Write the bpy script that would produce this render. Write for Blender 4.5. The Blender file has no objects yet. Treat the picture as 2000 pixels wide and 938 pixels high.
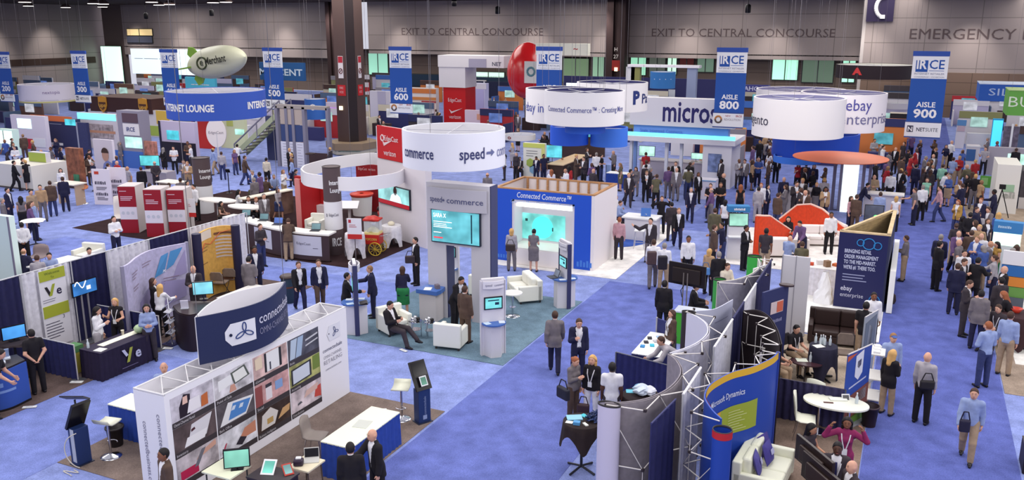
import bpy,math,random
import numpy as np
from mathutils import Vector,Matrix
random.seed(7)
sc = bpy.context.scene
COLL = sc.collection
# ---------------------------------------------------------------- camera
F = 1695.0; H = 8.5; PITCH = math.atan(419/1695.0); YAW = math.radians(24.8)
cam_d = bpy.data.cameras.new('camera'); cam = bpy.data.objects.new('camera',cam_d); COLL.objects.link(cam)
cam_d.sensor_width = 36.0; cam_d.lens = 36.0*F/2000.0; cam_d.clip_end = 400
cam.location = (0,0,H); cam.rotation_euler = (math.pi/2-PITCH,0,YAW)
sc.camera = cam
# ---------------------------------------------------------------- world, exposure, hall lights
sc.view_settings.view_transform = 'Standard'; sc.view_settings.look = 'None'
sc.view_settings.gamma = 1.0; sc.view_settings.use_curve_mapping = False
sc.view_settings.exposure = 0.42
w = bpy.data.worlds.new('world'); sc.world = w; w.use_nodes = True
w.node_tree.nodes['Background'].inputs[0].default_value = (0.86,0.86,1.0,1)
w.node_tree.nodes['Background'].inputs[1].default_value = 0.55
CEIL = 11.4
def hall_light(x,y,power,size=7.0):
 d = bpy.data.lights.new('hall_light','AREA'); d.shape = 'SQUARE'; d.size = size; d.energy = power
 d.color = (1.0,0.965,0.93)
 o = bpy.data.objects.new('hall_light',d); COLL.objects.link(o); o.location = (x,y,CEIL-0.35)
for _y in (6,20,34,48,62,76,89):
 for _x in range(-100,20,15):
  if _x < -1.05*_y-26: continue
  hall_light(_x+6,_y,640 if _y < 70 else 430)
def wash_light(x,y,rz,power=170):
 d = bpy.data.lights.new('wall_washer','SPOT'); d.energy = power*10; d.spot_size = math.radians(62); d.spot_blend = 1.0; d.shadow_soft_size = .5; d.color = (1.0,.95,.9)
 o = bpy.data.objects.new('wall_washer',d); COLL.objects.link(o); o.location = (x,y,CEIL-.4); o.rotation_euler = (math.radians(26),0,rz)
for _x in range(-104,12,9): wash_light(_x,91.2 if _x < -8 else 89,0)
for _y in (70,78,86): wash_light(-108,_y,math.radians(90))
# ---------------------------------------------------------------- photo pixels to points in the hall
_fw = np.array([-math.sin(YAW)*math.cos(PITCH),math.cos(YAW)*math.cos(PITCH),-math.sin(PITCH)])
_rt = np.array([math.cos(YAW),math.sin(YAW),0.0]); _up = np.cross(_rt,_fw)
_C = np.array([0,0,H])
def ray(px,py): return _fw*F+_rt*(px-1000)-_up*(py-469)
def g(px,py,z=0.0):
 d = ray(px,py); return _C+d*((z-H)/d[2])
def gx(px,py,x):
 d = ray(px,py); return _C+d*(x/d[0])
def gy(px,py,y):
 d = ray(px,py); return _C+d*(y/d[1])
def zat(px,py,p0):
 n = np.array([-math.sin(YAW),math.cos(YAW),0]); d = ray(px,py); return (_C+d*(n.dot(np.array(p0,float))/n.dot(d)))[2]
def dep(p): return -math.sin(YAW)*p[0]+math.cos(YAW)*p[1]
def scr(p):
 v = np.array(p,float)-_C; k = F/v.dot(_fw); return 1000+v.dot(_rt)*k,469-v.dot(_up)*k
# ---------------------------------------------------------------- materials
def lin(c):
 c = c/255.0
 return c/12.92 if c <= 0.04045 else ((c+0.055)/1.055)**2.4
_mats = {}
def M(rgb,rough=0.65,kind='plain',gain=0.82,spec=0.3):
 key = (tuple(rgb),rough,kind,gain)
 if key in _mats: return _mats[key]
 m = bpy.data.materials.new('%s_%d_%d_%d' % ((kind,)+tuple(rgb))); m.use_nodes = True
 nt = m.node_tree; b = nt.nodes['Principled BSDF']
 c = [lin(v)*gain for v in rgb]+[1]
 b.inputs['Roughness'].default_value = rough
 b.inputs['Specular IOR Level'].default_value = spec
 b.inputs['Base Color'].default_value = c
 if kind == 'chrome':
  b.inputs['Metallic'].default_value = 1.0; return _mats.setdefault(key,m)
 if kind == 'screen':
  b.inputs['Base Color'].default_value = (0.02,0.02,0.02,1); b.inputs['Roughness'].default_value = 0.3
  tc = nt.nodes.new('ShaderNodeTexCoord'); n = nt.nodes.new('ShaderNodeTexNoise'); n.inputs['Scale'].default_value = 1.6
  r = nt.nodes.new('ShaderNodeValToRGB'); nt.links.new(tc.outputs['Object'],n.inputs['Vector']); nt.links.new(n.outputs['Fac'],r.inputs[0])
  e = r.color_ramp.elements; e[0].position = 0.35; e[1].position = 0.68
  l = [lin(v) for v in rgb]
  e[0].color = [v*0.55 for v in l]+[1]; e[1].color = [min(1,v*1.15+0.03) for v in l]+[1]
  nt.links.new(r.outputs[0],b.inputs['Emission Color']); b.inputs['Emission Strength'].default_value = 1.0
  return _mats.setdefault(key,m)
 if kind == 'glow':
  b.inputs['Emission Color'].default_value = [lin(v) for v in rgb]+[1]; b.inputs['Emission Strength'].default_value = gain
  return _mats.setdefault(key,m)
 if kind in ('fabric','carpet','wood','marble','skin','picture'):
  tc = nt.nodes.new('ShaderNodeTexCoord'); n = nt.nodes.new('ShaderNodeTexNoise')
  n.inputs['Detail'].default_value = 4
  n.inputs['Scale'].default_value = {'fabric': 9,'carpet': 2.2,'wood': 3,'marble': 1.5,'skin': 14,'picture': 3.2}[kind]
  lo,hi = {'fabric': (0.86,1.10),'carpet': (0.80,1.18),'wood': (0.75,1.15),'marble': (0.45,1.9),'skin': (0.92,1.06),'picture': (0.45,1.5)}[kind]
  if kind == 'wood':
   mp = nt.nodes.new('ShaderNodeMapping'); mp.inputs['Scale'].default_value = (1,1,9)
   nt.links.new(tc.outputs['Object'],mp.inputs[0]); nt.links.new(mp.outputs[0],n.inputs['Vector'])
  else:
   nt.links.new(tc.outputs['Object'],n.inputs['Vector'])
  r = nt.nodes.new('ShaderNodeValToRGB'); nt.links.new(n.outputs['Fac'],r.inputs[0])
  e = r.color_ramp.elements; e[0].position = 0.3; e[1].position = 0.7
  e[0].color = [min(1,v*lo) for v in c[:3]]+[1]; e[1].color = [min(1,v*hi) for v in c[:3]]+[1]
  out = r.outputs[0]
  if kind == 'carpet':
   n2 = nt.nodes.new('ShaderNodeTexNoise'); n2.inputs['Scale'].default_value = 38; n2.inputs['Detail'].default_value = 3
   nt.links.new(tc.outputs['Object'],n2.inputs['Vector'])
   mx = nt.nodes.new('ShaderNodeMixRGB'); mx.blend_type = 'OVERLAY'; mx.inputs[0].default_value = 0.45
   nt.links.new(out,mx.inputs[1]); nt.links.new(n2.outputs['Fac'],mx.inputs[2]); out = mx.outputs[0]
   b.inputs['Specular IOR Level'].default_value = 0.05
  nt.links.new(out,b.inputs['Base Color'])
 return _mats.setdefault(key,m)
def glass_mat():
 m = bpy.data.materials.new('clear_glass'); m.use_nodes = True
 b = m.node_tree.nodes['Principled BSDF']; b.inputs['Base Color'].default_value = (0.9,0.95,0.95,1)
 b.inputs['Transmission Weight'].default_value = 0.0; b.inputs['Alpha'].default_value = 0.22; b.inputs['Roughness'].default_value = 0.08
 return m
def panel_wall_mat(rgb,w_,h_,name):
 m = bpy.data.materials.new(name); m.use_nodes = True; nt = m.node_tree; b = nt.nodes['Principled BSDF']
 tc = nt.nodes.new('ShaderNodeTexCoord'); mp = nt.nodes.new('ShaderNodeMapping')
 br = nt.nodes.new('ShaderNodeTexBrick'); br.offset = 0.0
 c = [lin(v)*0.82 for v in rgb]
 br.inputs['Color1'].default_value = c+[1]; br.inputs['Color2'].default_value = [v*0.93 for v in c]+[1]
 br.inputs['Mortar'].default_value = [v*0.55 for v in c]+[1]
 br.inputs['Scale'].default_value = 1; br.inputs['Mortar Size'].default_value = 0.035
 br.inputs['Brick Width'].default_value = w_; br.inputs['Row Height'].default_value = h_
 sx = nt.nodes.new('ShaderNodeSeparateXYZ'); cb = nt.nodes.new('ShaderNodeCombineXYZ'); ad = nt.nodes.new('ShaderNodeMath')
 nt.links.new(tc.outputs['Object'],sx.inputs[0]); nt.links.new(sx.outputs[0],ad.inputs[0]); nt.links.new(sx.outputs[1],ad.inputs[1])
 nt.links.new(ad.outputs[0],cb.inputs[0]); nt.links.new(sx.outputs[2],cb.inputs[1])
 nt.links.new(cb.outputs[0],br.inputs['Vector'])
 n = nt.nodes.new('ShaderNodeTexNoise'); n.inputs['Scale'].default_value = 60; nt.links.new(tc.outputs['Object'],n.inputs['Vector'])
 mx = nt.nodes.new('ShaderNodeMixRGB'); mx.blend_type = 'OVERLAY'; mx.inputs[0].default_value = 0.18
 nt.links.new(br.outputs['Color'],mx.inputs[1]); nt.links.new(n.outputs['Fac'],mx.inputs[2])
 nt.links.new(mx.outputs[0],b.inputs['Base Color']); b.inputs['Roughness'].default_value = 0.9
 return m
WHITE = (246,244,244); NAVY = (38,44,92); BLACK = (26,22,26); CHROME = (225,225,230)
chrome = lambda: M(CHROME,0.15,'chrome')
# ---------------------------------------------------------------- object helpers
def tag(o,label=None,cat=None,group=None,kind=None):
 if label: o['label'] = label
 if cat: o['category'] = cat
 if group: o['group'] = group
 if kind: o['kind'] = kind
 return o
def thing(name,label,cat,loc=(0,0,0),rz=0.0,group=None):
 o = bpy.data.objects.new(name,None); o.empty_display_size = 0.1; COLL.objects.link(o)
 o.location = Vector([float(v) for v in loc]); o.rotation_euler = (0,0,rz)
 return tag(o,label,cat,group)
def V(*a): return np.array(a,float)
class MB:
 """collects shapes into one mesh"""
 def __init__(s): s.v = []; s.f = []; s.smooth = []; s.mi = []; s.cur = 0
 def m(s,i): s.cur = i; return s
 def add(s,vs,fs,smooth=False):
  n = len(s.v); s.v += [tuple(float(c) for c in p) for p in vs]
  s.f += [tuple(int(i)+n for i in f) for f in fs]; s.smooth += [smooth]*len(fs); s.mi += [s.cur]*len(fs); return s
 def box(s,x0,y0,z0,x1,y1,z1):
  x0,x1 = min(x0,x1),max(x0,x1); y0,y1 = min(y0,y1),max(y0,y1); z0,z1 = min(z0,z1),max(z0,z1)
  return s.add([(x0,y0,z0),(x1,y0,z0),(x1,y1,z0),(x0,y1,z0),(x0,y0,z1),(x1,y0,z1),(x1,y1,z1),(x0,y1,z1)],
     [(0,3,2,1),(4,5,6,7),(0,1,5,4),(1,2,6,5),(2,3,7,6),(3,0,4,7)])
 def obox(s,c,size,rz=0.0,rx=0.0,ry=0.0):
  m = Matrix.Rotation(rz,3,'Z') @ Matrix.Rotation(ry,3,'Y') @ Matrix.Rotation(rx,3,'X')
  hx,hy,hz = [k/2 for k in size]
  vs = [Vector(c)+m @ Vector((sx*hx,sy*hy,sz*hz)) for sz in (-1,1) for sx,sy in ((-1,-1),(1,-1),(1,1),(-1,1))]
  return s.add(vs,[(0,3,2,1),(4,5,6,7),(0,1,5,4),(1,2,6,5),(2,3,7,6),(3,0,4,7)])
 def tube(s,p0,p1,r0,r1=None,n=8,cap=True):
  r1 = r0 if r1 is None else r1
  p0 = Vector(p0); p1 = Vector(p1); d = (p1-p0).normalized()
  a = d.orthogonal().normalized(); b = d.cross(a)
  vs = []
  for p,r in ((p0,r0),(p1,r1)):
   for i in range(n):
    t = 2*math.pi*i/n; vs.append(p+(a*math.cos(t)+b*math.sin(t))*r)
  fs = [(i,(i+1) % n,n+(i+1) % n,n+i) for i in range(n)]
  s.add(vs,fs,True)
  if cap: s.add(vs,[tuple(range(n-1,-1,-1)),tuple(range(n,2*n))])
  return s
 def path(s,pts,r,n=6):
  for a,b in zip(pts[:-1],pts[1:]): s.tube(a,b,r,n=n)
  return s
 def lathe(s,prof,c=(0,0,0),n=24,sx=1.0,sy=1.0,cap=True):
  vs = []
  for r,z in prof:
   for i in range(n):
    t = 2*math.pi*i/n; vs.append((c[0]+r*sx*math.cos(t),c[1]+r*sy*math.sin(t),c[2]+z))
  fs = []
  for k in range(len(prof)-1):
   for i in range(n):
    j = (i+1) % n; fs.append((k*n+i,k*n+j,(k+1)*n+j,(k+1)*n+i))
  s.add(vs,fs,True)
  if cap:
   s.add(vs[:n],[tuple(range(n-1,-1,-1))]); s.add(vs[-n:],[tuple(range(n))])
  return s
 def prism(s,poly,z0,z1):
  n = len(poly)
  ar = sum(poly[i][0]*poly[(i+1) % n][1]-poly[(i+1) % n][0]*poly[i][1] for i in range(n))
  if ar < 0: poly = poly[::-1]
  vs = [(p[0],p[1],z0) for p in poly]+[(p[0],p[1],z1) for p in poly]
  return s.add(vs,[tuple(range(n-1,-1,-1)),tuple(range(n,2*n))]+[(i,(i+1) % n,n+(i+1) % n,n+i) for i in range(n)])
 def solid(s,poly3,nrm):
  """extrude a planar 3D polygon by vector nrm"""
  n = len(poly3); a = [np.array(p,float) for p in poly3]; q = np.array(nrm,float)
  vs = a+[p+q for p in a]
  return s.add(vs,[tuple(range(n-1,-1,-1)),tuple(range(n,2*n))]+[(i,(i+1) % n,n+(i+1) % n,n+i) for i in range(n)])
 def sheet(s,pts,z0,z1,th=0.03,closed=False,smooth=True,zt=None):
  """wall of thickness th along a plan path; z1 may vary through zt"""
  P = [np.array(p[:2],float) for p in pts]; n = len(P); N = []
  for i in range(n):
   a = P[i-1] if (i > 0 or closed) else P[i]; b = P[(i+1) % n] if (i < n-1 or closed) else P[i]
   d = b-a; d /= (np.linalg.norm(d)+1e-9); N.append(np.array([-d[1],d[0]]))
  o = [p+q*th/2 for p,q in zip(P,N)]; r = [p-q*th/2 for p,q in zip(P,N)]
  zz = [z1]*n if zt is None else zt
  zb = z0 if isinstance(z0,(list,tuple)) else [z0]*n
  vs = [(p[0],p[1],zb[i]) for i,p in enumerate(o)]+[(p[0],p[1],zz[i]) for i,p in enumerate(o)]
  vs += [(p[0],p[1],zb[i]) for i,p in enumerate(r)]+[(p[0],p[1],zz[i]) for i,p in enumerate(r)]
  fs = []; fe = []
  for i in range(n if closed else n-1):
   j = (i+1) % n
   fs += [(i,n+i,n+j,j),(2*n+i,2*n+j,3*n+j,3*n+i)]
   fe += [(n+i,3*n+i,3*n+j,n+j),(i,j,2*n+j,2*n+i)]
  if not closed: fe += [(0,2*n,3*n,n),(n-1,2*n-1,4*n-1,3*n-1)]
  s.add(vs,fs,smooth); s.add(vs,fe); return s
 def drape(s,p0,p1,z0,z1,amp=0.035,wave=0.22,th=0.02):
  p0 = np.array(p0[:2],float); p1 = np.array(p1[:2],float); L = np.linalg.norm(p1-p0); d = (p1-p0)/L; nn = np.array([-d[1],d[0]])
  k = max(4,int(L/wave*6)); rows = 3
  pts = [p0+d*L*i/k+nn*amp*math.sin(2*math.pi*i/6+0.7*math.sin(i*0.31)) for i in range(k+1)]
  return s.sheet(pts,z0,z1,th)
 def build(s,name,mat,parent=None,bevel=0.0,seg=2,local=False,sub=0):
  me = bpy.data.meshes.new(name); V0 = np.array(s.v)
  if parent is not None and not local:
   r = parent
   off = np.array(r.location)
   while r.parent is not None: r = r.parent; off = off+np.array(r.location)
   V0 = V0-off
  if parent is None:
   lo,hi = V0.min(0),V0.max(0); org = np.array([(lo[0]+hi[0])/2,(lo[1]+hi[1])/2,lo[2]]); V0 = V0-org
  me.from_pydata(V0.tolist(),[],s.f); me.polygons.foreach_set('use_smooth',s.smooth); me.update()
  for q in (mat if isinstance(mat,list) else [mat]): me.materials.append(q)
  if isinstance(mat,list): me.polygons.foreach_set('material_index',s.mi)
  o = bpy.data.objects.new(name,me); COLL.objects.link(o)
  if parent is None: o.location = org
  else: o.parent = parent
  if bevel > 0:
   md = o.modifiers.new('b','BEVEL'); md.width = bevel; md.segments = seg; md.limit_method = 'ANGLE'
  if sub:
   md = o.modifiers.new('s','SUBSURF'); md.levels = sub; md.render_levels = sub
  return o
# ---------------------------------------------------------------- lettering
_txt = {}
def text_geo(t,bold):
 if (t,bold) not in _txt:
  cu = bpy.data.curves.new('t','FONT'); cu.body = t; cu.size = 1.0; cu.offset = bold; cu.resolution_u = 2; cu.fill_mode = 'FRONT'
  o = bpy.data.objects.new('t',cu); COLL.objects.link(o)
  dg = bpy.context.evaluated_depsgraph_get(); me = bpy.data.meshes.new_from_object(o.evaluated_get(dg))
  v = np.array([p.co[:] for p in me.vertices]) if len(me.vertices) else np.zeros((1,3)); f = [tuple(p.vertices) for p in me.polygons]
  bpy.data.objects.remove(o); bpy.data.curves.remove(cu); bpy.data.meshes.remove(me)
  _txt[(t,bold)] = (v,f)
 return _txt[(t,bold)]
def bars(mb,o,xd,ud,w_,h,seed=0):
 r = random.Random(seed); nn = np.cross(xd,ud)*.006; x = -w_/2; o = np.array(o,float)
 while x < w_/2:
  b = h*r.uniform(.25,.6); a = o+xd*x+nn; mb.add([a,a+xd*b,a+xd*b+ud*h*r.choice((.7,1)),a+ud*h*.9],[(0,1,2,3)]); x += b+h*.18
 return mb
def letters(mb,t,org,xd,ud,h,width=None,align='C',bold=0.0,lift=0.006,shear=0.0):
 """flat lettering on a plane: org = anchor on the baseline, cap height h; width squeezes it"""
 v,f = text_geo(t,bold); xd = np.array(xd,float); ud = np.array(ud,float); nn = np.cross(xd,ud)
 x = v[:,0]-v[:,0].min(); y = v[:,1]; k = h/0.70; x = x*k; y = y*k
 if width: x = x*(width/max(x.max(),1e-6))
 x = x+y*shear
 W_ = x.max(); x = x-(W_/2 if align == 'C' else 0 if align == 'L' else W_)
 P = np.array(org,float)+x[:,None]*xd+y[:,None]*ud+nn*lift
 return mb.add(P,f)
def letters_arc(mb,t,cen,R,ang,z,h,width=None,bold=0.0,lift=0.012):
 """lettering wrapped round a drum, centred on plan angle ang (radians), read from outside"""
 v,f = text_geo(t,bold); x = v[:,0]-v[:,0].min(); k = h/0.70; x = x*k; y = v[:,1]*k
 if width: x = x*(width/x.max())
 x = x-x.max()/2; a = ang+x/R
 P = np.stack([cen[0]+(R+lift)*np.cos(a),cen[1]+(R+lift)*np.sin(a),z+y],1)
 return mb.add(P,f)
EX = V(1,0,0); EY = V(0,1,0); EZ = V(0,0,1)
# ---------------------------------------------------------------- people: smooth blended bodies meshed with surface nets
def surface_nets(D,org,h):
 S = D < 0
 nx,ny,nz = D.shape
 c = [(i,j,k) for i in (0,1) for j in (0,1) for k in (0,1)]
 def sh(A,o): return A[o[0]:nx-1+o[0],o[1]:ny-1+o[1],o[2]:nz-1+o[2]]
 cnt = sum(sh(S,o).astype(np.int8) for o in c)
 act = (cnt > 0) & (cnt < 8)
 idx = -np.ones(act.shape,int); ii = np.argwhere(act); idx[act] = np.arange(len(ii))
 acc = np.zeros((len(ii),3)); n = np.zeros(len(ii))
 for o in c:
  for ax in range(3):
   if o[ax] == 1: continue
   q = list(o); q[ax] = 1
   a = D[ii[:,0]+o[0],ii[:,1]+o[1],ii[:,2]+o[2]]; b = D[ii[:,0]+q[0],ii[:,1]+q[1],ii[:,2]+q[2]]
   m = (a < 0) != (b < 0); t = np.where(m,a/(a-b+1e-12),0)
   p = np.tile(np.array(o,float),(len(ii),1)); p[:,ax] = t
   acc[m] += p[m]; n[m] += 1
 V_ = (ii+acc/n[:,None])*h+org
 fs = []
 for ax in range(3):
  u,w_ = (ax+1) % 3,(ax+2) % 3
  a = [slice(None)]*3; b = [slice(None)]*3
  a[ax] = slice(0,D.shape[ax]-1); b[ax] = slice(1,D.shape[ax])
  ch = S[tuple(a)] != S[tuple(b)]
  e = np.argwhere(ch); e = e[(e[:,u] > 0) & (e[:,w_] > 0) & (e[:,u] < D.shape[u]-1) & (e[:,w_] < D.shape[w_]-1)]
  sg = S[e[:,0],e[:,1],e[:,2]]
  def cell(du,dw):
   q = e.copy(); q[:,u] -= du; q[:,w_] -= dw; return idx[q[:,0],q[:,1],q[:,2]]
  Q = np.stack([cell(1,1),cell(0,1),cell(0,0),cell(1,0)],1)
  Q[~sg] = Q[~sg][:,::-1]; fs.append(Q)
 return V_,np.concatenate(fs)
def sdf_mesh(prims,h,cuts=(),extra=0.0):
 """prims: (type, data, blend k); cuts: functions of points (N,3) returning a field that must stay negative"""
 lo = np.full(3,9.0); hi = np.full(3,-9.0); bb = []
 for t,d,k in prims:
  if t == 'c': a,b,ra,rb = d; r = max(ra,rb)+extra; l = np.minimum(a,b)-r; u = np.maximum(a,b)+r
  else: cc,rr,R = d; r = max(rr)+extra; l = cc-r; u = cc+r
  bb.append((l,u)); lo = np.minimum(lo,l); hi = np.maximum(hi,u)
 lo = lo-2*h; hi = hi+2*h; dims = np.ceil((hi-lo)/h).astype(int)+1
 D = np.full(dims,0.5,np.float32)
 ax = [lo[i]+h*np.arange(dims[i]) for i in range(3)]
 for (t,d,k),(l,u) in zip(prims,bb):
  mg = k+2*h
  s = [slice(max(0,int((l[i]-mg-lo[i])/h)),min(dims[i],int((u[i]+mg-lo[i])/h)+2)) for i in range(3)]
  X,Y,Z = np.meshgrid(ax[0][s[0]],ax[1][s[1]],ax[2][s[2]],indexing='ij')
  if t == 'c':
   a,b,ra,rb = d; ba = b-a; q = (X-a[0])*ba[0]+(Y-a[1])*ba[1]+(Z-a[2])*ba[2]; q = np.clip(q/(ba.dot(ba)+1e-9),0,1)
   dd = np.sqrt((X-a[0]-q*ba[0])**2+(Y-a[1]-q*ba[1])**2+(Z-a[2]-q*ba[2])**2)-(ra+(rb-ra)*q)
  else:
   cc,rr,R = d; P = np.stack([X-cc[0],Y-cc[1],Z-cc[2]],-1) @ R
   rr = np.array(rr); k0 = np.sqrt(((P/rr)**2).sum(-1)); k1 = np.sqrt(((P/rr**2)**2).sum(-1)); dd = k0*(k0-1)/(k1+1e-9)
  dd = dd-extra
  o = D[tuple(s)]; hh = np.maximum(k-np.abs(o-dd),0)/max(k,1e-6)
  D[tuple(s)] = np.minimum(o,dd)-hh*hh*k*0.25
 if cuts:
  X,Y,Z = np.meshgrid(*ax,indexing='ij'); P = np.stack([X,Y,Z],-1)
  for c in cuts: D = np.maximum(D,c(P))
 D[0] = D[-1] = 0.5; D[:,0] = D[:,-1] = 0.5; D[:,:,0] = D[:,:,-1] = 0.5
 return surface_nets(D,lo,h)
def nrm(v):
 v = np.array(v,float); return v/np.linalg.norm(v)
ST = ((.12,.02,-1),(.04,.2,-1)); LG = ((.05,.0,-1),(.02,-.02,-1))
POSES = {
 'stand': dict(L=ST,R=ST,l=LG,r=((.07,.03,-1),(.03,-.02,-1))),
 'phone': dict(L=ST,R=((.14,.15,-1),(-.4,.85,.5)),l=LG,r=((.07,.03,-1),(.03,-.03,-1)),nod=14),
 'clasp': dict(L=((.2,.12,-1),(-.72,.75,.0)),R=((.2,.12,-1),(-.72,.75,.05)),l=LG,r=LG,nod=4),
 'behind': dict(L=((.22,-.28,-1),(-.62,-.22,-.75)),R=((.22,-.28,-1),(-.62,-.22,-.7)),l=LG,r=LG),
 'folded': dict(L=((.2,.2,-1),(-.95,.5,.12)),R=((.2,.2,-1),(-.95,.42,.2)),l=LG,r=((.08,.05,-1),(.03,-.03,-1))),
 'walk': dict(L=((.14,-.32,-1),(.04,.05,-1)),R=((.14,.3,-1),(.0,.55,-1)),l=((.02,.42,-1),(.0,.02,-1)),r=((.02,-.2,-1),(.0,-.6,-1)),lean=4),
 'stroll': dict(L=((.14,.24,-1),(.02,.45,-1)),R=((.14,-.24,-1),(.04,.05,-1)),l=((.02,-.16,-1),(.0,-.42,-1)),r=((.02,.3,-1),(.0,.02,-1)),lean=3),
 'reach': dict(L=ST,R=((.12,.7,-.75),(-.05,1,-.12)),l=LG,r=((.06,.08,-1),(.02,-.02,-1)),lean=7),
 'gesture': dict(L=((.2,.15,-1),(.0,.9,.1)),R=((.25,.3,-1),(.05,.85,.5)),l=LG,r=((.08,.04,-1),(.04,-.03,-1))),
 'lean': dict(L=((.1,.25,-1),(-.1,.6,-.55)),R=((.1,.25,-1),(-.1,.6,-.55)),l=((.05,-.12,-1),(.0,-.12,-1)),r=((.05,.1,-1),(.0,-.1,-1)),lean=26,nod=10),
 'bend': dict(L=((.2,.55,-.8),(-.1,.9,-.3)),R=((.2,.5,-.85),(-.1,.9,-.35)),l=((.05,-.2,-1),(.0,-.2,-1)),r=((.05,.12,-1),(.0,-.12,-1)),lean=58,nod=-10),
 'sit': dict(L=((.16,.3,-1),(-.25,1,-.12)),R=((.16,.3,-1),(-.25,1,-.05)),l=((.14,1,-.06),(.02,.0,-1)),r=((.14,1,-.06),(.04,.12,-1)),seat=.55,lean=6,nod=8),
 'recline': dict(L=((.2,.35,-1),(-.4,.9,.25)),R=((.2,.35,-1),(-.4,.9,.2)),l=((.05,1,.02),(-.05,.8,-.75)),r=((.14,1,-.04),(.05,.35,-1)),seat=.50,lean=-16,nod=22),
 'headhands': dict(L=((.8,.25,-.35),(-.42,.12,1)),R=((.8,.25,-.35),(-.42,.12,1)),l=LG,r=LG),
 'armout': dict(L=ST,R=((.85,.35,-.5),(.75,.45,.55)),l=LG,r=((.08,.0,-1),(.04,-.03,-1))),
}
def skeleton(pose,fem):
 p = POSES[pose]; J = {}
 lean = math.radians(p.get('lean',0)); A = V(0,-math.sin(lean),math.cos(lean)); Fw = V(0,-math.cos(lean),-math.sin(lean))
 hw = .088; sw = .152 if fem else .172
 def leg(side,q):
  th = nrm((side*q[0][0],-q[0][1],q[0][2])); s_ = nrm((side*q[1][0],-q[1][1],q[1][2]))
  hp = V(side*hw,0,0); kn = hp+th*.43; an = kn+s_*.42; return hp,kn,an
 ll,rl = leg(1,p['l']),leg(-1,p['r'])
 z = p['seat'] if 'seat' in p else .085-min(ll[2][2],rl[2][2])
 if 'seat' in p:
  up_ = V(0,0,z)
  def fix(q):
   return [a+up_ for a in q]
 else:
  up_ = V(0,0,z)
  def fix(q): return [a+up_ for a in q]
 J['l'],J['r'] = fix(ll),fix(rl)
 pel = up_; J['pel'] = pel; J['A'] = A; J['F'] = Fw; J['T'] = lambda x,f,a: pel+V(x,0,0)+Fw*f+A*a
 J['sw'] = sw
 for s_,n_ in ((1,'L'),(-1,'R')):
  ua = nrm((s_*p[n_][0][0],-p[n_][0][1],p[n_][0][2])); fa = nrm((s_*p[n_][1][0],-p[n_][1][1],p[n_][1][2]))
  s0 = J['T'](s_*sw,0,.485); e = s0+ua*.285; w_ = e+fa*.245; J[n_] = (s0,e,w_,fa)
 hl = lean*0.45+math.radians(p.get('nod',0)); HA = V(0,-math.sin(hl),math.cos(hl)); HF = V(0,-math.cos(hl),-math.sin(hl))
 J['neck'] = J['T'](0,-.01,.52); J['head'] = J['neck']+HA*.175+HF*.02
 J['HR'] = np.stack([V(1,0,0),-HF,HA],1); J['TR'] = np.stack([V(1,0,0),-Fw,A],1); J['HA'] = HA; J['HF'] = HF
 return J
def torso_prims(J,fem,g_=0.0):
 T = J['T']; R = J['TR']
 if fem:
  pr = [('e',(T(0,0,.36),(.135,.098,.18),R),.06),('e',(T(0,0,.16),(.118,.09,.16),R),.07),('e',(T(0,-.01,.0),(.165,.118,.125),R),.08),
   ('e',(T(.062,.075,.345),(.06,.055,.06),R),.04),('e',(T(-.062,.075,.345),(.06,.055,.06),R),.04)]
 else:
  pr = [('e',(T(0,0,.36),(.152,.105,.19),R),.06),('e',(T(0,.01,.15),(.138,.110,.17),R),.07),('e',(T(0,0,.0),(.152,.118,.12),R),.07)]
 sw = J['sw']
 pr.append(('c',(T(-sw*.82,0,.478),T(sw*.82,0,.478),.056,.056),.06))
 return pr
def hand_prims(J,n_,side):
 s0,e,w_,fa = J[n_]
 inn = V(-side,0,0)-fa*np.dot(V(-side,0,0),fa)
 if np.linalg.norm(inn) < .35: inn = V(0,0,-1)-fa*np.dot(V(0,0,-1),fa)
 pn = nrm(inn); lat = np.cross(pn,fa)*(1 if np.dot(np.cross(pn,fa),V(0,-1,0.001)) > 0 else -1)
 pr = [('c',(w_-fa*.02,w_+fa*.03,.026,.028),.01)]
 for i,(o,ln) in enumerate(((.030,.070),(.010,.080),(-.010,.074),(-.029,.056))):
  k0 = w_+fa*.085+lat*o; m = k0+nrm(fa+pn*.35)*ln*.5; t = m+nrm(fa*.6+pn*.8)*ln*.5
  pr += [('c',(w_+fa*.02+lat*o*.7,k0,.015,.0125),.014),('c',(k0,m,.0105,.0095),.004),('c',(m,t,.0095,.008),.004)]
 b = w_+fa*.03+lat*.026; m = b+nrm(lat*.8+fa*.6+pn*.3)*.035; t = m+nrm(fa+lat*.15+pn*.35)*.032
 pr += [('c',(b,m,.014,.012),.012),('c',(m,t,.011,.009),.004)]
 return pr
def clipA(J,a0,up=True):
 A = J['A']; pel = J['pel']
 return (lambda P: (P-pel) @ A-a0) if up else (lambda P: a0-(P-pel) @ A)
_pm = {}
def merge(*ms):
 vs = []; fs = []; n = 0
 for v,f in ms: vs.append(v); fs.append(f+n); n += len(v)
 return np.concatenate(vs),np.concatenate(fs)
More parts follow.
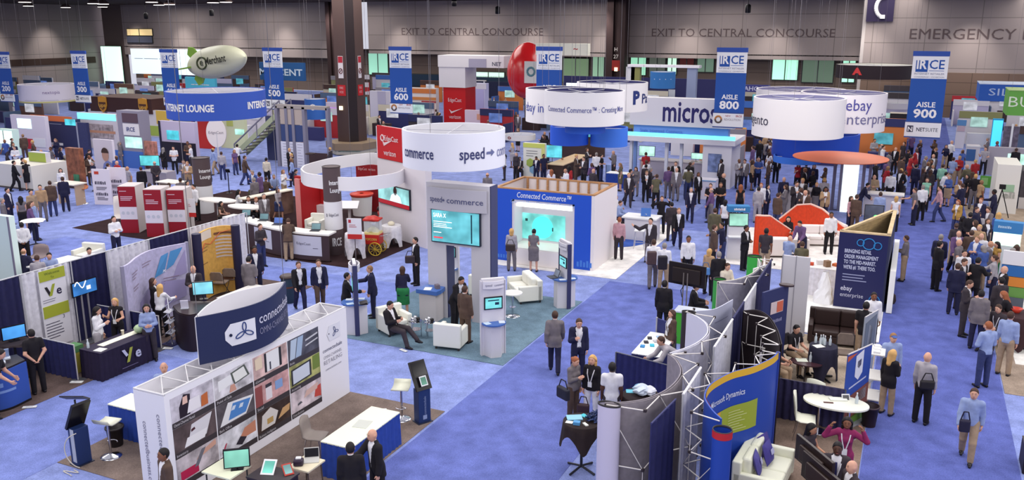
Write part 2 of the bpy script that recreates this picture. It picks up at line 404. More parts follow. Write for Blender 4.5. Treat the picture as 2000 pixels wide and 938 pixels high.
def gen(kind,pose,fem,lod):
 key = (kind,pose,fem,lod)
 if key in _pm: return _pm[key]
 J = skeleton(pose,fem); h = (.015,.026)[lod]; T = J['T']; am = .86 if fem else 1.0
 g_ = 0.0
 def arms(end,r0,r1,grow,k=.035):
  pr = []
  for n_ in 'LR':
   s0,e,w_,fa = J[n_]
   if end <= 1: pr.append(('c',(s0,s0+(e-s0)*end,r0*am+grow,(r0+(r1-r0)*end)*am+grow),k))
   else:
    pr.append(('c',(s0,e,r0*am+grow,.045*am+grow),k))
    pr.append(('c',(e,e+(w_-e)*(end-1),.045*am+grow,r1*am+grow),.02))
  return pr
 def legs(k0,k1,k2,end=1.0,grow=0.0):
  pr = []
  for n_ in 'lr':
   hp,kn,an = J[n_]
   pr.append(('c',(hp,kn,k0+grow,k1+grow),.03)); pr.append(('c',(kn,kn+(an-kn)*end,k1+grow,k2+grow),.02))
  return pr
 me_m = None
 if kind == 'body':
  hd = J['head']; HR = J['HR']; HF = J['HF']; HA = J['HA']
  pr = torso_prims(J,fem)+[('c',(J['neck']-J['A']*.03,hd-HA*.06,.052*(.88 if fem else 1),.05*(.88 if fem else 1)),.035)]
  pr += [('e',(hd,(.079,.099,.116),HR),.03),('e',(hd+HF*.022-HA*.058,(.055,.066,.058),HR),.03),
   ('c',(hd+HF*.088+HA*.012,hd+HF*.105-HA*.022,.009,.014),.012),('e',(hd+HF*.078-HA*.062,(.028,.014,.012),HR),.01)]
  for s_ in (1,-1): pr.append(('e',(hd+HR[:,0]*s_*.078-HF*.004,(.013,.026,.032),HR),.008))
  pr += arms(2.0,.052,.029,0,.04)+legs(.084,.052,.038)
  for n_ in 'lr':
   an = J[n_][2]; pr.append(('c',(an+V(0,.03,-.045),an+V(0,-.14,-.055),.036,.028),.03))
  v,f = sdf_mesh(pr,h,extra=0)
  hh = (.0062,.013)[lod]
  for n_,s_ in (('L',1),('R',-1)): v,f = merge((v,f),sdf_mesh(hand_prims(J,n_,s_),hh))
  mi = np.zeros(len(f),int)
  if lod == 0:
   for s_ in (1,-1):
    a = sdf_mesh([('e',(hd+HR[:,0]*s_*.031+HF*.095+HA*.016,(.010,.006,.005),HR),0)],.004); n0 = len(f); v,f = merge((v,f),a)
    mi = np.concatenate([mi,np.ones(len(f)-n0,int)])
    a = sdf_mesh([('e',(hd+HR[:,0]*s_*.031+HF*.094+HA*.040,(.017,.006,.0035),HR),0)],.004); n0 = len(f); v,f = merge((v,f),a)
    mi = np.concatenate([mi,np.ones(len(f)-n0,int)])
   a = sdf_mesh([('e',(hd+HF*.092-HA*.060,(.024,.008,.007),HR),0)],.004); n0 = len(f); v,f = merge((v,f),a)
   mi = np.concatenate([mi,np.full(len(f)-n0,2)])
  me_m = mi
 elif kind in ('shirt','polo','sleeveless','dress','sweater'):
  hem = {'shirt': -.02,'polo': -.10,'sleeveless': -.06,'dress': -.05,'sweater': -.07}[kind]
  pr = torso_prims(J,fem)
  pr += arms({'shirt': 1.93,'polo': .62,'sleeveless': .08,'dress': .5,'sweater': 1.9}[kind],.054,.033,.004)
  pr += [('c',(J['neck']-J['A']*.05,J['neck']+J['A']*.035,.056,.055),.02)]
  if kind in ('polo','sweater','sleeveless'): pr += [('c',(T(x_*.065,0,.06),T(x_*(.08 if fem else .072),-.005,-.2),.08,.094),.05) for x_ in (1,-1)]
  v,f = sdf_mesh(pr,h,cuts=[clipA(J,hem,False),],extra=.013)
 elif kind == 'undershirt':
  pr = torso_prims(J,fem)+[('c',(J['neck']-J['A']*.05,J['neck']+J['A']*.04,.056,.057),.02)]
  v,f = sdf_mesh(pr,h,cuts=[clipA(J,.02,False)],extra=.008)
 elif kind == 'jacket':
  pr = torso_prims(J,fem)+arms(1.92,.055,.038,.003)
  pr += [('c',(J['neck']-J['A']*.07,J['neck']+J['A']*.01,.064,.064),.03)]+[('c',(T(x_*.07,0,.05),T(x_*.082,-.005,-.25),.088,.1),.05) for x_ in (1,-1)]
  TR = J['TR']; pel = J['pel']
  def cut(P):
   q = (P-pel) @ TR; x = np.abs(q[...,0]); f_ = -q[...,1]; a = q[...,2]
   wd = np.where(a > .14,.012+(a-.14)*.19,.006+np.maximum(.02-a,0)*.12)
   return np.minimum(wd-x,f_-.02)
  v,f = sdf_mesh(pr,h,cuts=[clipA(J,-.17,False),cut],extra=.019)
 elif kind == 'trousers':
  pr = torso_prims(J,fem)[:3][1:3]+legs(.088 if not fem else .084,.062,.05,.97,.006)
  v,f = sdf_mesh(pr,h,cuts=[clipA(J,.09,True),lambda P: .05-P[...,2]],extra=.008)
 elif kind == 'skirt':
  kn = (J['l'][1]+J['r'][1])/2; R = np.eye(3)
  pr = torso_prims(J,fem)[1:3]+[('c',(J['l'][0],J['l'][1]-V(0,0,.02),.1,.085),.1),('c',(J['r'][0],J['r'][1]-V(0,0,.02),.1,.085),.12),('c',(J['pel'],kn,.12,.1),.1)]
  v,f = sdf_mesh(pr,h,cuts=[clipA(J,.10,True)]+([] if 'seat' in POSES[pose] else [lambda P: .46-P[...,2]]),extra=.012)
 elif kind in ('shoeL','shoeR','shoes'):
  pr = []
  for n_ in {'shoeL': 'l','shoeR': 'r','shoes': 'lr'}[kind]:
   an = J[n_][2]; pr += [('c',(an+V(0,.035,-.045),an+V(0,-.06,-.04),.042,.044),.03),('c',(an+V(0,-.06,-.05),an+V(0,-.155,-.055),.04,.03),.03)]
  zb = min(J['l'][2][2],J['r'][2][2])-.085
  v,f = sdf_mesh(pr,(.011,.024)[lod],cuts=[lambda P: zb+.002-P[...,2]])
 elif kind.startswith('hair'):
  hd = J['head']; HR = J['HR']; HF = J['HF']; HA = J['HA']; st = kind[5:]
  n1 = nrm(HF*.80-HA*.55); pt = hd+HF*.052+HA*.052
  face = lambda P: (P-pt) @ n1
  pr = [('e',(hd-HF*.006+HA*.014,(.083,.102,.111),HR),.01)]
  cuts = [face,lambda P: -.062-(P-hd) @ HA]
  if st == 'fringe': cuts += [lambda P: (P-hd) @ HA-.03]
  if st in ('long','pony','bob'):
   cuts = [lambda P: np.minimum((P-pt) @ n1,(P-hd) @ HA+.05)]
   if st == 'long': pr += [('c',(hd-HF*.045,hd-HF*.075-HA*.25,.078,.06),.05),('c',(hd+HR[:,0]*.06-HF*.02,hd+HR[:,0]*.075-HF*.03-HA*.2,.045,.035),.04),('c',(hd-HR[:,0]*.06-HF*.02,hd-HR[:,0]*.075-HF*.03-HA*.2,.045,.035),.04)]
   if st == 'bob': pr += [('c',(hd-HF*.03,hd-HF*.045-HA*.12,.085,.075),.05)]
   if st == 'pony': pr += [('c',(hd-HF*.09+HA*.03,hd-HF*.13-HA*.05,.034,.034),.02),('c',(hd-HF*.13-HA*.05,hd-HF*.115-HA*.24,.034,.016),.02)]
   if st != 'pony':
    cuts.append(lambda P: np.minimum(np.minimum((P-hd) @ HF-.01,.056-np.abs((P-hd) @ HR[:,0])),.05-(P-hd) @ HA))
  if st == 'bun': pr += [('e',(hd-HF*.105+HA*.02,(.042,.042,.042),HR),.01)]
  v,f = sdf_mesh(pr,(.011,.022)[lod],cuts=cuts,extra=.004)
 elif kind == 'cap':
  hd = J['head']; HR = J['HR']; HF = J['HF']; HA = J['HA']
  v,f = sdf_mesh([('e',(hd-HF*.004+HA*.02,(.086,.104,.1),HR),.01),('e',(hd+HF*.11+HA*.05,(.062,.06,.012),HR),.02)],(.011,.022)[lod],cuts=[lambda P: .035-(P-hd) @ HA])
 elif kind in ('lanyard','badge','tie'):
  mb = MB(); d = .128 if not fem else .15; TR = J['TR']
  def Q(x,f_,a): return T(x,f_,a)
  if kind == 'lanyard':
   for s_ in (1,-1):
    pts = [Q(s_*.06,-.02,.545),Q(s_*.085,.085,.47),Q(s_*.07,d-.005,.38),Q(s_*.02,d+.006,.18)]
    for a,b in zip(pts[:-1],pts[1:]):
     x = V(.011,0,0); mb.solid([a-x,b-x,b+x,a+x],J['F']*.006)
  elif kind == 'badge':
   mb.solid([Q(-.05,d,.05),Q(.05,d,.05),Q(.05,d+.002,.18),Q(-.05,d+.002,.18)],J['F']*.012)
  else:
   mb.solid([Q(-.02,.124,.48),Q(-.03,.128,.12),Q(0,.128,.07),Q(.03,.128,.12),Q(.02,.124,.48)],J['F']*.012)
  me = bpy.data.meshes.new(kind); me.from_pydata(mb.v,[],mb.f); me.update(); me.materials.append(None)
  _pm[key] = me; return me
 me = bpy.data.meshes.new(kind if not kind.startswith('hair') else 'hair')
 me.from_pydata(v.tolist(),[],f.tolist()); me.polygons.foreach_set('use_smooth',[True]*len(f))
 me.materials.append(None)
 if me_m is not None:
  me.materials.append(None); me.materials.append(None); me.polygons.foreach_set('material_index',me_m.astype(np.int32))
 me.update(); _pm[key] = me; return me
def slotmat(o,mats):
 for s_,m in zip(o.material_slots,mats): s_.link = 'OBJECT'; s_.material = m
SKIN = {'light': (226,172,146),'tan': (205,150,118),'brown': (140,92,68),'dark': (92,60,48)}
HAIR = {'black': (28,22,24),'brown': (74,50,40),'blond': (214,168,104),'grey': (150,142,138),'red': (160,92,58),'sandy': (150,112,80)}
CL = {'black': (30,26,32),'charcoal': (62,54,60),'navy': (36,36,66),'grey': (122,114,118),'light grey': (176,170,176),'brown': (92,72,62),'tan': (186,152,116),'khaki': (178,152,124),
 'white': (240,238,242),'light blue': (156,172,214),'blue': (76,100,168),'purple': (112,84,128),'magenta': (150,44,96),'pink': (206,160,168),'red': (176,44,48),'green': (44,132,76),
 'mint': (150,206,180),'denim': (58,66,110),'olive': (104,98,76),'mustard': (190,148,76),'maroon': (92,40,50),'teal': (50,120,150),'cream': (226,214,194)}
PHR = {'stand': 'standing','phone': 'holding a hand up','clasp': 'hands clasped in front','behind': 'hands behind back','folded': 'arms folded','walk': 'walking','stroll': 'strolling','reach': 'reaching forward','gesture': 'gesturing',
 'lean': 'leaning forward','bend': 'bent over','sit': 'seated','recline': 'lounging','headhands': 'hands raised to head','armout': 'arm held out'}
PEOPLE = []
def person(px,py,face,pose,top,tc,bot,bc,hair='short',hc='brown',skin='light',fem=False,where='',lod=None,scale=1.0,label=None,z0=0.0,lan=False,badge=False,tie=False,shirt='white',at=None,shoe='black',wear=None):
 """px,py = middle of the head in the photograph; face 0 = towards the camera, 90 = towards picture right"""
 sc_ = scale*.94*(0.95 if fem else 1.0)
 J = skeleton(pose,fem); hd = J['head']*sc_
 if at is None:
  hp = g(px,py,hd[2]+z0)
  a = math.atan2(-hp[1],-hp[0])+math.pi/2+math.radians(face)
  off = Matrix.Rotation(a,3,'Z') @ Vector((hd[0],hd[1],0)); loc = (hp[0]-off[0],hp[1]-off[1],z0)
 else:
  loc = (at[0],at[1],z0); a = math.radians(face)
 dist = math.hypot(loc[0],loc[1])
 if lod is None: lod = 0 if dist < 31 else 1
 body = bpy.data.objects.new('person',gen('body',pose,fem,lod)); COLL.objects.link(body)
 body.location = loc; body.rotation_euler = (0,0,a); body.scale = (sc_,)*3
 slotmat(body,[M(SKIN[skin],.55,'skin'),M((38,26,24)),M((168,92,88))])
 def part(kind,name,rgb,rough=.85,knd='fabric',parent=None):
  o = bpy.data.objects.new(name,gen(kind,pose,fem,lod)); COLL.objects.link(o); o.parent = parent or body
  slotmat(o,[M(rgb,rough,knd)]); return o
 c = CL[tc]
 if top == 'suit':
  part('undershirt','shirt',CL[shirt]); part('jacket','jacket',c)
  if tie: part('tie','tie',(50,50,100))
 elif top == 'cardigan':
  part('undershirt','top',CL[shirt]); part('jacket','cardigan',c)
 else: part(top,{'shirt': 'shirt','polo': 'polo_shirt','sleeveless': 'blouse','dress': 'dress','sweater': 'sweater'}[top],c)
 if bot: part(bot,bot,CL[bc])
 if lod == 0:
  part('shoeL','shoe',CL[shoe],.4); part('shoeR','shoe',CL[shoe],.4)
 else: part('shoes','shoes',CL[shoe],.4)
 if hair == 'cap': part('hair_short','hair',HAIR[hc]); part('cap','cap',CL['blue'])
 elif hair != 'bald': part('hair_'+hair,'hair',HAIR[hc],.6)
 if lan and lod == 0:
  ly = part('lanyard','lanyard',(225,222,228)); part('badge','badge',(240,240,240),parent=ly)
 nm = {'suit': 'suit','cardigan': 'cardigan','shirt': 'shirt','polo': 'polo shirt','sleeveless': 'sleeveless top','dress': 'dress','sweater': 'sweater'}[top]
 cloth = '%s %s' % (tc,nm)
 if top not in ('suit','dress') and bot: cloth += ' and %s %s' % (bc,bot)
 if label is None:
  hs = {'bald': 'bald ','fringe': 'balding ','long': 'long-haired ','pony': 'ponytailed ','bob': '','short': '','bun': '','cap': 'capped '}[hair]
  hcx = (hc+'-haired ') if hair in ('short','bob','bun') and hc in ('grey','blond','red') else (hc+' ' if hair in ('long','pony') else '')
  def mk(h_,c_): return ('%sperson in %s, %s%s' % (h_,c_,PHR[pose],(' '+where) if where else '')).replace('ponytailed person','person with ponytail')
  h_ = (hcx if hair in ('long','pony') else '')+(hs if hair in ('bald','fringe','long','pony','cap') else hcx); lim = 12 if 'crowd' in where else 14
  for h2,c2 in ((h_,cloth),(h_,'%s %s' % (tc,nm)),('','%s %s' % (tc,nm))):
   label = mk(h2,c2)
   if len(label.replace('-',' ').split()) <= lim: break
 tag(body,label,'person'); PEOPLE.append(body); return body
# ================================================================ the hall itself
def slab(name,x0,y0,x1,y1,z0,z1,mat): return tag(MB().box(x0,y0,z0,x1,y1,z1).build(name,mat),kind='structure')
BLUE_L,BLUE_D = (142,155,211),(109,120,188)
slab('floor',-118,4,16,96,-.12,0,M(BLUE_L,.95,'carpet'))
def strip(x0,y0,x1,y1,rgb=BLUE_D): return slab('floor_aisle',x0,y0,x1,y1,0,.004,M(rgb,.95,'carpet'))
strip(-8.93,6,-5.53,27.3); strip(-8.93,36,-5.53,90,(120,133,198)); strip(-.28,8,2.57,92,(99,109,179)); strip(-17.75,6,-14.9,15.8,(125,138,200)); strip(-31.5,21,-14.3,24.0,(126,140,204))
slab('ceiling',-118,40,16,96,CEIL,CEIL+.2,M((62,44,46),.95))
WALLM = panel_wall_mat((168,154,150),4.6,2.3,'concrete_panels'); WALLD = panel_wall_mat((120,102,92),3.0,1.2,'lower_wall_panels')
BROWN = M((74,56,50),.9); DARKR = M((48,36,36),.9)
YB = 95.0
def bx(px,y=YB): return gy(px,90,y)[0]
zP = 5.05
slab('wall_back',bx(243),YB,bx(646),YB+.5,4.35,CEIL,WALLM); slab('wall_back',bx(720),YB,bx(1187),YB+.5,zP,CEIL,WALLM)
slab('wall_back',bx(1225),YB,bx(1686),YB+.5,zP,CEIL,WALLM)
slab('wall_right',gy(1690,60,92.6)[0],92.6,14,93.2,0,CEIL,WALLM)
slab('wall_right_band',gy(1690,60,92.6)[0],92.5,14,92.6,0,4.2,panel_wall_mat((128,104,90),3.0,1.1,'brown_brick'))
slab('wall_right_return',gy(1690,60,92.6)[0]-.3,92.6,gy(1690,60,92.6)[0],96,0,CEIL,M((200,190,186),.9))
slab('wall_back_lower',bx(243),YB+1.6,bx(1690),YB+1.9,0,zP+.4,WALLD)
slab('wall_back_soffit',bx(243),YB,bx(1690),YB+1.9,zP+.4,zP+.5,DARKR)
slab('wall_left',-112.3,60,-112,96,0,CEIL,WALLM); slab('wall_left_band',-112,60,-111.9,94,3.1,4.0,BROWN)
slab('wall_corner',bx(205),YB,bx(243),YB+.6,0,CEIL,M((116,100,94),.9))
def window(i,px0,px1,y0,y1,rgb,strength=1.0,Y=YB+1.5,bars=2):
 a,b = gy(px0,y1,Y),gy(px1,y0,Y)
 f = tag(MB().box(a[0]-.1,Y-.05,a[2]-.1,b[0]+.1,Y+.05,b[2]+.1).build('window_%d' % i,M((60,60,58),.5)),kind='structure')
 p = MB().box(a[0],Y-.12,a[2],b[0],Y-.06,b[2]).build('pane',M(rgb,.4,'glow',gain=strength),f)
 if bars:
  q = MB()
  for k in range(1,bars+1): x = a[0]+(b[0]-a[0])*k/(bars+1); q.box(x-.05,Y-.18,a[2],x+.05,Y-.12,b[2])
  q.build('window_frame',M((86,96,88),.5),f)
 return f
window(1,208,236,91,186,(206,255,226),1.0,YB-.3,0); window(2,250,297,57,69,(206,180,130),.75,YB-.1,1); window(20,250,297,71,83,(72,74,88),.5,YB-.1,1)
wl = [(722,757,105,145,(150,210,186),.65),(760,1000,150,166,(40,60,84),.2),(1158,1180,106,150,(150,190,160),.5),(1232,1262,110,146,(150,214,180),.75),(1268,1300,110,150,(110,120,108),.3),(1304,1322,108,145,(190,235,205),.85),(1328,1356,108,128,(92,36,36),.3),
 (1362,1395,108,140,(120,150,130),.4),(1508,1560,112,155,(170,240,205),.85),(1566,1630,112,160,(116,140,120),.35),(1644,1672,112,160,(170,240,205),.8),(925,985,142,150,(190,220,205),.8),(1100,1150,115,160,(128,156,120),.4)]
for k,(a,b,c,d,rgb,st) in enumerate(wl): window(3+k,a,b,c,d,rgb,st,bars=1)
def wall_text(t,px0,px1,py,h,Y):
 mb = MB(); a,b = gy(px0,py,Y),gy(px1,py,Y)
 letters(mb,t,(a[0],Y,a[2]),EX,EZ,h,width=b[0]-a[0],align='L',lift=.03)
 o = mb.build('wall_lettering',M((104,88,88),.8)); return o
tag(wall_text('EXIT TO CENTRAL CONCOURSE',785,1061,68,.84,YB),'grey EXIT TO CENTRAL CONCOURSE lettering on wall, above the red balloon','lettering','wall direction lettering')
tag(wall_text('EXIT TO CENTRAL CONCOURSE',1273,1631,71,.84,YB),'grey EXIT TO CENTRAL CONCOURSE lettering on wall, above the micros header','lettering','wall direction lettering')
tag(wall_text('EMERGENCY EXIT',1776,2075,76,.95,92.6),'grey EMERGENCY EXIT lettering high on the right wall','lettering')
def phone_sign():
 a,b = gy(1691,42,92.3),gy(1748,0,92.3); t = thing('phone_sign','dark purple sign with white telephone handset on wall','sign',(a[0],92.3,a[2]))
 MB().box(a[0],92.3,a[2],b[0],92.55,b[2]+1.2).build('sign_panel',M((50,38,74),.6),t)
 c = gy(1722,17,92.2); k = MB(); pts = []
 for i in range(13):
  q = math.radians(110+140*i/12); pts.append((c[0]+.25+.75*math.cos(q),92.22,c[2]+.15+.95*math.sin(q)))
 k.path(pts,.18,8); k.obox((c[0]+.15,92.22,pts[0][2]),(.42,.3,.36)); k.obox((c[0]+.15,92.22,pts[-1][2]),(.42,.3,.36)); k.build('handset',M(WHITE,.6),t)
phone_sign()
def pilaster(px0,px1,y,lab):
 a,b = gy(px0,100,y)[0],gy(px1,100,y)[0]; m_ = (a+b)/2; mb = MB()
 mb.box(a,y-.8,0,a+(b-a)*.38,y+.8,CEIL).box(b-(b-a)*.38,y-.8,0,b,y+.8,CEIL).box(a+.3,y-.4,0,b-.3,y+.6,CEIL)
 return tag(mb.build('column',M((58,40,40),.7),None),kind='structure')
c1 = pilaster(646,664,93.6,''); c2 = pilaster(1187,1224,93.6,'')
def column_marks():
 y = 92.75; p = MB(); c = gy(1203,100,y); letters(p,'H',(c[0],y,c[2]),EX,EZ,.4,bold=.02); c = gy(1203,114,y); letters(p,'27',(c[0],y,c[2]),EX,EZ,.4,bold=.02)
 tag(p.build('column_lettering',M((190,180,175))),'pale H 27 marking on dark column above red band','lettering')
 a,b = gy(1195,138,y),gy(1211,118,y); tag(MB().box(a[0],y-.05,a[2],b[0],y,b[2]).build('column_band',M((150,40,34))),'red band round the dark H 27 column','band')
 a,b = gy(1200,139,y-.1),gy(1206,132,y-.1); tag(MB().box(a[0],y-.15,a[2],b[0],y-.05,b[2]).build('column_lamp',M((255,240,190),.5,'glow',1.2)),'small lit white lamp on H 27 column','lamp')
column_marks()
def main_column():
 c = g(690,298); w_ = .70; t = MB(); z1 = CEIL
 ch = .46
 poly = [(-w_,-w_),(w_-ch,-w_),(w_-ch,-w_+.1),(w_-.1,-w_+ch),(w_,-w_+ch),(w_,w_),(-w_,w_)]
 t.m(0).prism([(c[0]+x,c[1]+y) for x,y in poly],0,z1)
 t.m(1).prism([(c[0]+w_-ch-.005,c[1]-w_+.03),(c[0]+w_-.03,c[1]-w_+ch+.005),(c[0]+w_-ch,c[1]-w_+ch)],.02,z1-.01)  # recessed corner: its shade is painted in as a near-black brown
 col = tag(t.build('column',[M((86,66,62),.6),M((40,28,30),.6)]),kind='structure')
 # notices on two faces
 def face_x(py): return zat(690,py,c)
 for fx,(o,xd,nd) in enumerate((((c[0]-w_+.49,c[1]-w_-.012),EX,-EY),((c[0]+w_+.012,c[1]+.14),EY,EX))):
  o = V(o[0],o[1],0); wd = .20 if fx == 0 else .18
  lab = ('left','right')[fx]
  def rect(mb,z0,z1_,w=wd,d=.012):
   return mb.solid([o-xd*w+EZ*z0,o+xd*w+EZ*z0,o+xd*w+EZ*z1_,o-xd*w+EZ*z1_],nd*d)
  s = thing('no_smoking_sign','red and white no smoking notice on %s face of big brown column' % lab,'sign',(o[0],o[1],face_x(150)))
  rect(MB(),face_x(152),face_x(109)).build('sign_panel',M((236,226,226)),s)
  rect(MB(),face_x(122),face_x(110),wd*.9,.02).build('header',M((190,44,60)),s)
  rg = MB(); cz = (face_x(138)); pts = [o+nd*.03+xd*.14*math.cos(q)+EZ*(cz+.17*math.sin(q)) for q in np.linspace(0,2*math.pi,17)]; rg.path(pts,.022,5)
  rg.tube(o+nd*.03+xd*.1-EZ*-(cz+.12),o+nd*.03-xd*.1+EZ*(cz-.12),.02,n=5); rg.build('ring',M((110,40,44)),s)
  bd = thing('hose_band','red fire hose band on %s face of big brown column' % lab,'sign',(o[0],o[1],face_x(185))); rect(MB(),face_x(186),face_x(165),wd*1.6).build('band',M((200,40,44)),bd)
  k = MB(); letters(k,'FIRE',o+nd*.012+EZ*face_x(173),xd,EZ,.16,width=.3); letters(k,'HOSE',o+nd*.012+EZ*face_x(181),xd,EZ,.16,width=.3); k.build('lettering',M((240,190,190)),bd)
 o = V(c[0]-.3,c[1]-w_-.03,0); z_ = face_x(210)
 tag(MB().box(o[0]-.12,o[1]-.08,z_-.12,o[0]+.12,o[1]+.02,z_+.14).build('column_lamp',M((255,236,190),.5,'glow',1.1)),'small lit box lamp low on the big brown column','lamp')
 # hexagonal booth wrapped round the foot of the column
 b = thing('hexagonal_kiosk','tan hexagonal kiosk wrapped round the foot of the big column','kiosk',c)
 zt = zat(690,275,c)
 hx = lambda r: [(c[0]+r*math.cos(math.radians(60*i+25)),c[1]+r*math.sin(math.radians(60*i+25))) for i in range(6)]
 MB().prism(hx(1.72),.05,zt-.45).build('body',M((206,198,180)),b); MB().prism(hx(1.85),zt-.45,zt).build('cornice',M((150,128,104)),b)
 P = hx(1.73)
 for i,rgb in ((3,(226,220,204)),(4,(130,156,140))):
  p,q = np.array(P[i]+(0,)),np.array(P[(i+1) % 6]+(0,)); d = q-p; n_ = V(d[1],-d[0],0)/np.linalg.norm(d)
  MB().solid([p+d*.08+EZ*.3,p+d*.92+EZ*.3,p+d*.92+EZ*(zt-.55),p+d*.08+EZ*(zt-.55)],n_*.03).build('graphic_panel',M(rgb,.6,'picture' if i == 4 else 'plain'),b)
  if i == 3: MB().solid([p+d*.42+EZ*1.2+n_*.03,p+d*.58+EZ*1.2+n_*.03,p+d*.60+EZ*1.55+n_*.03,p+d*.5+EZ*1.6+n_*.03,p+d*.40+EZ*1.55+n_*.03],n_*.02).build('shield',M((96,66,40)),b)
main_column()
# ceiling lamps and hanging speakers
for px,py in ((48,1),(55,9),(128,12),(182,4),(201,5),(200,11),(296,1),(310,7),(331,6),(416,2),(441,1)):
 p = g(px,py,CEIL-.35); t = thing('high_bay_lamp','round lit lamp hanging under the dark ceiling','lamp',(p[0],min(p[1],93),CEIL-.35),group='ceiling lamps')
 MB().lathe([(.55,0),(.75,-.15),(.3,.25)][::-1],(0,0,0)).build('lamp_shade',M((90,70,66)),t,local=True); MB().tube((0,0,.2),(0,0,.35),.05).build('stem',M((60,50,50)),t,local=True); MB().lathe([(.6,-.2),(.6,-.16)],(0,0,0)).build('lens',M((255,248,240),.5,'glow',2.2),t,local=True)
for i,(px,py) in enumerate(((285,31),(413,25),(887,5),(972,20),(1461,17))):
 p = gy(px,py,86); where = ['above the small wall window','above the airship','leftmost of two over the red cantilever tower','above the left EXIT lettering end','over the AISLE 800 sign'][i]
 t = thing('pendant_speaker','small black speaker on a cable %s' % where,'speaker',p)
 MB().lathe([(.14,-.4),(.26,-.35),(.26,.3),(.12,.42)],p).build('housing',M(BLACK,.5),t); MB().tube(p+V(0,0,.4),(p[0],p[1],CEIL),.03).build('cable',M(BLACK),t)
# ---------------------------------------------------------------- hanging signs
def cables(root,pts,z1=CEIL-.01,r=.006):
 for p in pts: MB().tube(p,(p[0],p[1],z1),r,n=4).build('cable',M((120,115,120),.5),root)
def aisle_sign(n,px,y1,y2,y3,Y=44.5,wd=1.48):
 c = gy(px,y1,Y); x = c[0]; zt = c[2]; zb = gy(px,y3,Y)[2]; zm = gy(px,y2,Y)[2]
 spon = {900: 'grey NETSUITE panel',800: 'ring-logo panel',700: 'lower part hidden',600: 'ring-logo panel',500: 'NETSUITE panel',400: 'foot behind blue ring',300: 'NETSUITE panel',200: 'ring-logo panel'}[n]
 t = thing('aisle_sign','hanging blue and white IRCE banner reading AISLE %d, %s' % (n,spon),'sign',(x,Y,zb),group='aisle banners')
 h = wd/2; zl = zt-.22; zw = zt-wd*.83; zs = zm
 np_ = MB().box(x-h,Y-.03,zs,x+h,Y+.03,zw).build('number_panel',M((34,84,168),.6),t)
 MB().box(x-h-.02,Y-.06,zl,x+h+.02,Y+.06,zt).build('top_rail',M((50,84,170),.6),t)
 nm_ = MB().box(x-h,Y-.03,zw,x+h,Y+.03,zl).build('name_panel',M((244,244,246),.6),t)
 sp_ = MB().box(x-h-.04,Y-.05,zb,x+h+.0,Y+.03,zs-.03).build('sponsor_panel',M((240,240,242),.6),t)
 MB().box(x-h-.04,Y-.055,zb-.06,x+h,Y+.03,zb).box(x-h-.04,Y-.055,zs-.05,x+h,Y+.03,zs-.0).build('rail',M((60,84,150),.6),t)
 y = Y-.03; zc = (zl+zw)/2
 MB().box(x-h*.80,y-.012,zc-.22*wd+.12,x-h*.12,y,zc+.20*wd+.02).build('logo_square',M((34,84,168),.6),nm_)
 k = MB(); letters(k,'IR',(x-h*.46,y-.012,zc-.06),EX,EZ,.40,width=.42,bold=.03); k.build('white_lettering',M(WHITE),nm_)
 k = MB(); letters(k,'CE',(x+h*.38,y,zc-.06),EX,EZ,.40,width=.62,bold=.012); k.box(x-h*.04,y-.008,zc-.16,x+h*.8,y,zc-.14); k.build('blue_lettering',M((34,84,168)),nm_)
 k = MB(); letters(k,'INTERNET RETAILER',(x,y,zc-.33),EX,EZ,.085,width=wd*.84); letters(k,'CONFERENCE + EXHIBITION',(x,y,zc-.46),EX,EZ,.06,width=wd*.84); k.build('small_lettering',M((120,124,150)),nm_)
 k = MB(); letters(k,'AISLE',(x,y,zs+.66),EX,EZ,.23,width=wd*.54,bold=.02); letters(k,str(n),(x,y,zs+.18),EX,EZ,.38,width=wd*.66,bold=.03); k.build('number_lettering',M(WHITE),np_)
 k = MB(); ys = Y-.05; zq = (zb+zs)/2
 if n in (900,500,300):
  letters(k,'NET',(x-.1,ys,zq-.1),EX,EZ,.17,width=.36,bold=.02); letters(k,'SUITE',(x+.36,ys,zq-.1),EX,EZ,.17,width=.52); k.box(x-.68,ys-.01,zq-.15,x-.42,ys,zq+.15)
  k.build('sponsor_lettering',M((70,70,90)),sp_); q = MB(); letters(q,'N',(x-.55,ys-.012,zq-.11),EX,EZ,.2,bold=.02); q.build('logo_letter',M(WHITE),sp_)
 elif n != 700:
  rg = [(x-.5+.16*math.cos(a),ys-.01,zq+.16*math.sin(a)) for a in np.linspace(0,2*math.pi,13)]
  MB().path(rg[:7],.045,5).build('ring_logo',M((196,130,70)),sp_); MB().path(rg[6:],.045,5).build('ring_logo',M((96,84,80)),sp_)
  letters(k,'REVOLUTION',(x+.2,ys,zq-.05),EX,EZ,.11,width=.8); k.build('sponsor_lettering',M((150,140,150)),sp_)
  q = MB(); letters(q,'NEW',(x-.02,ys,zq+.14),EX,EZ,.09,width=.26); letters(q,'IRCE',(x+.52,ys,zq+.14),EX,EZ,.1,width=.3,bold=.02); q.build('small_red_lettering',M((180,60,60)),sp_)
 cables(t,[(x-h*.8,Y,zt),(x+h*.8,Y,zt)])
aisle_sign(900,1820,100,238,268); aisle_sign(800,1431,93,220,248); aisle_sign(700,1073,91,198,222); aisle_sign(600,781,91,201,220)
aisle_sign(500,531,93,193,212); aisle_sign(400,328,96,189,205); aisle_sign(300,152,99,184,199); aisle_sign(200,3,101,182,197)
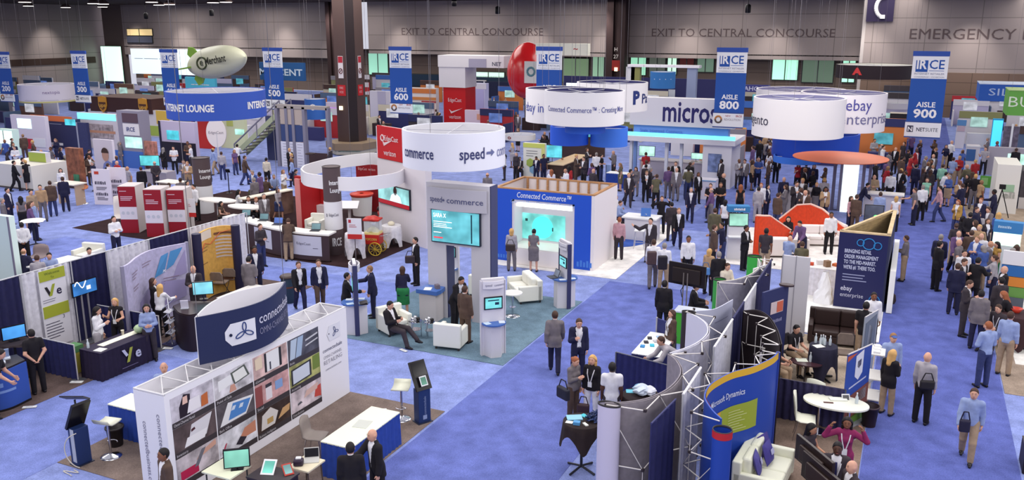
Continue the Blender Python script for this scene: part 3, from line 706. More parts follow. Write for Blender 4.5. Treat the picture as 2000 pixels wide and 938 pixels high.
def ring(name,label,px,w,top,bot,Y,rgb,inner=(236,234,236),text=(),th=.06,spokes=3,cat='sign',kx=1.0,edge=None):
 """hanging drum: px centre column, w width in px, top/bot rows of the rims at centre depth"""
 c = gy(px,top,Y); R = w/2*dep(c)/1746.0; z1 = c[2]; z0 = gy(px,bot,Y)[2]; x = c[0]
 t = thing(name,label,cat,(x,Y,z0)); n = 48
 pts = [(x+R*math.cos(2*math.pi*i/n),Y+R*math.sin(2*math.pi*i/n)) for i in range(n)]
 dm_ = MB().sheet(pts,z0,z1,th,True).build('drum',M(rgb,.6),t)
 MB().sheet([(x+(R-th)*math.cos(2*math.pi*i/n),Y+(R-th)*math.sin(2*math.pi*i/n)) for i in range(n)],z0+.01,z1-.02,.02,True).build('lining',M(inner,.7),t)
 k = MB()
 for i in range(spokes):
  a = math.pi*i/spokes+.3; k.tube((x+R*math.cos(a),Y+R*math.sin(a),z1-.06),(x-R*math.cos(a),Y-R*math.sin(a),z1-.06),.014,n=6)
 k.build('spoke',M((206,204,212),.4),t)
 if edge: MB().sheet(pts,z0-.02,z0+.1,th+.02,True).build('edge_band',M(edge),t)
 f0 = math.atan2(-Y,-x)
 for (s_,da,zf,h,rgb2,b,wd) in text:
  mb = MB(); letters_arc(mb,s_,(x,Y),R+th/2,f0+math.radians(da),z0+(z1-z0)*zf,h,wd,b); mb.build('lettering',M(rgb2),dm_)
 cables(t,[(x+R*.9*math.cos(a),Y+R*.9*math.sin(a),z1) for a in (.5,2.6,4.7)])
 return t,(x,Y,z0,z1,R)
INK = (62,66,112)
sp,spg = ring('hanging_ring_sign','white drum sign with speed commerce lettering hung over grey arch',886,203,250,320,21.9,(240,240,250),spokes=2,text=[('commerce',-45,.32,.31,INK,.014,1.18),('speed',20,.32,.31,INK,.014,.74),('commerce',76,.32,.31,(130,134,176),.004,1.15)])
def arrow_logo(x,Y,R,da,z,s,t):
 f0 = math.atan2(-Y,-x)+math.radians(da); k = MB()
 for pl in (((-.5,.12),(-.5,-.12),(.05,-.12),(.05,-.34),(.5,0),(.05,.34),(.05,.12)),):
  k.add([(x+(R+.045)*math.cos(f0+u*s/R),Y+(R+.045)*math.sin(f0+u*s/R),z+v*s) for u,v in pl],[tuple(range(len(pl)))])
 k.build('arrow_mark',M((110,116,160)),t)
arrow_logo(spg[0],spg[1],spg[4],43,spg[2]+(spg[3]-spg[2])*.34+.12,.3,sp)
ring('hanging_ring_sign','blue INTERNET LOUNGE drum sign hung over the lounge',421,188,176,227,31,(58,92,190),inner=(232,230,236),text=[('INTERNET LOUNGE',-39,.34,.3,WHITE,.035,2.75),('INTERNET LOUNGE',72,.38,.3,WHITE,.035,2.75)])
ring('hanging_ring_sign','white ebay inc drum sign, leftmost of the white cluster',1095,136,172,236,35.6,(244,240,240),inner=(60,58,110),text=[('ebay inc',-48,.34,.40,(70,84,168),.0,1.5)])
ring('hanging_ring_sign','white drum sign with dark P mark, rightmost of left cluster',1196,138,160,214,38.8,(244,240,240),inner=(60,58,110),text=[('P',42,.3,.55,(40,56,120),.05,.4),('Pa',66,.3,.42,(50,60,120),.02,.6)])
ring('hanging_ring_sign','white Connected Commerce drum sign, front of the left cluster',1142,156,176,240,31.5,(246,242,242),inner=(60,58,110),text=[('Connected Commerce\u2122 : Creating More',4,.42,.2,(96,100,160),.006,3.5)])
ring('hanging_drum','deep blue hanging drum below Connected Commerce sign, left one',1112,74,246,281,33.2,(40,92,214),spokes=1,inner=(40,80,190))
ring('hanging_drum','mid blue hanging drum below Connected Commerce sign, right one',1190,72,248,284,33.8,(66,124,230),spokes=1,inner=(40,80,190))
ring('hanging_drum','shallow blue hanging drum between the two deeper blue drums',1143,78,244,258,31.3,(48,104,222),spokes=1,inner=(40,80,190))
ring('hanging_ring_sign','plain white drum sign behind the magento drum',1565,170,174,235,45.4,(246,240,240),inner=(140,138,176))
ring('hanging_ring_sign','white ebay enterprise drum sign, rightmost of right cluster',1648,160,180,252,41,(246,238,240),inner=(140,138,176),text=[('ebay',22,.60,.48,(84,80,160),.0,1.1),('enterprise',40,.24,.46,(120,116,156),.0,2.7)])
ring('hanging_ring_sign','white magento drum sign, front of the right cluster',1562,174,190,264,37,(248,242,240),inner=(140,138,176),text=[('magento',-67,.32,.40,(60,58,80),.0,1.8)])
ring('hanging_drum','deep blue hanging drum below the magento signs',1594,164,258,303,47.6,(36,84,208),spokes=1,inner=(30,66,170))
ring('hanging_drum','lighter blue hanging drum below the magento signs, left side',1557,90,304,316,46.2,(66,130,236),spokes=1,inner=(40,80,190))
ring('hanging_ring_sign','white nextopia drum sign with yellow lower edge',90,100,164,197,47,(234,226,236),inner=(220,214,220),text=[('nextopia',8,.5,.26,(150,130,170),.0,1.2),('–––––  ––––––  ––––',0,.10,.12,(110,110,140),.01,3.6)],edge=(214,206,140))
ring('hanging_ring_sign','wide black drum sign with small red square logo at right wall',1711,146,126,152,66,(40,26,34),inner=(240,236,220),text=[('A',-26,.35,.42,(214,60,60),.06,.7)],spokes=2)
ring('hanging_ring_sign','small plain white drum beyond the ebay enterprise sign',1754,46,201,212,72,(214,208,216),spokes=1)
ring('hanging_drum','glowing blue drum hung at far booth with white lettering',1295,48,140,172,62,(60,130,200),text=[('–––',0,.48,.3,WHITE,.02,1.3)],spokes=1)
ring('hanging_drum','blue drum banner with white loop mark above staircase booth',615,40,193,232,48,(58,110,190),text=[('O',-14,.48,.4,WHITE,.03,.4)],spokes=1)
def hang_box(name,label,px0,px1,y0,y1,Y,depth,rgb,text=None,trgb=WHITE,th=.3,wd=None,bold=.01,top=None,cat='sign',tx=.5,tz=.35,cab=True,rot=0):
 a,b = gy(px0,(y0+y1)/2,Y),gy(px1,(y0+y1)/2,Y); m_ = (px0+px1)/2; z1 = gy(m_,y0,Y)[2]; z0 = gy(m_,y1,Y)[2]
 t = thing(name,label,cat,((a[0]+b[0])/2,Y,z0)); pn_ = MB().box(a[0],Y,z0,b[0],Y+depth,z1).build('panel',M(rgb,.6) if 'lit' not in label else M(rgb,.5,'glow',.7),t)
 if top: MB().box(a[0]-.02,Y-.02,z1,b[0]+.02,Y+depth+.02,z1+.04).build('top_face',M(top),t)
 if text:
  mb = MB(); W_ = b[0]-a[0]
  letters(mb,text,(a[0]+W_*tx,Y,z0+(z1-z0)*tz),EX,EZ,(z1-z0)*th,width=W_*wd if wd else None,bold=bold); mb.build('lettering',M(trgb),pn_)
 if cab: cables(t,[(a[0]+.2,Y+depth/2,z1),(b[0]-.2,Y+depth/2,z1)])
 return t,(a[0],b[0],z0,z1)
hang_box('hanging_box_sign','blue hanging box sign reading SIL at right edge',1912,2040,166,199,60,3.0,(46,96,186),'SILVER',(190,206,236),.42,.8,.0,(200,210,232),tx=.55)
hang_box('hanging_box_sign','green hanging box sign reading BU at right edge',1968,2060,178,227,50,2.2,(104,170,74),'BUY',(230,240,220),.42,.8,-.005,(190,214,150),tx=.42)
def ups():
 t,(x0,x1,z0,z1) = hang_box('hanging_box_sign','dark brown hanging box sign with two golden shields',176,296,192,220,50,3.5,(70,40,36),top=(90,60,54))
 for f in (.22,.87):
  x = x0+(x1-x0)*f; z = (z0+z1)/2; s = .62
  P = [(-.72,.95),(0,1.08),(.72,.95),(.74,-.1),(.5,-.65),(0,-1.05),(-.5,-.65),(-.74,-.1)]
  MB().solid([(x+u*s,50-.01,z+v*s) for u,v in P],(0,-.06,0)).build('shield',M((214,150,50),.4),t)
  MB().solid([(x+u*s*.82,49.93,z+.05+v*s*.82) for u,v in [(-.72,.3),(.72,.3),(.7,-.1),(.5,-.6),(0,-.95),(-.5,-.6),(-.7,-.1)]],(0,-.02,0)).build('shield_face',M((96,58,34),.4),t)
  k = MB(); letters(k,'ups',(x,49.91,z-.18),EX,EZ,.3,width=.8,bold=.03); k.build('lettering',M((222,166,70)),t)
ups()
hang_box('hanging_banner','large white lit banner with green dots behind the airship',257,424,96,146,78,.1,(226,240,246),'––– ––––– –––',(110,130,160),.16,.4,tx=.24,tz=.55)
hang_box('hanging_banner','dark blue screen sign reading ERCE beside AISLE 500',507,594,122,157,66,.25,(40,92,150),'MERCENT',(214,228,240),.36,.96,.02,tz=.28,tx=.48)
hang_box('hanging_box_sign','white box banner with small red mark right of balloon',1046,1147,85,108,58,.6,(250,246,226),'~',(190,60,60),.5,None,.02,tx=.78)
hang_box('hanging_box_sign','navy far booth header reading YAHOO',1440,1502,166,180,70,.5,(70,70,140),'YAHOO!',(214,214,240),.6,.85,.02,tz=.2)
def airship():
 Y = 60; a,b = gy(384,130,Y),gy(476,117,Y); c = gy(424,121,Y); t = thing('airship','pale cream inflatable airship with green tail fins','airship',(c[0],Y,c[2]))
 L = (b[0]-a[0])*1.12; R = 31*dep(c)/1746.0
 d = V(.98,-.12,.14); d = d/np.linalg.norm(d); up_ = nrm(np.cross(np.cross(d,EZ),d)); sd = np.cross(up_,d)
 vs = []; fs = []; n = 28; rows = 25
 for i in range(rows):
  u = i/(rows-1); s = -1+2*u; r = R*max(.0,(1-abs(s)**2.3))**.62*(1.0 if s > -.2 else 1-(.2+s)**2*.30)
  for j in range(n):
   q = 2*math.pi*j/n; vs.append(c+d*(s*L*.62-L*.02)+up_*r*math.cos(q)+sd*r*math.sin(q))
 for i in range(rows-1):
  for j in range(n): fs.append((i*n+j,i*n+(j+1) % n,(i+1)*n+(j+1) % n,(i+1)*n+j))
 MB().add(vs,fs,True).build('envelope',M((236,236,208),.4),t)
 for k in range(4):
  q = math.radians(45+90*k+40); o = up_*math.cos(q)+sd*math.sin(q); p = c-d*L*.46
  MB().solid([p+o*R*.2,p+d*L*.17+o*R*.45,p+d*L*.04+o*R*1.15,p-d*L*.06+o*R*1.25,p-d*L*.12+o*R*.8],np.cross(d,o)*.12).build('fin',M((150,196,74),.5),t)
 k = MB(); nn = -EY; o = c-EY*R*1.02+d*L*.04-up_*R*.15
 letters(k,'Merchant',o+d*1.05,d,up_,.62,width=2.7,bold=.02); k.build('lettering',M((60,60,50)),t)
 k = MB(); rg = [o-d*.75+d*.62*math.cos(q)+up_*(.2+.5*math.sin(q)) for q in np.linspace(.3,6.0,17)]; k.path(rg,.07,6); letters(k,'e',o-d*.75-EY*.05,d,up_,.62,bold=.02); k.build('swirl_logo',M((80,90,60)),t)
 cables(t,[c+d*L*.4+up_*R*.6,c-d*L*.3+up_*R*.7])
airship()
def balloon():
 Y = 62; c = gy(1031,138,Y); R = 41*dep(c)/1746.0; Rz = 55*dep(c)/1746.0; t = thing('balloon','huge red egg-shaped balloon behind the AISLE 700 sign','balloon',(c[0],Y,c[2]-Rz))
 MB().lathe([(R*math.cos(q)*(1-.08*math.sin(q))+.001,Rz*math.sin(q)) for q in np.linspace(-math.pi/2,math.pi/2,25)],c,40).build('envelope',M((214,34,40),.22,spec=.6),t)
 p = gy(1043,140,Y-R*.94); k = MB().box(p[0]-.75,p[1]-.1,p[2]-.85,p[0]+.35,p[1],p[2]+.75); k.build('logo_panel',M((232,228,220)),t)
 q = MB(); q.path([(p[0]-.2+.3*math.cos(a),p[1]-.12,p[2]+.3*math.sin(a)) for a in np.linspace(0,6.28,13)],.08,5); q.build('ring_mark',M((96,140,150)),t)
 cables(t,[c+EZ*Rz])
balloon()
# ================================================================ furniture builders
def rot_root(name,label,cat,x,y,deg,group=None,z=0): return thing(name,label,cat,(x,y,z),math.radians(deg),group)
def carpet(label,poly,rgb,z=.012,name='booth_carpet'):
 return tag(MB().prism(poly,.002,z).build(name,M(rgb,.95,'carpet')),label,'carpet')
def rect(x0,y0,x1,y1): return [(x0,y0),(x1,y0),(x1,y1),(x0,y1)]
def bar_stool(x,y,deg,label,rgb=(250,250,226),group=None):
 t = rot_root('bar_stool',label,'stool',x,y,deg,group)
 prof = [(-.19,.0),(-.12,-.015),(0,-.02),(.1,-.01),(.16,.03),(.20,.10)]
 mb = MB(); vs = []; fs = []
 for yy,zz in prof:
  for xx in (-.19,.19): vs.append((xx,yy,.78+zz)); 
 n = len(prof); k = [(a,b,c-.03) for a,b,c in vs]
 for i in range(n-1): fs += [(2*i,2*i+1,2*i+3,2*i+2),(2*n+2*i,2*n+2*i+2,2*n+2*i+3,2*n+2*i+1),(2*i,2*i+2,2*n+2*i+2,2*n+2*i),(2*i+1,2*n+2*i+1,2*n+2*i+3,2*i+3)]
 fs += [(0,2*n,2*n+1,1),(2*n-2,2*n-1,4*n-1,4*n-2)]
 mb.add(vs+k,fs,True).build('seat',M(rgb,.4),t,local=True)
 MB().tube((0,0,.04),(0,0,.76),.025,n=12).build('column',chrome(),t,local=True)
 MB().lathe([(.21,0),(.21,.012),(.16,.03),(.04,.07)],n=28).build('base',chrome(),t,local=True)
 MB().path([(.13*math.cos(a),-.02+.13*math.sin(a),.30) for a in np.linspace(-2.6,-.5,9)]+[(0,0,.30)],.011).build('footrest',chrome(),t,local=True); return t
def skirted_table(label,x0,y0,x1,y1,h=.75,skirt=(44,74,166),top=(250,252,226),amp=.018,deg=0,group=None):
 cx,cy = (x0+x1)/2,(y0+y1)/2; a,b = abs(x1-x0)/2,abs(y1-y0)/2; t = rot_root('skirted_table',label,'table',cx,cy,deg,group)
 MB().box(-a,-b,h-.03,a,b,h).build('tabletop',M(top,.55),t,local=True,bevel=.008)
 P = []; C_ = [(-a,-b),(a,-b),(a,b),(-a,b)]
 for i in range(4):
  p,q = np.array(C_[i]),np.array(C_[(i+1) % 4]); L = np.linalg.norm(q-p); n_ = V((q-p)[1],-(q-p)[0])/L; m = max(6,int(L/.045))
  for k in range(m): P.append(p+(q-p)*k/m+n_*(-.012+amp*math.sin(k*2.2+.6*math.sin(k*.7))))
 mb = MB(); n = len(P); vs = [(p[0],p[1],h-.012) for p in P]+[(p[0]*1.015,p[1]*1.03,.015) for p in P]
 mb.add(vs,[(i,n+i,n+(i+1) % n,(i+1) % n) for i in range(n)],True); mb.build('skirt',M(skirt,.8,'fabric'),t,local=True)
 k = MB()
 for sx in (-1,1):
  for sy in (-1,1): k.tube((sx*(a-.06),sy*(b-.06),0),(sx*(a-.06),sy*(b-.06),h-.03),.015)
 k.build('legs',M((90,90,95),.4),t,local=True); return t
def cloth_table(label,x,y,r,h,rgb,drop=.35,legs=True,corners=4,name='cocktail_table',deg=0):
 """round table under a square cloth"""
 t = rot_root(name,label,'table',x,y,deg); n = 48; vs = [(0,0,h)]; fs = []
 rows = ((r*.98,0),(r,.01),(r*1.03,.1),(r*1.06,1))
 for k,(rr,dz) in enumerate(rows):
  for i in range(n):
   a = 2*math.pi*i/n; c = abs(math.cos(a*corners/2))**3; d = drop*(.55+.75*c)
   w_ = 1+.04*math.sin(a*11)*(k >= 2)+.10*c*(k == 3); z = h-(.005 if dz == .01 else d*.35 if dz == .1 else d if dz == 1 else 0)
   vs.append((rr*w_*math.cos(a),rr*w_*math.sin(a),max(z,.01)))
 for i in range(n):
  j = (i+1) % n; fs.append((0,1+i,1+j))
  for k in range(len(rows)-1): fs.append((1+k*n+i,1+(k+1)*n+i,1+(k+1)*n+j,1+k*n+j))
 MB().add(vs,fs,True).build('tablecloth',M(rgb,.85,'fabric'),t,local=True)
 MB().tube((0,0,.06),(0,0,h-.01),.028,n=10).build('column',M((40,40,48),.4),t,local=True)
 if legs:
  for i in range(4):
   a = math.pi/4+i*math.pi/2; MB().tube((0,0,.09),(.34*math.cos(a),.34*math.sin(a),.025),.024,n=6).build('foot',M((40,40,48),.4),t,local=True)
 return t
def bin_(x,y,label,rgb=(38,30,30),r=.17,h=.42):
 t = thing('waste_bin',label,'bin',(x,y,0)); MB().lathe([(r*.78,0),(r,h),(r*1.06,h),(r*1.06,h-.03),(r*.98,h-.03),(r*.74,.02)],(x,y,0),24).build('body',M(rgb,.5),t)
 MB().lathe([(r*1.0,0),(r*1.12,0),(r*1.12,.035),(r*1.0,.035)],(x,y,h-.02),24,cap=False).build('rim',M([min(255,c+20) for c in rgb],.4),t); return t
def laptop(x,y,z,deg,label,lid=(206,204,200),scr_=None,s=1.0,open_=105,body=(214,212,206)):
 t = rot_root('laptop',label,'laptop',x,y,deg,z=z); MB().box(-.17*s,-.12*s,0,.17*s,.12*s,.018).build('keyboard_base',M(body,.4),t,local=True)
 q = math.radians(open_-90); c,s_ = math.cos(q),math.sin(q)
 def L(u,w_,d): return (u,.12*s+d*c+w_*s_,.018+w_*c-d*s_)
 ld_ = MB().solid([L(-.17*s,0,0),L(.17*s,0,0),L(.17*s,.23*s,0),L(-.17*s,.23*s,0)],(0,.012,0)).build('lid',M(lid,.4),t,local=True)
 MB().solid([L(-.155*s,.015,-.003),L(.155*s,.015,-.003),L(.155*s,.215*s,-.003),L(-.155*s,.215*s,-.003)],(0,.002,0)).build('screen',M(scr_,.3,'screen') if scr_ else M((24,20,26),.2),ld_,local=True); return t
def monitor(x,y,z,deg,label,w_=.5,h=.3,rgb=(90,200,220),stand=.12,tilt=0,text=None,name='monitor'):
 """screen faces -Y before rotation; z is the foot"""
 t = rot_root(name,label,'screen',x,y,deg,z=z); q = math.radians(tilt)
 if stand > 0:
  MB().obox((0,.03,.006),(.22,.16,.012)).build('foot',M((30,30,34),.3),t,local=True); MB().tube((0,.03,.01),(0,.035,stand+h*.4),.016).build('neck',M((40,40,44),.3),t,local=True)
 def Q(u,v,d): return (u,d+v*math.sin(q),stand+v*math.cos(q))
 t_ = t; t = MB().solid([Q(-w_/2-.02,-.02,-.015),Q(w_/2+.02,-.02,-.015),Q(w_/2+.02,h+.02,-.015),Q(-w_/2-.02,h+.02,-.015)],(0,.045,0)).build('bezel',M((22,20,24),.35),t,local=True)
 MB().solid([Q(-w_/2,0,-.02),Q(w_/2,0,-.02),Q(w_/2,h,-.02),Q(-w_/2,h,-.02)],(0,.004,0)).build('screen',M(rgb,.3,'screen'),t,local=True)
 if text:
  mb = MB()
  for (s,u,v,hh,ww) in text: letters(mb,s,(u*w_/2,-.022,stand+v*h),EX,EZ,hh,width=ww,align='L',lift=.003)
  mb.build('display_text',M(WHITE,.5,'glow',.9),t,local=True)
 return t_
def tablet(x,y,z,deg,label,w_=.2,h=.27,pitch=35,frame=(240,240,240),scr_=(120,200,190)):
 t = rot_root('tablet',label,'tablet',x,y,deg,z=z); q = math.radians(pitch)
 def Q(u,v,d=0): return V(u,v*math.cos(q)-d*math.sin(q),v*math.sin(q)+d*math.cos(q)+.01)
 MB().solid([Q(-w_/2,-h/2),Q(w_/2,-h/2),Q(w_/2,h/2),Q(-w_/2,h/2)],Q(0,0,.014)-Q(0,0)).build('case',M(frame,.35),t,local=True)
 MB().solid([Q(-w_*.38,-h*.38,.015),Q(w_*.38,-h*.38,.015),Q(w_*.38,h*.38,.015),Q(-w_*.38,h*.38,.015)],Q(0,0,.003)-Q(0,0)).build('screen',M(scr_,.3,'screen'),t,local=True); return t
def armchair(x,y,deg,label,w_=.78,d=.74,rgb=(246,244,232),name='armchair',seats=1,back=.74,group=None):
 """front towards -Y"""
 t = rot_root(name,label,'sofa' if seats > 1 else 'chair',x,y,deg,group); m = M(rgb,.55); aw = .13
 def P(nm,*b,bev=.03): return MB().box(*b).build(nm,m,t,local=True,bevel=bev,seg=3)
 P('base',-w_/2+.01,-d/2+.02,.09,w_/2-.01,d/2-.01,.28); P('backrest',-w_/2,d/2-.17,.09,w_/2,d/2,back)
 for s in (-1,1): P('armrest',s*w_/2,-d/2,.09,s*(w_/2-aw),d/2-.02,.58)
 iw = (w_-2*aw)/seats
 for i in range(seats):
  P('seat_cushion',-w_/2+aw+i*iw+.005,-d/2+.01,.28,-w_/2+aw+(i+1)*iw-.005,d/2-.17,.43,bev=.045)
  if seats > 1: P('back_cushion',-w_/2+aw+i*iw+.005,d/2-.32,.42,-w_/2+aw+(i+1)*iw-.005,d/2-.14,back+.04,bev=.06)
 for sx in (-1,1):
  for sy in (-1,1): MB().obox((sx*(w_/2-.07),sy*(d/2-.07),.045),(.05,.05,.09)).build('leg',M((60,54,52),.4),t,local=True)
 return t
def shell_chair(x,y,deg,label,rgb=(150,140,132),seat=.45,legs='four',back=.86,legc=None,group=None,w_=.42):
 """moulded chair, front towards -Y"""
 t = rot_root('side_chair',label,'chair',x,y,deg,group); mb = MB(); vs = []; fs = []
 prof = [(-.21,-.01),(-.1,.0),(.08,-.005),(.17,.03),(.21,.12),(.235,(back-seat)*.6),(.26,back-seat)]; n = 7
 for k,(yy,zz) in enumerate(prof):
  for i in range(n):
   u = -1+2*i/(n-1); wk = w_/2*(1-.12*(k == len(prof)-1)); top = -.05*(u*u)*(k == len(prof)-1)
   vs.append((u*wk,yy-.04*u*u*(k >= 4),seat+zz+.02*u*u*(k < 4)+top))
 for k in range(len(prof)-1):
  for i in range(n-1): fs.append((k*n+i,k*n+i+1,(k+1)*n+i+1,(k+1)*n+i))
 o = mb.add(vs,fs,True).build('shell',M(rgb,.5),t,local=True); md = o.modifiers.new('s','SOLIDIFY'); md.thickness = .022
 lm = legc or chrome()
 for sx in (-1,1):
  for sy in (-1,1): MB().tube((sx*.15,sy*.13,seat-.01),(sx*.19,sy*.20+.02,0),.012,n=7).build('leg',lm,t,local=True)
 return t
def folding_chair(x,y,deg,label,rgb=(136,120,108),group=None):
 t = rot_root('padded_chair',label,'chair',x,y,deg,group)
 MB().box(-.22,-.21,.42,.22,.2,.48).build('seat',M(rgb,.8,'fabric'),t,local=True,bevel=.03,seg=3)
 P = [(-.21,.56),(-.22,.76),(-.15,.86),(.15,.86),(.22,.76),(.21,.56)]
 MB().solid([(u,.235+(v-.5)*.12,v) for u,v in P],(0,.045,0)).build('backrest',M(rgb,.8,'fabric'),t,local=True,bevel=.015)
 for sx in (-1,1):
  MB().path([(sx*.21,.28,.8),(sx*.215,.2,.44),(sx*.22,-.2,.0)],.012).build('leg',M((52,48,50),.4),t,local=True); MB().path([(sx*.215,-.19,.43),(sx*.215,.24,.0)],.012).build('leg',M((52,48,50),.4),t,local=True)
 return t
def cup(x,y,z,label,rgb=(236,226,206)):
 return tag(MB().lathe([(.03,0),(.04,.11),(.043,.11),(.043,.125),(.02,.125)],(x,y,z),14).build('paper_cup',M(rgb,.5)),label,'cup')
def bottle(x,y,z,label,rgb=(214,224,228),group=None,h=.22):
 t = thing('water_bottle',label,'bottle',(x,y,z),0,group); MB().lathe([(.031,0),(.033,.03),(.033,h*.65),(.014,h*.85),(.014,h)],(x,y,z),14).build('bottle_body',M(rgb,.2),t); MB().lathe([(.016,0),(.016,.025)],(x,y,z+h),12).build('cap',M((236,236,240),.4),t); return t
def papers(x,y,z,deg,label,w_=.22,d=.28,rgb=(244,244,236),n=1,name='leaflet',h=.008):
 return tag(MB().obox((x,y,z+h/2),(w_,d,h),math.radians(deg)).build(name,M(rgb,.6)),label,'paper')
def floor_box(px,py,label,deg=12,w_=.30,d=.12):
 p = g(px,py); t = thing('floor_plate',label,'floor plate',(p[0],p[1],.012)); MB().obox((p[0],p[1],.022),(w_,d,.02),math.radians(deg)).build('plate',M((240,240,236),.5),t,bevel=.006); MB().obox((p[0],p[1],.034),(w_*.5,d*.5,.004),math.radians(deg)).build('cover',M((216,216,216),.5),t); return t
class Curve:
 def __init__(s,pts,n=40):
  P = [np.array(p[:2],float) for p in pts]; Q = [2*P[0]-P[1]]+P+[2*P[-1]-P[-2]]; out = []
  for i in range(1,len(Q)-2):
   for t in np.linspace(0,1,n//(len(P)-1)+2,endpoint=False):
    a,b,c,d = Q[i-1:i+3]; out.append(.5*((2*b)+(c-a)*t+(2*a-5*b+4*c-d)*t*t+(3*b-a-3*c+d)*t**3))
  out.append(P[-1]); s.p = np.array(out); d = np.linalg.norm(np.diff(s.p,axis=0),axis=1); s.s = np.concatenate([[0],np.cumsum(d)]); s.L = s.s[-1]
 def at(s,u,off=0.0):
  u = min(max(u,0),s.L); x = np.interp(u,s.s,s.p[:,0]); y = np.interp(u,s.s,s.p[:,1]); e = .01
  t = V(np.interp(min(u+e,s.L),s.s,s.p[:,0])-np.interp(max(u-e,0),s.s,s.p[:,0]),np.interp(min(u+e,s.L),s.s,s.p[:,1])-np.interp(max(u-e,0),s.s,s.p[:,1])); t /= np.linalg.norm(t)+1e-9
  return V(x+t[1]*off,y-t[0]*off)      # off > 0: to the right of travel
 def patch(s,mb,u0,u1,z0,z1,off,n=10,shear=0.0,zf=None):
  us = np.linspace(u0,u1,n); vs = []
  for k,u in enumerate(us):
   p = s.at(u,off); q = s.at(u+shear,off); vs += [(p[0],p[1],z0 if zf is None else zf(u)[0]),(q[0],q[1],z1 if zf is None else zf(u)[1])]
  return mb.add(vs,[(2*i,2*i+2,2*i+3,2*i+1) for i in range(n-1)],True)
 def text(s,mb,t,u,z,h,width=None,off=.02,bold=0.0,slope=0.0):
  v,f = text_geo(t,bold); x = v[:,0]-v[:,0].min(); k = h/.7; x = x*k; y = v[:,1]*k
  if width: x *= width/x.max()
  return mb.add([(*s.at(u+a,off),z+b+slope*a) for a,b in zip(x,y)],f)
def print_lines(mb,o,xd,ud,w_,n,gap=.05,th=.014,seed=0):
 r = random.Random(seed); nn = np.cross(xd,ud)*.006
 for i in range(n):
  ww = w_*r.uniform(.6,1); a = o-ud*i*gap+nn; mb.add([a,a+xd*ww,a+xd*ww+ud*th,a+ud*th],[(0,1,2,3)])
 return mb
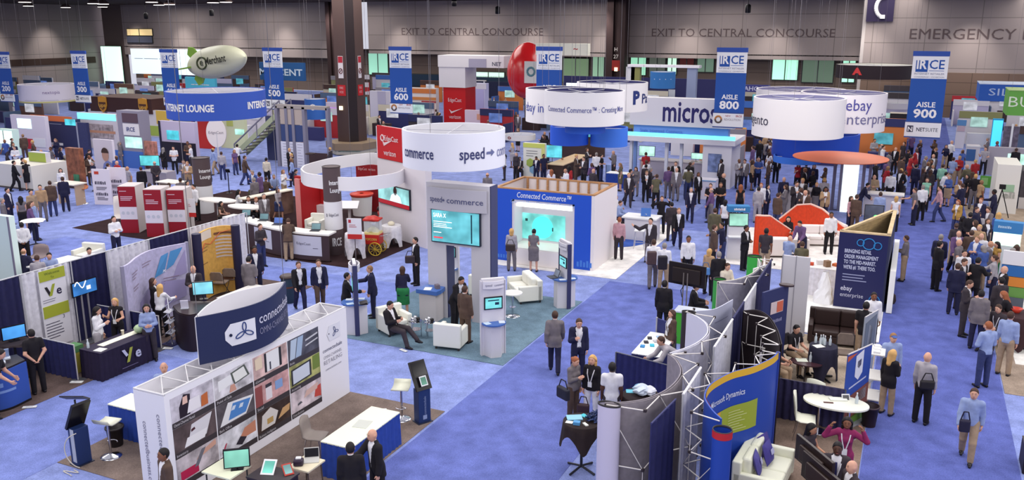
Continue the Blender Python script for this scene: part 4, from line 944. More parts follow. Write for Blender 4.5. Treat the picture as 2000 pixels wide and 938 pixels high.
# ================================================================ connectedsale booth (front left)
carpet('grey-brown carpet under the connectedsale booth',rect(-14.89,10.52,-9.0,15.85),(134,118,110))
def cs_wall():
 xf,xb,y0,y1,zt = -11.56,-12.30,10.35,15.79,2.15
 t = thing('display_wall','tall white connectedsale photo wall on a truss frame','display wall',(xf,(y0+y1)/2,0))
 wm = M((244,242,248),.6)
 MB().box(xf-.04,y0,.02,xf,y1,zt).build('front_panel',wm,t)
 MB().box(xb,y0,.02,xb+.04,y1,zt).build('rear_panel',wm,t)
 MB().box(xb,y0-.02,.02,xf,y0,zt-.02).box(xb,y1,.02,xf,y1+.02,zt-.02).build('end_panel',wm,t)
 k = MB(); n = 9; r = .022
 for i in range(n):
  a,b = y0+(y1-y0)*i/n,y0+(y1-y0)*(i+1)/n
  k.tube((xf-.03,a,zt),(xb+.03,b,zt),.012,n=5).tube((xb+.03,a,zt-.25),(xf-.03,b,zt-.25),.012,n=5).tube((xf-.03,a,zt),(xf-.03,b,zt-.25),.01,n=5).tube((xb+.03,a,zt-.25),(xb+.03,b,zt),.01,n=5).tube((xf-.03,b,zt),(xb+.03,b,zt),.012,n=5)
 for x in (xf-.02,xb+.02):
  k.tube((x,y0,zt),(x,y1,zt),r,n=6); k.tube((x,y0,zt-.25),(x,y1,zt-.25),.014,n=5)
 for y in (y0,y1): k.tube((xf,y,zt),(xb,y,zt),r,n=6)
 k.build('truss_frame',M((226,224,226),.35),t)
 caps = ['Omni-Channel Retail','Inventory','Payments','Point of Sale','Back Office','QR Codes','eCommerce','Social','Business Intelligence','Books','Accounting','Distribution']
 ux = lambda u,v: V(xf+.012,y0+u,v)
 DK = (64,58,62)
 PIX = [[(210,204,214),((40,30,44),[(.18,.05),(.42,.05),(.45,.85),(.30,.95),(.18,.5)]),((236,196,180),[(.26,.55),(.38,.55),(.38,.85),(.28,.85)]),((244,240,244),[(.35,.12),(.68,.12),(.66,.62),(.42,.62)]),((200,110,60),[(.68,.1),(.85,.1),(.85,.6),(.7,.55)])],
  [(92,78,80),((226,224,230),[(.30,.05),(.75,.15),(.92,.95),(.42,.85)]),((244,242,246),[(.22,.05),(.7,.05),(.78,.4),(.3,.4)]),((80,40,50),[(.4,.55),(.5,.6),(.48,.7),(.4,.66)])],
  [(206,196,200),((196,40,84),[(.08,.05),(.5,.05),(.5,.42),(.08,.42)]),((220,170,150),[(.45,.55),(.95,.75),(.95,.98),(.6,.8)]),((120,120,130),[(.4,.3),(.5,.3),(.7,.9),(.6,.9)])],
  [(222,218,224),((244,244,246),[(.1,.3),(.45,.4),(.45,.8),(.1,.75)]),((90,96,90),[(.5,.3),(.92,.42),(.8,.95),(.42,.85)]),((240,240,236),[(.53,.36),(.86,.45),(.77,.88),(.47,.8)]),((214,160,140),[(.36,.05),(.55,.05),(.5,.35),(.4,.35)])],
  [(96,90,96),((240,240,242),[(.06,.05),(.75,.05),(.98,.72),(.3,.92)]),((84,140,210),[(.28,.16),(.74,.14),(.9,.64),(.42,.8)]),((220,232,246),[(.36,.52),(.45,.5),(.5,.66),(.42,.68)]),((220,232,246),[(.56,.46),(.66,.44),(.7,.6),(.61,.62)])],
  [(222,222,228),((206,140,112),[(.5,.3),(.98,.3),(.98,.8),(.68,.72)]),((50,46,56),[(.42,.2),(.58,.05),(.72,.28),(.55,.45)]),((190,60,90),[(.05,.15),(.1,.15),(.2,.5),(.16,.5)])],
  [(212,180,176),((40,40,46),[(.32,.1),(.38,.1),(.38,.95),(.32,.95)]),((240,240,242),[(.38,.1),(.75,.1),(.75,.95),(.38,.95)]),((40,40,46),[(.75,.1),(.82,.1),(.82,.95),(.75,.95)]),((70,70,84),[(.46,.15),(.5,.15),(.5,.5),(.46,.5)]),((236,216,190),[(.05,.4),(.25,.4),(.25,.95),(.05,.9)])],
  [(206,160,160),((236,230,236),[(.3,.1),(.48,.1),(.48,.8),(.3,.8)]),((60,56,66),[(.3,.66),(.48,.66),(.48,.82),(.3,.82)]),((140,170,220),[(.58,.35),(.8,.35),(.8,.75),(.58,.75)]),((150,80,80),[(0,0),(.2,0),(.2,.9),(0,.9)])],
  [(70,54,50),((226,220,216),[(.1,.1),(.5,.1),(.62,.6),(.4,.95),(.15,.75)]),((196,160,96),[(.28,.25),(.46,.25),(.46,.5),(.28,.5)]),((214,170,120),[(.6,.2),(.95,.35),(.98,.65),(.75,.6)])],
  [(84,84,96),((190,206,226),[(.04,.05),(.2,.05),(.3,.95),(.1,.95)]),((170,192,220),[(.22,.05),(.4,.05),(.5,.95),(.32,.95)]),((206,206,212),[(.55,.35),(.96,.45),(.96,.52),(.55,.42)]),((206,206,212),[(.55,.6),(.96,.7),(.96,.78),(.55,.68)])],
  [(176,176,110),((50,50,54),[(.05,.05),(.7,.12),(.7,.9),(.05,.82)]),((214,222,236),[(.1,.12),(.64,.18),(.64,.82),(.1,.75)]),((120,140,60),[(.75,.3),(.98,.3),(.98,.98),(.75,.98)])],
  [(214,200,206),((206,80,70),[(.75,.2),(.98,.1),(.98,.7),(.8,.65)]),((226,190,180),[(.4,.45),(.85,.55),(.9,.85),(.5,.75)]),((90,90,100),[(.2,.25),(.35,.3),(.3,.4),(.2,.35)])]]
 cw = (y1-y0-1.02-.10)/4
 for c in range(4):
  for r_ in range(3):
   i = c*3+r_; u0 = .09+c*cw+.015; u1 = .09+(c+1)*cw-.015; z1 = 2.02-r_*.60; z0 = z1-.595; zc = z0+.115
   mb = MB(); mb.m(0).solid([ux(u0,zc)-EX*.012,ux(u1,zc)-EX*.012,ux(u1,z1)-EX*.012,ux(u0,z1)-EX*.012],EX*.004)
   mats = [M(PIX[i][0],.5,'picture')]
   for q,(rgb,poly) in enumerate(PIX[i][1:]):
    mats.append(M(rgb,.5)); mb.m(q+1).add([ux(u0+(u1-u0)*a,zc+(z1-zc)*b)-EX*(.0065-.0015*q) for a,b in poly],[tuple(range(len(poly)))])
   mats.append(M(DK,.5)); mb.m(len(mats)-1).solid([ux(u0,z0)-EX*.012,ux(u1,z0)-EX*.012,ux(u1,zc)-EX*.012,ux(u0,zc)-EX*.012],EX*.005)
   mats.append(M((214,210,214),.5)); mb.m(len(mats)-1); letters(mb,caps[i],ux(u0+.03,z0+.035)-EX*.004,EY,EZ,.055,align='L',width=min(.5,.03*len(caps[i])))
   mb.build('printed_picture',mats,t)
 # logo column
 yc = y1-.56
 def tagmark(cx,cz,s,x_,parent,rgb,name):
  P = [(-.5,0),(-.32,.36),(.5,.36),(.5,-.36),(-.32,-.36)]
  MB().solid([(x_,cx+a*s,cz+b*s) for a,b in P],(.006,0,0)).build(name,M(rgb,.5),parent)
  k = MB()
  for j in range(3):
   a0 = math.radians(90+120*j+20); pts = []
   for q in np.linspace(0,2*math.pi,13):
    u,v = .13+.12*math.cos(q),.055*math.sin(q); pts.append((x_+.012,cx+.1*s+(u*math.cos(a0)-v*math.sin(a0))*s,cz+(u*math.sin(a0)+v*math.cos(a0))*s))
   k.path(pts,.012*s,4)
  k.build('trefoil_mark',M((52,70,130),.5),parent)
  MB().tube((x_,cx-.36*s,cz),(x_+.012,cx-.36*s,cz),.03*s,n=10).build('tag_hole',M((50,50,70)),parent)
 cs_wall.tagmark = tagmark
 tagmark(yc+.06,1.72,.50,xf+.004,t,(232,232,240),'tag_outline')
 k = MB(); letters(k,'connectedsale',V(xf,yc,1.33),EY,EZ,.09,width=.72); k.build('lettering',M((70,72,110)),t)
 k = MB(); letters(k,'OMNI-CHANNEL',V(xf,yc,1.17),EY,EZ,.075,width=.68,bold=-.008); letters(k,'RETAILING',V(xf,yc,1.03),EY,EZ,.10,width=.68,bold=-.006); letters(k,'connectedsale.com',V(xf,yc,.88),EY,EZ,.055,width=.6); k.build('thin_lettering',M((150,148,160)),t)
 k = MB(); q = V((xf+xb)/2-.18,y0-.02,.25)
 letters(k,'connectedbusiness.com',V(xb+.16,y0-.02,1.55),-EZ,EX,.10,width=1.35,align='L'); letters(k,'connectedsale.com',V(xf-.22,y0-.02,1.75),-EZ,EX,.10,width=1.3,align='L'); k.build('side_lettering',M((130,128,150)),t)
 q = MB(); q.add([(xb+.3,y0-.022,.05),(xb+.45,y0-.022,.05),(xb+.62,y0-.022,.5)],[(0,1,2)]); q.build('side_logo',M((176,190,214)),t)
cs_wall()
def cs_drum():
 x0,ya,yb,z0,z1,bl = -11.9,11.56,14.16,2.22,3.17,.46
 t = thing('hanging_lens_sign','navy lens-shaped connectedsale sign hung over photo wall','sign',(x0,(ya+yb)/2,z0)); n = 24
 fr = [(x0+bl*math.sin(math.pi*i/n),ya+(yb-ya)*i/n) for i in range(n+1)]; bk = [(x0-bl*math.sin(math.pi*i/n),yb-(yb-ya)*i/n) for i in range(n+1)]
 MB().sheet(fr,z0,z1,.03).build('front_skin',M((40,48,88),.55),t); MB().sheet(bk,z0,z1,.03).build('rear_skin',M((236,234,240),.6),t)
 MB().sheet([(x+(-.02),y) for x,y in fr],z0+.01,z1-.005,.012).build('lining',M((240,238,244),.6),t)
 c = Curve(fr); k = MB(); q = MB(); c.patch(q,.52,.64,0,0,.022,4,zf=lambda u: (z0+.38-(u-.52)*1.2,z0+.54+(u-.52)*1.2)); c.patch(q,.64,1.18,z0+.235,z0+.685,.022,8); q.build('tag_mark',M((236,236,244)),t)
 for j in range(3):
  a0 = math.radians(90+120*j)
  pts = []
  for q in np.linspace(0,2*math.pi,11): u,v = .1+.09*math.cos(q),.04*math.sin(q); pts.append((*c.at(.92+u*1.15*math.cos(a0)-v*math.sin(a0),.03),z0+.47+u*math.sin(a0)+v*math.cos(a0)))
  k.path(pts,.012,4)
 k.build('trefoil_mark',M((60,80,140)),t)
 MB().tube((*c.at(.63,.015),z0+.46),(*c.at(.63,.04),z0+.46),.03,n=10).build('tag_hole',M((30,36,70)),t)
 k = MB(); c.text(k,'connectedsale',1.28,z0+.52,.2,c.L-1.34,.025,.01); k.build('lettering',M((206,206,226)),t)
 k = MB(); c.text(k,'OMNI-CHANNEL RETAIL',1.28,z0+.29,.14,c.L-1.34,.025,-.008); k.build('thin_lettering',M((150,150,180)),t)
 cables(t,[(x0,ya+.05,z1),(x0,yb-.05,z1)])
cs_drum()
def cs_kiosk(x,y,deg,label,back=False):
 t = rot_root('demo_kiosk',label,'kiosk',x,y,deg)
 MB().box(-.15,-.11,.03,.15,.11,.80).build('pillar',M((38,58,108),.45),t,local=True,bevel=.01)
 MB().box(-.18,-.14,0,.18,.14,.03).build('foot',M((44,50,74),.4),t,local=True)
 up = V(0,.36,.62); up /= np.linalg.norm(up); o = V(0,-.13,.80); nn = V(0,-up[2],up[1])
 A,B = o-EX*.19,o+EX*.19
 MB().solid([A,B,B+up*.66,A+up*.66],-nn*.06).build('tilted_screen',M((22,18,22),.25),t,local=True)
 MB().solid([o+EX*-.165+up*.32+nn*.002,o+EX*.165+up*.32+nn*.002,o+EX*.165+up*.63+nn*.002,o-EX*.165+up*.63+nn*.002],nn*.004).build('dark_glass',M((12,10,14),.1),t,local=True)
 k = MB(); letters(k,'connectedsale',V(.03,-.112,.22),EZ,-EX,.06,width=.42,align='L'); k.box(-.05,-.114,.1,.05,-.112,.2); k.build('lettering',M((150,164,200)),t,local=True)
 MB().box(.155,-.02,.1,.16,.10,.8).build('side_trim',M((190,196,210),.4),t,local=True)
 return t
kk = cs_kiosk(-9.2,15.2,62,'navy demo kiosk with tilted black screen and white tablet, near white stool')
tablet(-9.13,15.16,.98,62,'white tablet clipped on the tilted black kiosk screen',.17,.22,60,scr_=(70,130,110))
kb = cs_kiosk(-14.42,10.72,262,'navy demo kiosk seen from behind with looped white cable')
mb = MB(); mb.path([(-14.35+.13*math.cos(a)*1.0,10.52-.1*math.sin(a*.5),.78-.7*(i/24)+.10*math.sin(a)) for i,a in enumerate(np.linspace(0,6,25))],.01)
mb.path([(-14.28+.16*math.sin(i*.5),10.42-.012*i,.03) for i in range(16)],.01); tag(mb.build('power_cable',M((220,212,196),.5)),'white power cable looping down the navy kiosk at lower left','cable')
t = rot_root('tilted_stand','small dark tilted screen on a thin stand behind lower-left kiosk','stand',-14.72,10.98,205); MB().solid([(-.24,-.1,1.17),(.24,-.1,1.17),(.24,.16,1.33),(-.24,.16,1.33)],(0,-.01,.025)).build('screen_back',M((52,50,60),.4),t,local=True); MB().tube((0,0,0),(0,.04,1.22),.02).build('post',M((60,60,66),.4),t,local=True); MB().lathe([(.14,0),(.12,.02)]).build('foot',M((60,60,66),.4),t,local=True)
bar_stool(-14.12,11.16,190,'white bar stool on chrome base, beside the lower-left navy kiosk'); bar_stool(-9.68,15.12,20,'white bar stool on chrome base, near kiosk with tablet')
skirted_table('blue-skirted table with white top, behind the photo wall',-14.86,11.80,-12.55,12.42)
bin_(-14.42,11.55,'black waste bin tucked against the blue skirted table')
skirted_table('blue-skirted white-topped table in front of photo wall',-9.74,12.30,-9.04,14.05)
papers(-9.42,13.25,.75,10,'loose grey-printed sheet on the blue-skirted table in front of photo wall',.3,.34,(214,216,206))
shell_chair(-10.35,12.92,105,'grey moulded chair between photo wall and blue-skirted table',(150,138,130))
t = thing('folding_table','small cream folding table holding a silver laptop','table',(-9.46,11.52,0)); MB().box(-9.70,11.28,.69,-9.24,11.78,.72).build('tabletop',M((238,226,196),.5),t)
for sx,sy in ((-1,-1),(1,-1),(-1,1),(1,1)): MB().tube((-9.47+sx*.2,11.53+sy*.21,0),(-9.47+sx*.17,11.53+sy*.19,.69),.013).build('leg',M((90,76,68),.4),t)
laptop(-9.44,11.64,.72,35,'open silver laptop with dark screen on small cream table',scr_=None,s=.8)
t = rot_root('label_printer','dark label printer with white lid on small cream table','printer',-9.56,11.42,30,z=.72); MB().box(-.09,-.08,0,.09,.08,.12).build('body',M((60,48,66),.4),t,local=True,bevel=.03); MB().box(-.05,-.03,.12,.05,.05,.15).build('lid',M(WHITE,.4),t,local=True,bevel=.01)
t = thing('black_cabinet','low black cabinet with tablets, at the bottom edge','cabinet',(-9.6,10.78,0)); MB().box(-9.98,10.55,.03,-9.25,11.02,.80).build('body',M((40,32,40),.5),t,bevel=.01); MB().box(-10.0,10.53,.80,-9.23,11.04,.83).build('worktop',M((54,44,50),.4),t); MB().box(-9.94,10.58,0,-9.3,11,.03).build('plinth',M((24,20,24)),t)
tablet(-9.75,10.85,.90,20,'white framed tablet with teal screen on low black cabinet',.24,.3,35,scr_=(110,206,190)); tablet(-9.42,10.95,.88,55,'red framed tablet beside the white one on low black cabinet',.17,.24,30,(190,70,60),(120,170,170))
t = thing('side_table','pale square table top at bottom edge beside teal screen','table',(-10.55,10.72,0)); MB().box(-10.95,10.45,.72,-10.3,11.0,.75).build('tabletop',M((248,250,220),.5),t)
for sx in (-1,1):
 for sy in (-1,1): MB().tube((-10.62+sx*.27,10.72+sy*.22,0),(-10.62+sx*.27,10.72+sy*.22,.72),.014).build('leg',M((60,60,60),.4),t)
monitor(-10.42,10.78,.75,38,'large black-framed screen with pale teal page at bottom edge',.42,.30,(130,206,186),.06,12)
floor_box(742,803,'white floor plate at the aisle edge beside blue-skirted table',30); floor_box(788,686,'white floor plate in front of the grey speed commerce carpet',-20,.26,.09); floor_box(58,797,'white floor plate at the aisle edge below the blue counter',35,.3,.1); floor_box(150,748,'white floor plate at foot of the left navy side drape',25); floor_box(328,682,'white floor plate beside the wire rack base',20,.26,.12); floor_box(238,725,'white floor plate in front of black Ve table',35,.26,.09)
# ================================================================ Ve / MX booth row (left)
carpet('dark brown carpet strip under the Ve booth row',rect(-20.4,8.6,-17.75,22.5),(104,88,84))
XD = -20.35
def ypx(px,py): return gx(px,py,XD)[1]
dr = thing('drape_wall','long navy and white pipe-and-drape wall behind Ve booths','drape',(XD,16,0))
yy = [10.6,ypx(37,538),ypx(135,513),ypx(205,495),ypx(288,474),ypx(365,462),22.4]
for i in range(6):
 MB().drape((XD,yy[i]),(XD,yy[i+1]),.02,2.30,.03,.2).build('drape_panel',M((40,40,84) if i % 2 == 0 else (236,234,244),.85,'fabric'),dr)
MB().tube((XD,10.6,2.31),(XD,22.4,2.31),.02).build('rail',M((200,200,205),.3),dr)
for y in yy: MB().tube((XD+.06,y,0),(XD+.06,y,2.33),.018).build('pole',M((190,190,196),.3),dr)
def side_drape(label,y,x0,x1,z=.92,deg=0,rgb=(40,42,92)):
 t = thing('side_drape',label,'drape',((x0+x1)/2,y,0)); MB().drape((x0,y),(x1,y),.02,z,.025,.18).build('drape',M(rgb,.85,'fabric'),t); MB().tube((x0,y,z+.01),(x1,y,z+.01),.016).build('rail',M((190,190,196),.3),t)
 MB().tube((x1,y,0),(x1,y,z+.02),.018).build('pole',M((206,200,196),.3),t); MB().obox((x1,y,.01),(.3,.3,.015)).build('base_plate',M((90,90,96),.4),t); return t
side_drape('low navy side drape between blue counter and black Ve table',13.62,-20.2,-18.08); side_drape('low navy side drape right of the black Ve table',16.1,-20.2,-17.9)
def ve():
 # banner hung on white drape
 y0,y1 = ypx(72,530),ypx(118,518); x = XD+.07; yc = (y0+y1)/2; t = thing('hanging_banner','white Ve banner with lime squares hung on white drape','banner',(x,yc,.2))
 MB().box(x-.01,y0-.05,.15,x,y1+.05,2.27).build('sheet',M((240,238,246),.7),t)
 for z0,z1 in ((1.98,2.27),(.98,1.3)): MB().box(x,y0-.02,z0,x+.012,y1+.04,z1).build('lime_square',M((176,184,60),.6),t)
 k = MB(); letters(k,'Welcome',V(x+.012,yc,2.14),EY,EZ,.07,width=.45); letters(k,'To',V(x+.012,yc,2.03),EY,EZ,.06); k.build('green_lettering',M((90,110,50)),t)
 k = MB(); letters(k,'e',V(x,yc+.16,1.55),EY,EZ,.24,bold=.02); print_lines(k,V(x,y0,.8),EY,EZ,.6,6,.08,.02,3); print_lines(k,V(x,y0,1.46),EY,EZ,.55,2,.06,.012,4); letters(k,'3',V(x,yc+.2,.86),EY,EZ,.1); k.build('dark_lettering',M((56,50,80)),t)
 k = MB(); k.add([(x+.008,yc-.26,1.82),(x+.008,yc-.18,1.82),(x+.008,yc-.06,1.55),(x+.008,yc-.14,1.55)],[(0,1,2,3)]); k.build('v_stroke',M((40,36,46)),t)
 k = MB(); k.add([(x+.01,yc-.15,1.55),(x+.01,yc-.06,1.55),(x+.01,yc+.06,1.86),(x+.01,yc-.02,1.86)],[(0,1,2,3)]); k.build('v_stroke',M((170,180,60)),t)
 # wall screen on poles
 y0,y1 = ypx(142,550),ypx(190,545); z1 = gx(143,553,XD+.2)[2]
 a = gx(143,568,XD+.25); b = gx(188,553,XD+.25); t = thing('wall_screen','blue wall screen with white scribble, held on poles before navy drape','screen',(XD+.25,a[1],0))
 zt,zb = gx(165,549,XD+.25)[2],gx(165,574,XD+.25)[2]
 MB().box(XD+.2,a[1]-.03,zb-.03,XD+.24,b[1]+.03,zt+.03).build('bezel',M((26,26,40),.3),t); MB().box(XD+.24,a[1],zb,XD+.25,b[1],zt).build('screen',M((40,120,200),.3,'screen'),t)
 k = MB(); pts = [(XD+.26,a[1]+.05+i*.045,zb+.28+.1*math.sin(i*.9)) for i in range(9)]; k.path(pts,.012,4); k.box(XD+.25,a[1]+.42,zb+.1,XD+.26,a[1]+.54,zb+.2); k.build('white_mark',M(WHITE,.5,'glow',1),t)
 for d in (.25,.45): MB().tube((XD+.22,a[1]+d,0),(XD+.22,a[1]+d,zb),.025).build('pole',M((150,148,156),.3),t)
 MB().box(XD+.05,a[1]+.1,0,XD+.45,a[1]+.6,.03).build('foot',M((90,90,96),.4),t)
 # black table
 x0,x1,y0,y1 = -18.15,-17.42,13.80,15.42
 t = skirted_table('black-cloth table with white and lime Ve lettering',x0,y0,x1,y1,.75,(40,30,56),(44,34,60))
 xc,yc = (x0+x1)/2,(y0+y1)/2; X = x1-xc+.035
 k = MB(); letters(k,'e',V(X,.28,.30),EY,EZ,.27,bold=.025); k.add([(X+.01,-.22,.62),(X+.01,-.13,.62),(X+.01,-.03,.45),(X+.01,-.1,.42)],[(0,1,2,3)]); k.build('white_lettering',M((206,206,226)),t,local=True)
 k = MB(); k.add([(X+.012,-.10,.26),(X+.012,-.01,.26),(X+.012,.12,.62),(X+.012,.03,.62)],[(0,1,2,3)]); k.build('lime_stroke',M((176,180,70)),t,local=True)
 k = MB(); print_lines(k,V(X,-.25,.14),EY,EZ,.75,1,.1,.015,1); k.build('small_lettering',M((130,120,150)),t,local=True)
 papers(-17.85,14.75,.75,0,'long white runner sheet on black Ve table',.22,1.15,(250,248,226)); papers(-17.62,13.98,.75,8,'small white sheet on near end of black Ve table',.24,.22)
 cup(-18.0,15.0,.75,'paper cup on the black Ve table beside green bowl'); bottle(-18.0,13.95,.75,'clear bottle on near end of black Ve table',h=.2)
 tag(MB().lathe([(.05,0),(.13,.05),(.15,.14),(.10,.2),(.02,.23)],(-17.72,15.3,.75),20).build('glass_bowl',M((190,214,170),.2)),'pale green glass bowl on far end of black Ve table','bowl')
 t = thing('snack_box','yellow and green box standing on floor left of black Ve table','box',(-18.5,13.95,0)); MB().box(-18.75,13.85,0,-18.45,14.15,.55).build('box_body',M((206,190,80),.6),t); MB().box(-18.76,13.84,.55,-18.44,14.16,.72).build('lid',M((90,140,90),.6),t)
 # counter at the left edge
 t = thing('curved_counter','blue front counter with leaflets at left edge','counter',(-18.4,12.0,0)); c = Curve([(-18.9,11.2),(-18.35,11.35),(-18.05,11.75),(-18.1,12.35)])
 MB().sheet(c.p,.06,.96,.05).build('front_panel',M((58,92,180),.5),t); MB().prism([*map(tuple,c.p),(-18.6,12.5),(-19.0,11.5)],.96,1.0).build('worktop',M((40,30,34),.4),t); MB().sheet(c.p,0,.06,.07).build('plinth',M((30,22,26),.5),t)
 k = MB(); c.patch(k,c.L*.44,c.L*.78,.44,.50,.03,8); c.patch(k,c.L*.55,c.L*.62,.58,.68,.03,4); k.build('lettering',M((140,170,226)),t)
 for i,(dx,dy,rgb) in enumerate(((0,0,(190,200,226)),(-.14,.22,(150,170,210)),(-.1,-.22,(230,226,232)))):
  q = rot_root('leaflet_holder',['pale blue leaflet rack, middle of three on left-edge counter','deeper blue leaflet rack, rear of three on left-edge counter','white leaflet rack, front of three on left-edge counter'][i],'leaflet rack',-18.42+dx,11.95+dy,60,z=1.0); MB().obox((0,.06,.12),(.22,.02,.24),0,.35).build('leaflets',M(rgb,.5),q,local=True); MB().box(-.12,-.06,0,.12,.1,.03).build('holder',M((220,226,236),.2),q,local=True)
 t = cloth_table('small round black high table carrying blue monitor at left edge',-19.45,13.05,.36,1.0,(44,34,40),.06)
 monitor(-19.45,13.08,1.0,70,'monitor with bright blue page on small round black table',.50,.30,(70,160,250),.08)
 t = thing('plastic_crate','pale boxes stacked on floor below the blue monitor','box',(-19.5,12.75,0)); MB().obox((-19.3,12.45,.3),(.4,.4,.6),.4).build('box_body',M((206,196,190),.6),t); MB().obox((-19.3,12.45,.62),(.42,.42,.05),.4).build('lid',M((226,220,214),.6),t)
ve()
def mx():
 c = Curve([g(px,py,2.2) for px,py in ((238,522),(252,514),(268,501),(299,487),(364,474))]); t = thing('popup_display','curved lilac display wall with blue triangles and MX lettering','display wall',(*c.at(c.L/2),0))
 MB().sheet(c.p,.05,2.2,.06).build('graphic_skin',M((196,190,222),.6,'fabric'),t)
 for u in (0,c.L): MB().tube((*c.at(u),.0),(*c.at(u),2.22),.05,n=10).build('end_post',M((150,146,170),.5),t)
 k = MB(); off = .04
 def tri(mb,P): mb.add([(*c.at(c.L*u,off),z) for u,z in P],[tuple(range(len(P)))])
 tri(k,[(.62,1.35),(.74,1.45),(.80,2.02),(.72,1.95)]); tri(k,[(.76,1.5),(.84,1.62),(.95,2.1),(.82,2.04)]); k.build('blue_facet',M((84,150,206),.6),t)
 k = MB(); tri(k,[(.3,.4),(.6,.9),(.62,1.3),(.3,.9)]); tri(k,[(.66,.4),(.95,.6),(.95,1.1),(.7,1.2)]); tri(k,[(.82,1.2),(.97,1.3),(.97,2.0),(.88,1.6)]); k.build('lilac_facet',M((166,156,200),.6),t)
 k = MB(); c.text(k,'mx',c.L*.66,1.46,.12,.3,.05,.01); c.text(k,'mx',c.L*.74,.78,.18,.45,.05,.0); k.build('white_lettering',M((240,240,250)),t)
 k = MB()
 for u,z,n in ((.14,1.85,3),(.14,1.45,2),(.42,1.9,2),(.72,1.25,3),(.12,.7,2)):
  for i in range(n): c.patch(k,c.L*u,c.L*u+.5-.1*i,z-i*.08,z-i*.08+.025,.05,5)
 k.build('small_lettering',M((150,130,150)),t)
 # black curved counter with monitor
 p = [g(338,598,1.05),g(352,612,1.05),g(380,614,1.05),g(412,595,1.05)]; c2 = Curve(p); t = thing('curved_counter','black curved counter with monitor, right of MX display','counter',(*c2.at(c2.L/2),0))
 MB().sheet(c2.p,.02,1.03,.04).build('front_panel',M((40,28,38),.5),t); ctr = np.mean(c2.p,0)+V(-.35,.5); MB().prism([*map(tuple,c2.p),tuple(ctr+V(.45,.45)),tuple(ctr+V(-.4,.1))],1.03,1.06).build('worktop',M((50,34,36),.35),t)
 m = g(398,585,1.06); monitor(m[0],m[1],1.06,40,'black monitor with cyan page on black curved counter',.52,.34,(130,214,236),.16)
 p = g(361,603,1.06); t = rot_root('leaflet_stand','clear leaflet stand on black curved counter','leaflet rack',p[0],p[1],35,z=1.06); MB().obox((0,0,.12),(.2,.02,.24),0,.2).build('leaflets',M((226,222,236),.5),t,local=True); MB().box(-.1,-.05,0,.1,.05,.02).build('holder',M((210,214,224),.3),t,local=True)
 # wire rack folded at the aisle
 p = g(336,672); t = thing('wire_rack','folding wire literature rack standing right of Ve booth','rack',p); k = MB()
 for s in (-1,1):
  z = 0.03
  for i in range(5): k.tube((p[0]+s*.12*(-1)**i,p[1]-.1,z),(p[0]-s*.12*(-1)**i,p[1]+.1,z+.25),.014,n=5); z += .25
 k.build('scissor_frame',chrome(),t); MB().box(p[0]-.2,p[1]-.2,0.01,p[0]+.2,p[1]+.2,.03).build('base_plate',M((50,50,90),.5),t)
 for z in (.35,.65,.95): MB().obox((p[0],p[1],z),(.22,.2,.015),0,.3).build('tray',M((200,200,210),.3),t)
 # orange display
 c = Curve([g(px,py,2.25) for px,py in ((383,458),(405,447),(432,441),(459,441))]); t = thing('popup_display','orange and yellow display wall with line graph','display wall',(*c.at(c.L/2),0))
 MB().sheet(c.p,.05,2.25,.06).build('graphic_skin',M((232,180,92),.6,'fabric'),t)
 for u in (0,c.L): q = c.at(u); MB().tube((q[0],q[1],0),(q[0],q[1],2.27),.14,n=12).build('end_post',M((44,40,70),.5),t)
 k = MB()
 for i in range(7): c.patch(k,c.L*.58,c.L*.92,1.9-i*.11,1.9-i*.11+.05,.04,5)
 k.build('pale_lettering',M((220,206,200)),t); k = MB(); c.patch(k,c.L*.56,c.L*.94,2.0,2.07,.04,5); c.patch(k,c.L*.05,c.L*.35,1.7,1.72,.04,4); c.patch(k,c.L*.05,c.L*.35,1.6,1.62,.04,4); c.patch(k,c.L*.05,c.L*.32,1.2,1.22,.04,4); c.patch(k,c.L*.6,c.L*.9,.42,.55,.04,4); k.build('dark_lettering',M((120,80,60)),t)
 k = MB(); P = [(.02,1.5),(.25,1.85),(.45,1.75),(.7,2.05),(.96,2.15)]; k.path([(*c.at(c.L*u,.05),z) for u,z in P],.014,4); k.build('graph_line',M((214,110,70)),t)
 k = MB(); c.patch(k,c.L*.02,c.L*.5,1.95,2.23,.035,6); k.build('cream_patch',M((240,224,206)),t)
 t = skirted_table('navy-skirted table with white top, right of black curved counter',-18.0,18.35,-17.3,19.9,.78,(44,44,92),(236,232,226),deg=0)
 for i,(px,py) in enumerate(((455,540),(430,548))): p = g(px,py,.5); folding_chair(p[0],p[1],200,['beige padded chair before orange display, right one','beige padded chair before orange display, left one'][i],(150,132,120))
mx()
# people-height bits on the Ve row aisle
t = thing('litter_bin','dark teal round litter bin beside man in dark suit','bin',g(565,590)); p = g(565,590)
MB().lathe([(.2,0),(.22,.04),(.22,.78),(.2,.82)],p,24).build('body',M((48,66,84),.5),t); MB().lathe([(.22,0),(.25,.02),(.25,.06),(.19,.10)],p+EZ*.80,24).build('rim',M((80,66,64),.4),t); MB().lathe([(.225,.0),(.225,.05)],p+EZ*.5,24).build('band',M((120,70,50),.4),t)
